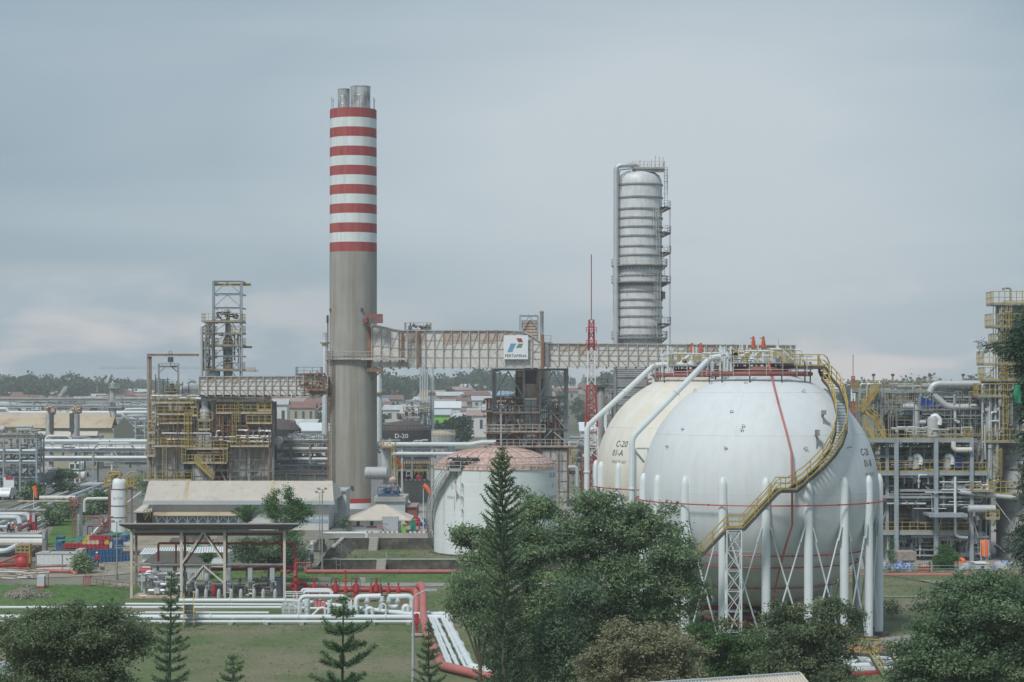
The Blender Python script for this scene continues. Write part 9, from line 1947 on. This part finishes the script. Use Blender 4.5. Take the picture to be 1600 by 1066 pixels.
# casuarina at the right edge
def casuarina(label, px, Y, h, boughs, seed):
    t = thing('casuarina_tree', label, 'tree', (PX(px, Y), Y, 0)); rd = random.Random(seed); rng_ = np.random.default_rng(seed); b = V(PX(px, Y), Y, 0); mb = MB(); top = V(b.x-0.2, Y, h); mb.tube([b, b.lerp(top, 0.5)+V(0.15, 0, 0), top], [0.22, 0.14, 0.03], 8); cen = []; dr = []; tn = []
    for (py, lpx, rise) in boughs:
        z = PZ(py, Y); c = b.lerp(top, min(0.97, z/h)); tip = V(PX(lpx, Y), Y+rd.uniform(-0.8, 0.8), z+rise); mid = c.lerp(tip, 0.5)+V(0, 0, 0.25+0.15*abs(rise)); pts = bend([c, mid, tip], 1.0, 6); mb.tube(pts, [0.05]*(len(pts)-1)+[0.012], 5, False)
        L_ = (tip-c).length; n = int(L_*13)
        for i in range(n):
            s_ = rd.random()**0.8; x = s_*(len(pts)-1); q = min(len(pts)-2, int(x)); p = pts[q].lerp(pts[q+1], x-q)+V(rd.gauss(0, 0.12), rd.gauss(0, 0.3), rd.gauss(0, 0.12)); bt = rd.gauss(0.4, 0.18)
            d0 = V(rd.gauss(-0.3, 0.5), rd.gauss(0, 0.4), rd.gauss(-0.1, 0.4))
            for j in range(16): cen.append(p+V(rd.gauss(0, 0.11), rd.gauss(0, 0.11), rd.gauss(-0.08, 0.12))); dr.append(d0+V(rd.gauss(0, .35), rd.gauss(0, .3), -0.35+rd.gauss(0, .3))); tn.append(bt+rd.gauss(0, 0.12))
    mb.build('trunk', 'bark', t); leaf_mesh('foliage', np.array(cen), 0.24, 'needle_dark', t, rng_, np.array(tn), 0.14, 0, dirs=np.array(dr), spread=0.1)
Y_ = 82.0; bo = []; rdx = random.Random(3)
for (py, l) in ((500, 1582), (492, 1596), (515, 1566), (528, 1572), (545, 1537), (552, 1556), (540, 1560), (562, 1580), (575, 1590), (585, 1586), (600, 1590), (615, 1578), (632, 1582), (650, 1588), (668, 1585), (690, 1588), (705, 1582), (728, 1586), (745, 1593), (768, 1590), (790, 1586), (812, 1583), (830, 1580), (846, 1576), (858, 1584), (870, 1580), (885, 1590)):
    bo.append((py, l, rdx.uniform(-0.3, 0.35))); bo.append((py+rdx.uniform(-8, 8), l+rdx.uniform(8, 22), rdx.uniform(-0.6, 0.2))); 
casuarina('dark feathery casuarina leaning in at the right edge of the picture', 1626, Y_, PZ(462, Y_), bo, 4)
for i, (px, py, Y_, lb) in enumerate(((1589, 612, 81, None),)):
    mb = MB(); a = P(px, py, Y_); grid = [[a+V(-0.12+0.28*j/3+0.03*sin(i_*2+j), 0.05*sin(j*2+i_), 0.28-0.75*i_/5) for j in range(4)] for i_ in range(6)]
    o = cloth('green_cloth', None, grid, 'green_paint'); tag(o, 'torn green cloth caught in the casuarina at the right edge', 'cloth')

# ------------------------------------------------------------------ clutter behind the shed, weeds
t = thing('soil_heap', 'long brown heap of earth behind the open shed', 'heap', (PX(297, 248), 248, 1)); grid = []
for i in range(7): grid.append([V(PX(262+(338-262)*j/16, 248), 246+i*1.0, 1.2+1.5*sin(pi*i/6)*(sin(pi*j/16)**0.6)*(0.8+0.25*sin(j*1.7)+0.1*sin(j*5+i))) for j in range(17)])
cloth('earth', None, grid, 'stone_wall', t)
t = thing('green_sheet', 'green plastic sheet over goods behind the middle of the open shed', 'tarpaulin', (PX(318, 239), 239, 0.5)); grid = []
for i in range(5): grid.append([V(PX(292+(342-292)*j/9, 239), 238+i*0.9, 0.6+1.2*sin(pi*min(1, (i+0.5)/4.6))**0.5*(0.85+0.15*sin(j*1.9+i))) for j in range(10)])
cloth('sheet', None, grid, 'tarp_green', t)
Y = 226.0; t = thing('work_canopy', 'small grey canopy with a dark blue cloth at the left of the stone bund', 'canopy', (PX(480, Y), Y, 0)); z_ = PZ(862, Y)
mb = MB(); mb.quad((PX(470, Y), Y-1, z_-0.1), (PX(489, Y), Y-1, z_-0.25), (PX(487, Y), Y+2, z_+0.15), (PX(472, Y), Y+2, z_+0.2)); mb.build('roof', 'panel_grey', t, sm=0); MB().box2(PX(486, Y), PX(489, Y), Y-0.8, Y+0.8, z_-1.3, z_-0.3).build('cloth', 'blue_skid', t, sm=0)
for px in (471, 479, 488): MB().tube([(PX(px, Y), Y-0.9, 0), (PX(px, Y), Y-0.9, z_-0.15)], 0.05, 6).build('post', 'steel_grey', t)
rd = random.Random(88)
sp = [('white', 'sign_white'), ('grey', 'steel_grey'), ('brown', 'duct_rust'), ('blue', 'blue_plastic'), ('pale', 'duct_panel'), ('dark', 'steel_dark')]
for i in range(38):
    px = rd.uniform(345, 505) if i % 3 else rd.uniform(140, 200); Y = rd.uniform(229, 246) if i % 3 else rd.uniform(243, 250); x = PX(px, Y); z = gh(x, Y); nm, m_ = rd.choice(sp); w, d, h_ = rd.uniform(0.5, 1.8), rd.uniform(0.5, 1.2), rd.uniform(0.3, 1.2)
    mb = MB(); mb.box((x, Y, z+h_/2), (w, d, h_), rd.uniform(0, 3)); mb.box((x+rd.uniform(-.2, .2), Y, z+h_+0.06), (w*0.8, d*0.8, 0.1), rd.uniform(0, 3)); mb.tube([(x-w*0.6, Y-d*0.6, z+0.1), (x+w*0.6, Y-d*0.7, z+0.25)], 0.07, 6)
    o = mb.build('stacked_goods', m_, sm=0); zone = 'behind the open shed, right' if i % 3 else 'behind the green tarpaulin'
    tag(o, '%s lidded box of stored goods on the yard %s' % (nm, zone), 'box', '%s boxes %s' % (nm, zone))
rng = np.random.default_rng(66); cs = []
def weeds(x0, x1, y0, y1, n, s=0.5):
    x = rng.uniform(x0, x1, n); y = rng.uniform(y0, y1, n); z = np.array([gh(a, b) for a, b in zip(x, y)])
    c = np.stack([x, y, z+0.03], 1); cs.append(np.repeat(c, 9, 0)+rng.normal(size=(n*9, 3))*np.array([s*0.4, s*0.4, 0.02]))
weeds(-50, -4, 170, 177, 500); weeds(-55, -4, 182, 207, 500); weeds(-50, 40, 140, 170, 700); weeds(-40, 12, 213, 225, 500); weeds(-20, 12, 227, 240, 500); weeds(35, 60, 196, 223, 400); weeds(-62, -38, 186, 209, 500); weeds(-62, -30, 222, 236, 350); weeds(35, 60, 222.5, 226, 300, 0.4); weeds(-66, -56, 250, 330, 400)
c = np.concatenate(cs); c[:, 2] = np.maximum(c[:, 2], 0.02); n = len(c); dr = rng.normal(size=(n, 3))*0.5; dr[:, 2] = 1.0
o = leaf_mesh('weeds', c, 0.17, 'leaf_bright', None, rng, rng.normal(0.75, 0.25, n), 0.25, 0, o0=(0, 180, 0), dirs=dr, spread=0.15); o['kind'] = 'stuff'
# ------------------------------------------------------------------ air
hb = MB().box2(-2200, 2200, -400, 2150, -32.0, 78.0)
o = hb.build('haze', 'white_paint', sm=0); o['kind'] = 'stuff'
hm = bpy.data.materials.new('haze_air'); hm.use_nodes = True; ht = hm.node_tree
for n in list(ht.nodes):
    if n.type != 'OUTPUT_MATERIAL': ht.nodes.remove(n)
pv = ht.nodes.new('ShaderNodeVolumePrincipled'); pv.inputs['Color'].default_value = (0.93, 0.96, 0.99, 1)
pv.inputs['Density'].default_value = 0.00027; pv.inputs['Anisotropy'].default_value = 0.1
ht.links.new(pv.outputs[0], ht.nodes['Material Output'].inputs['Volume'])
o.data.materials.clear(); o.data.materials.append(hm)
o.visible_shadow = True
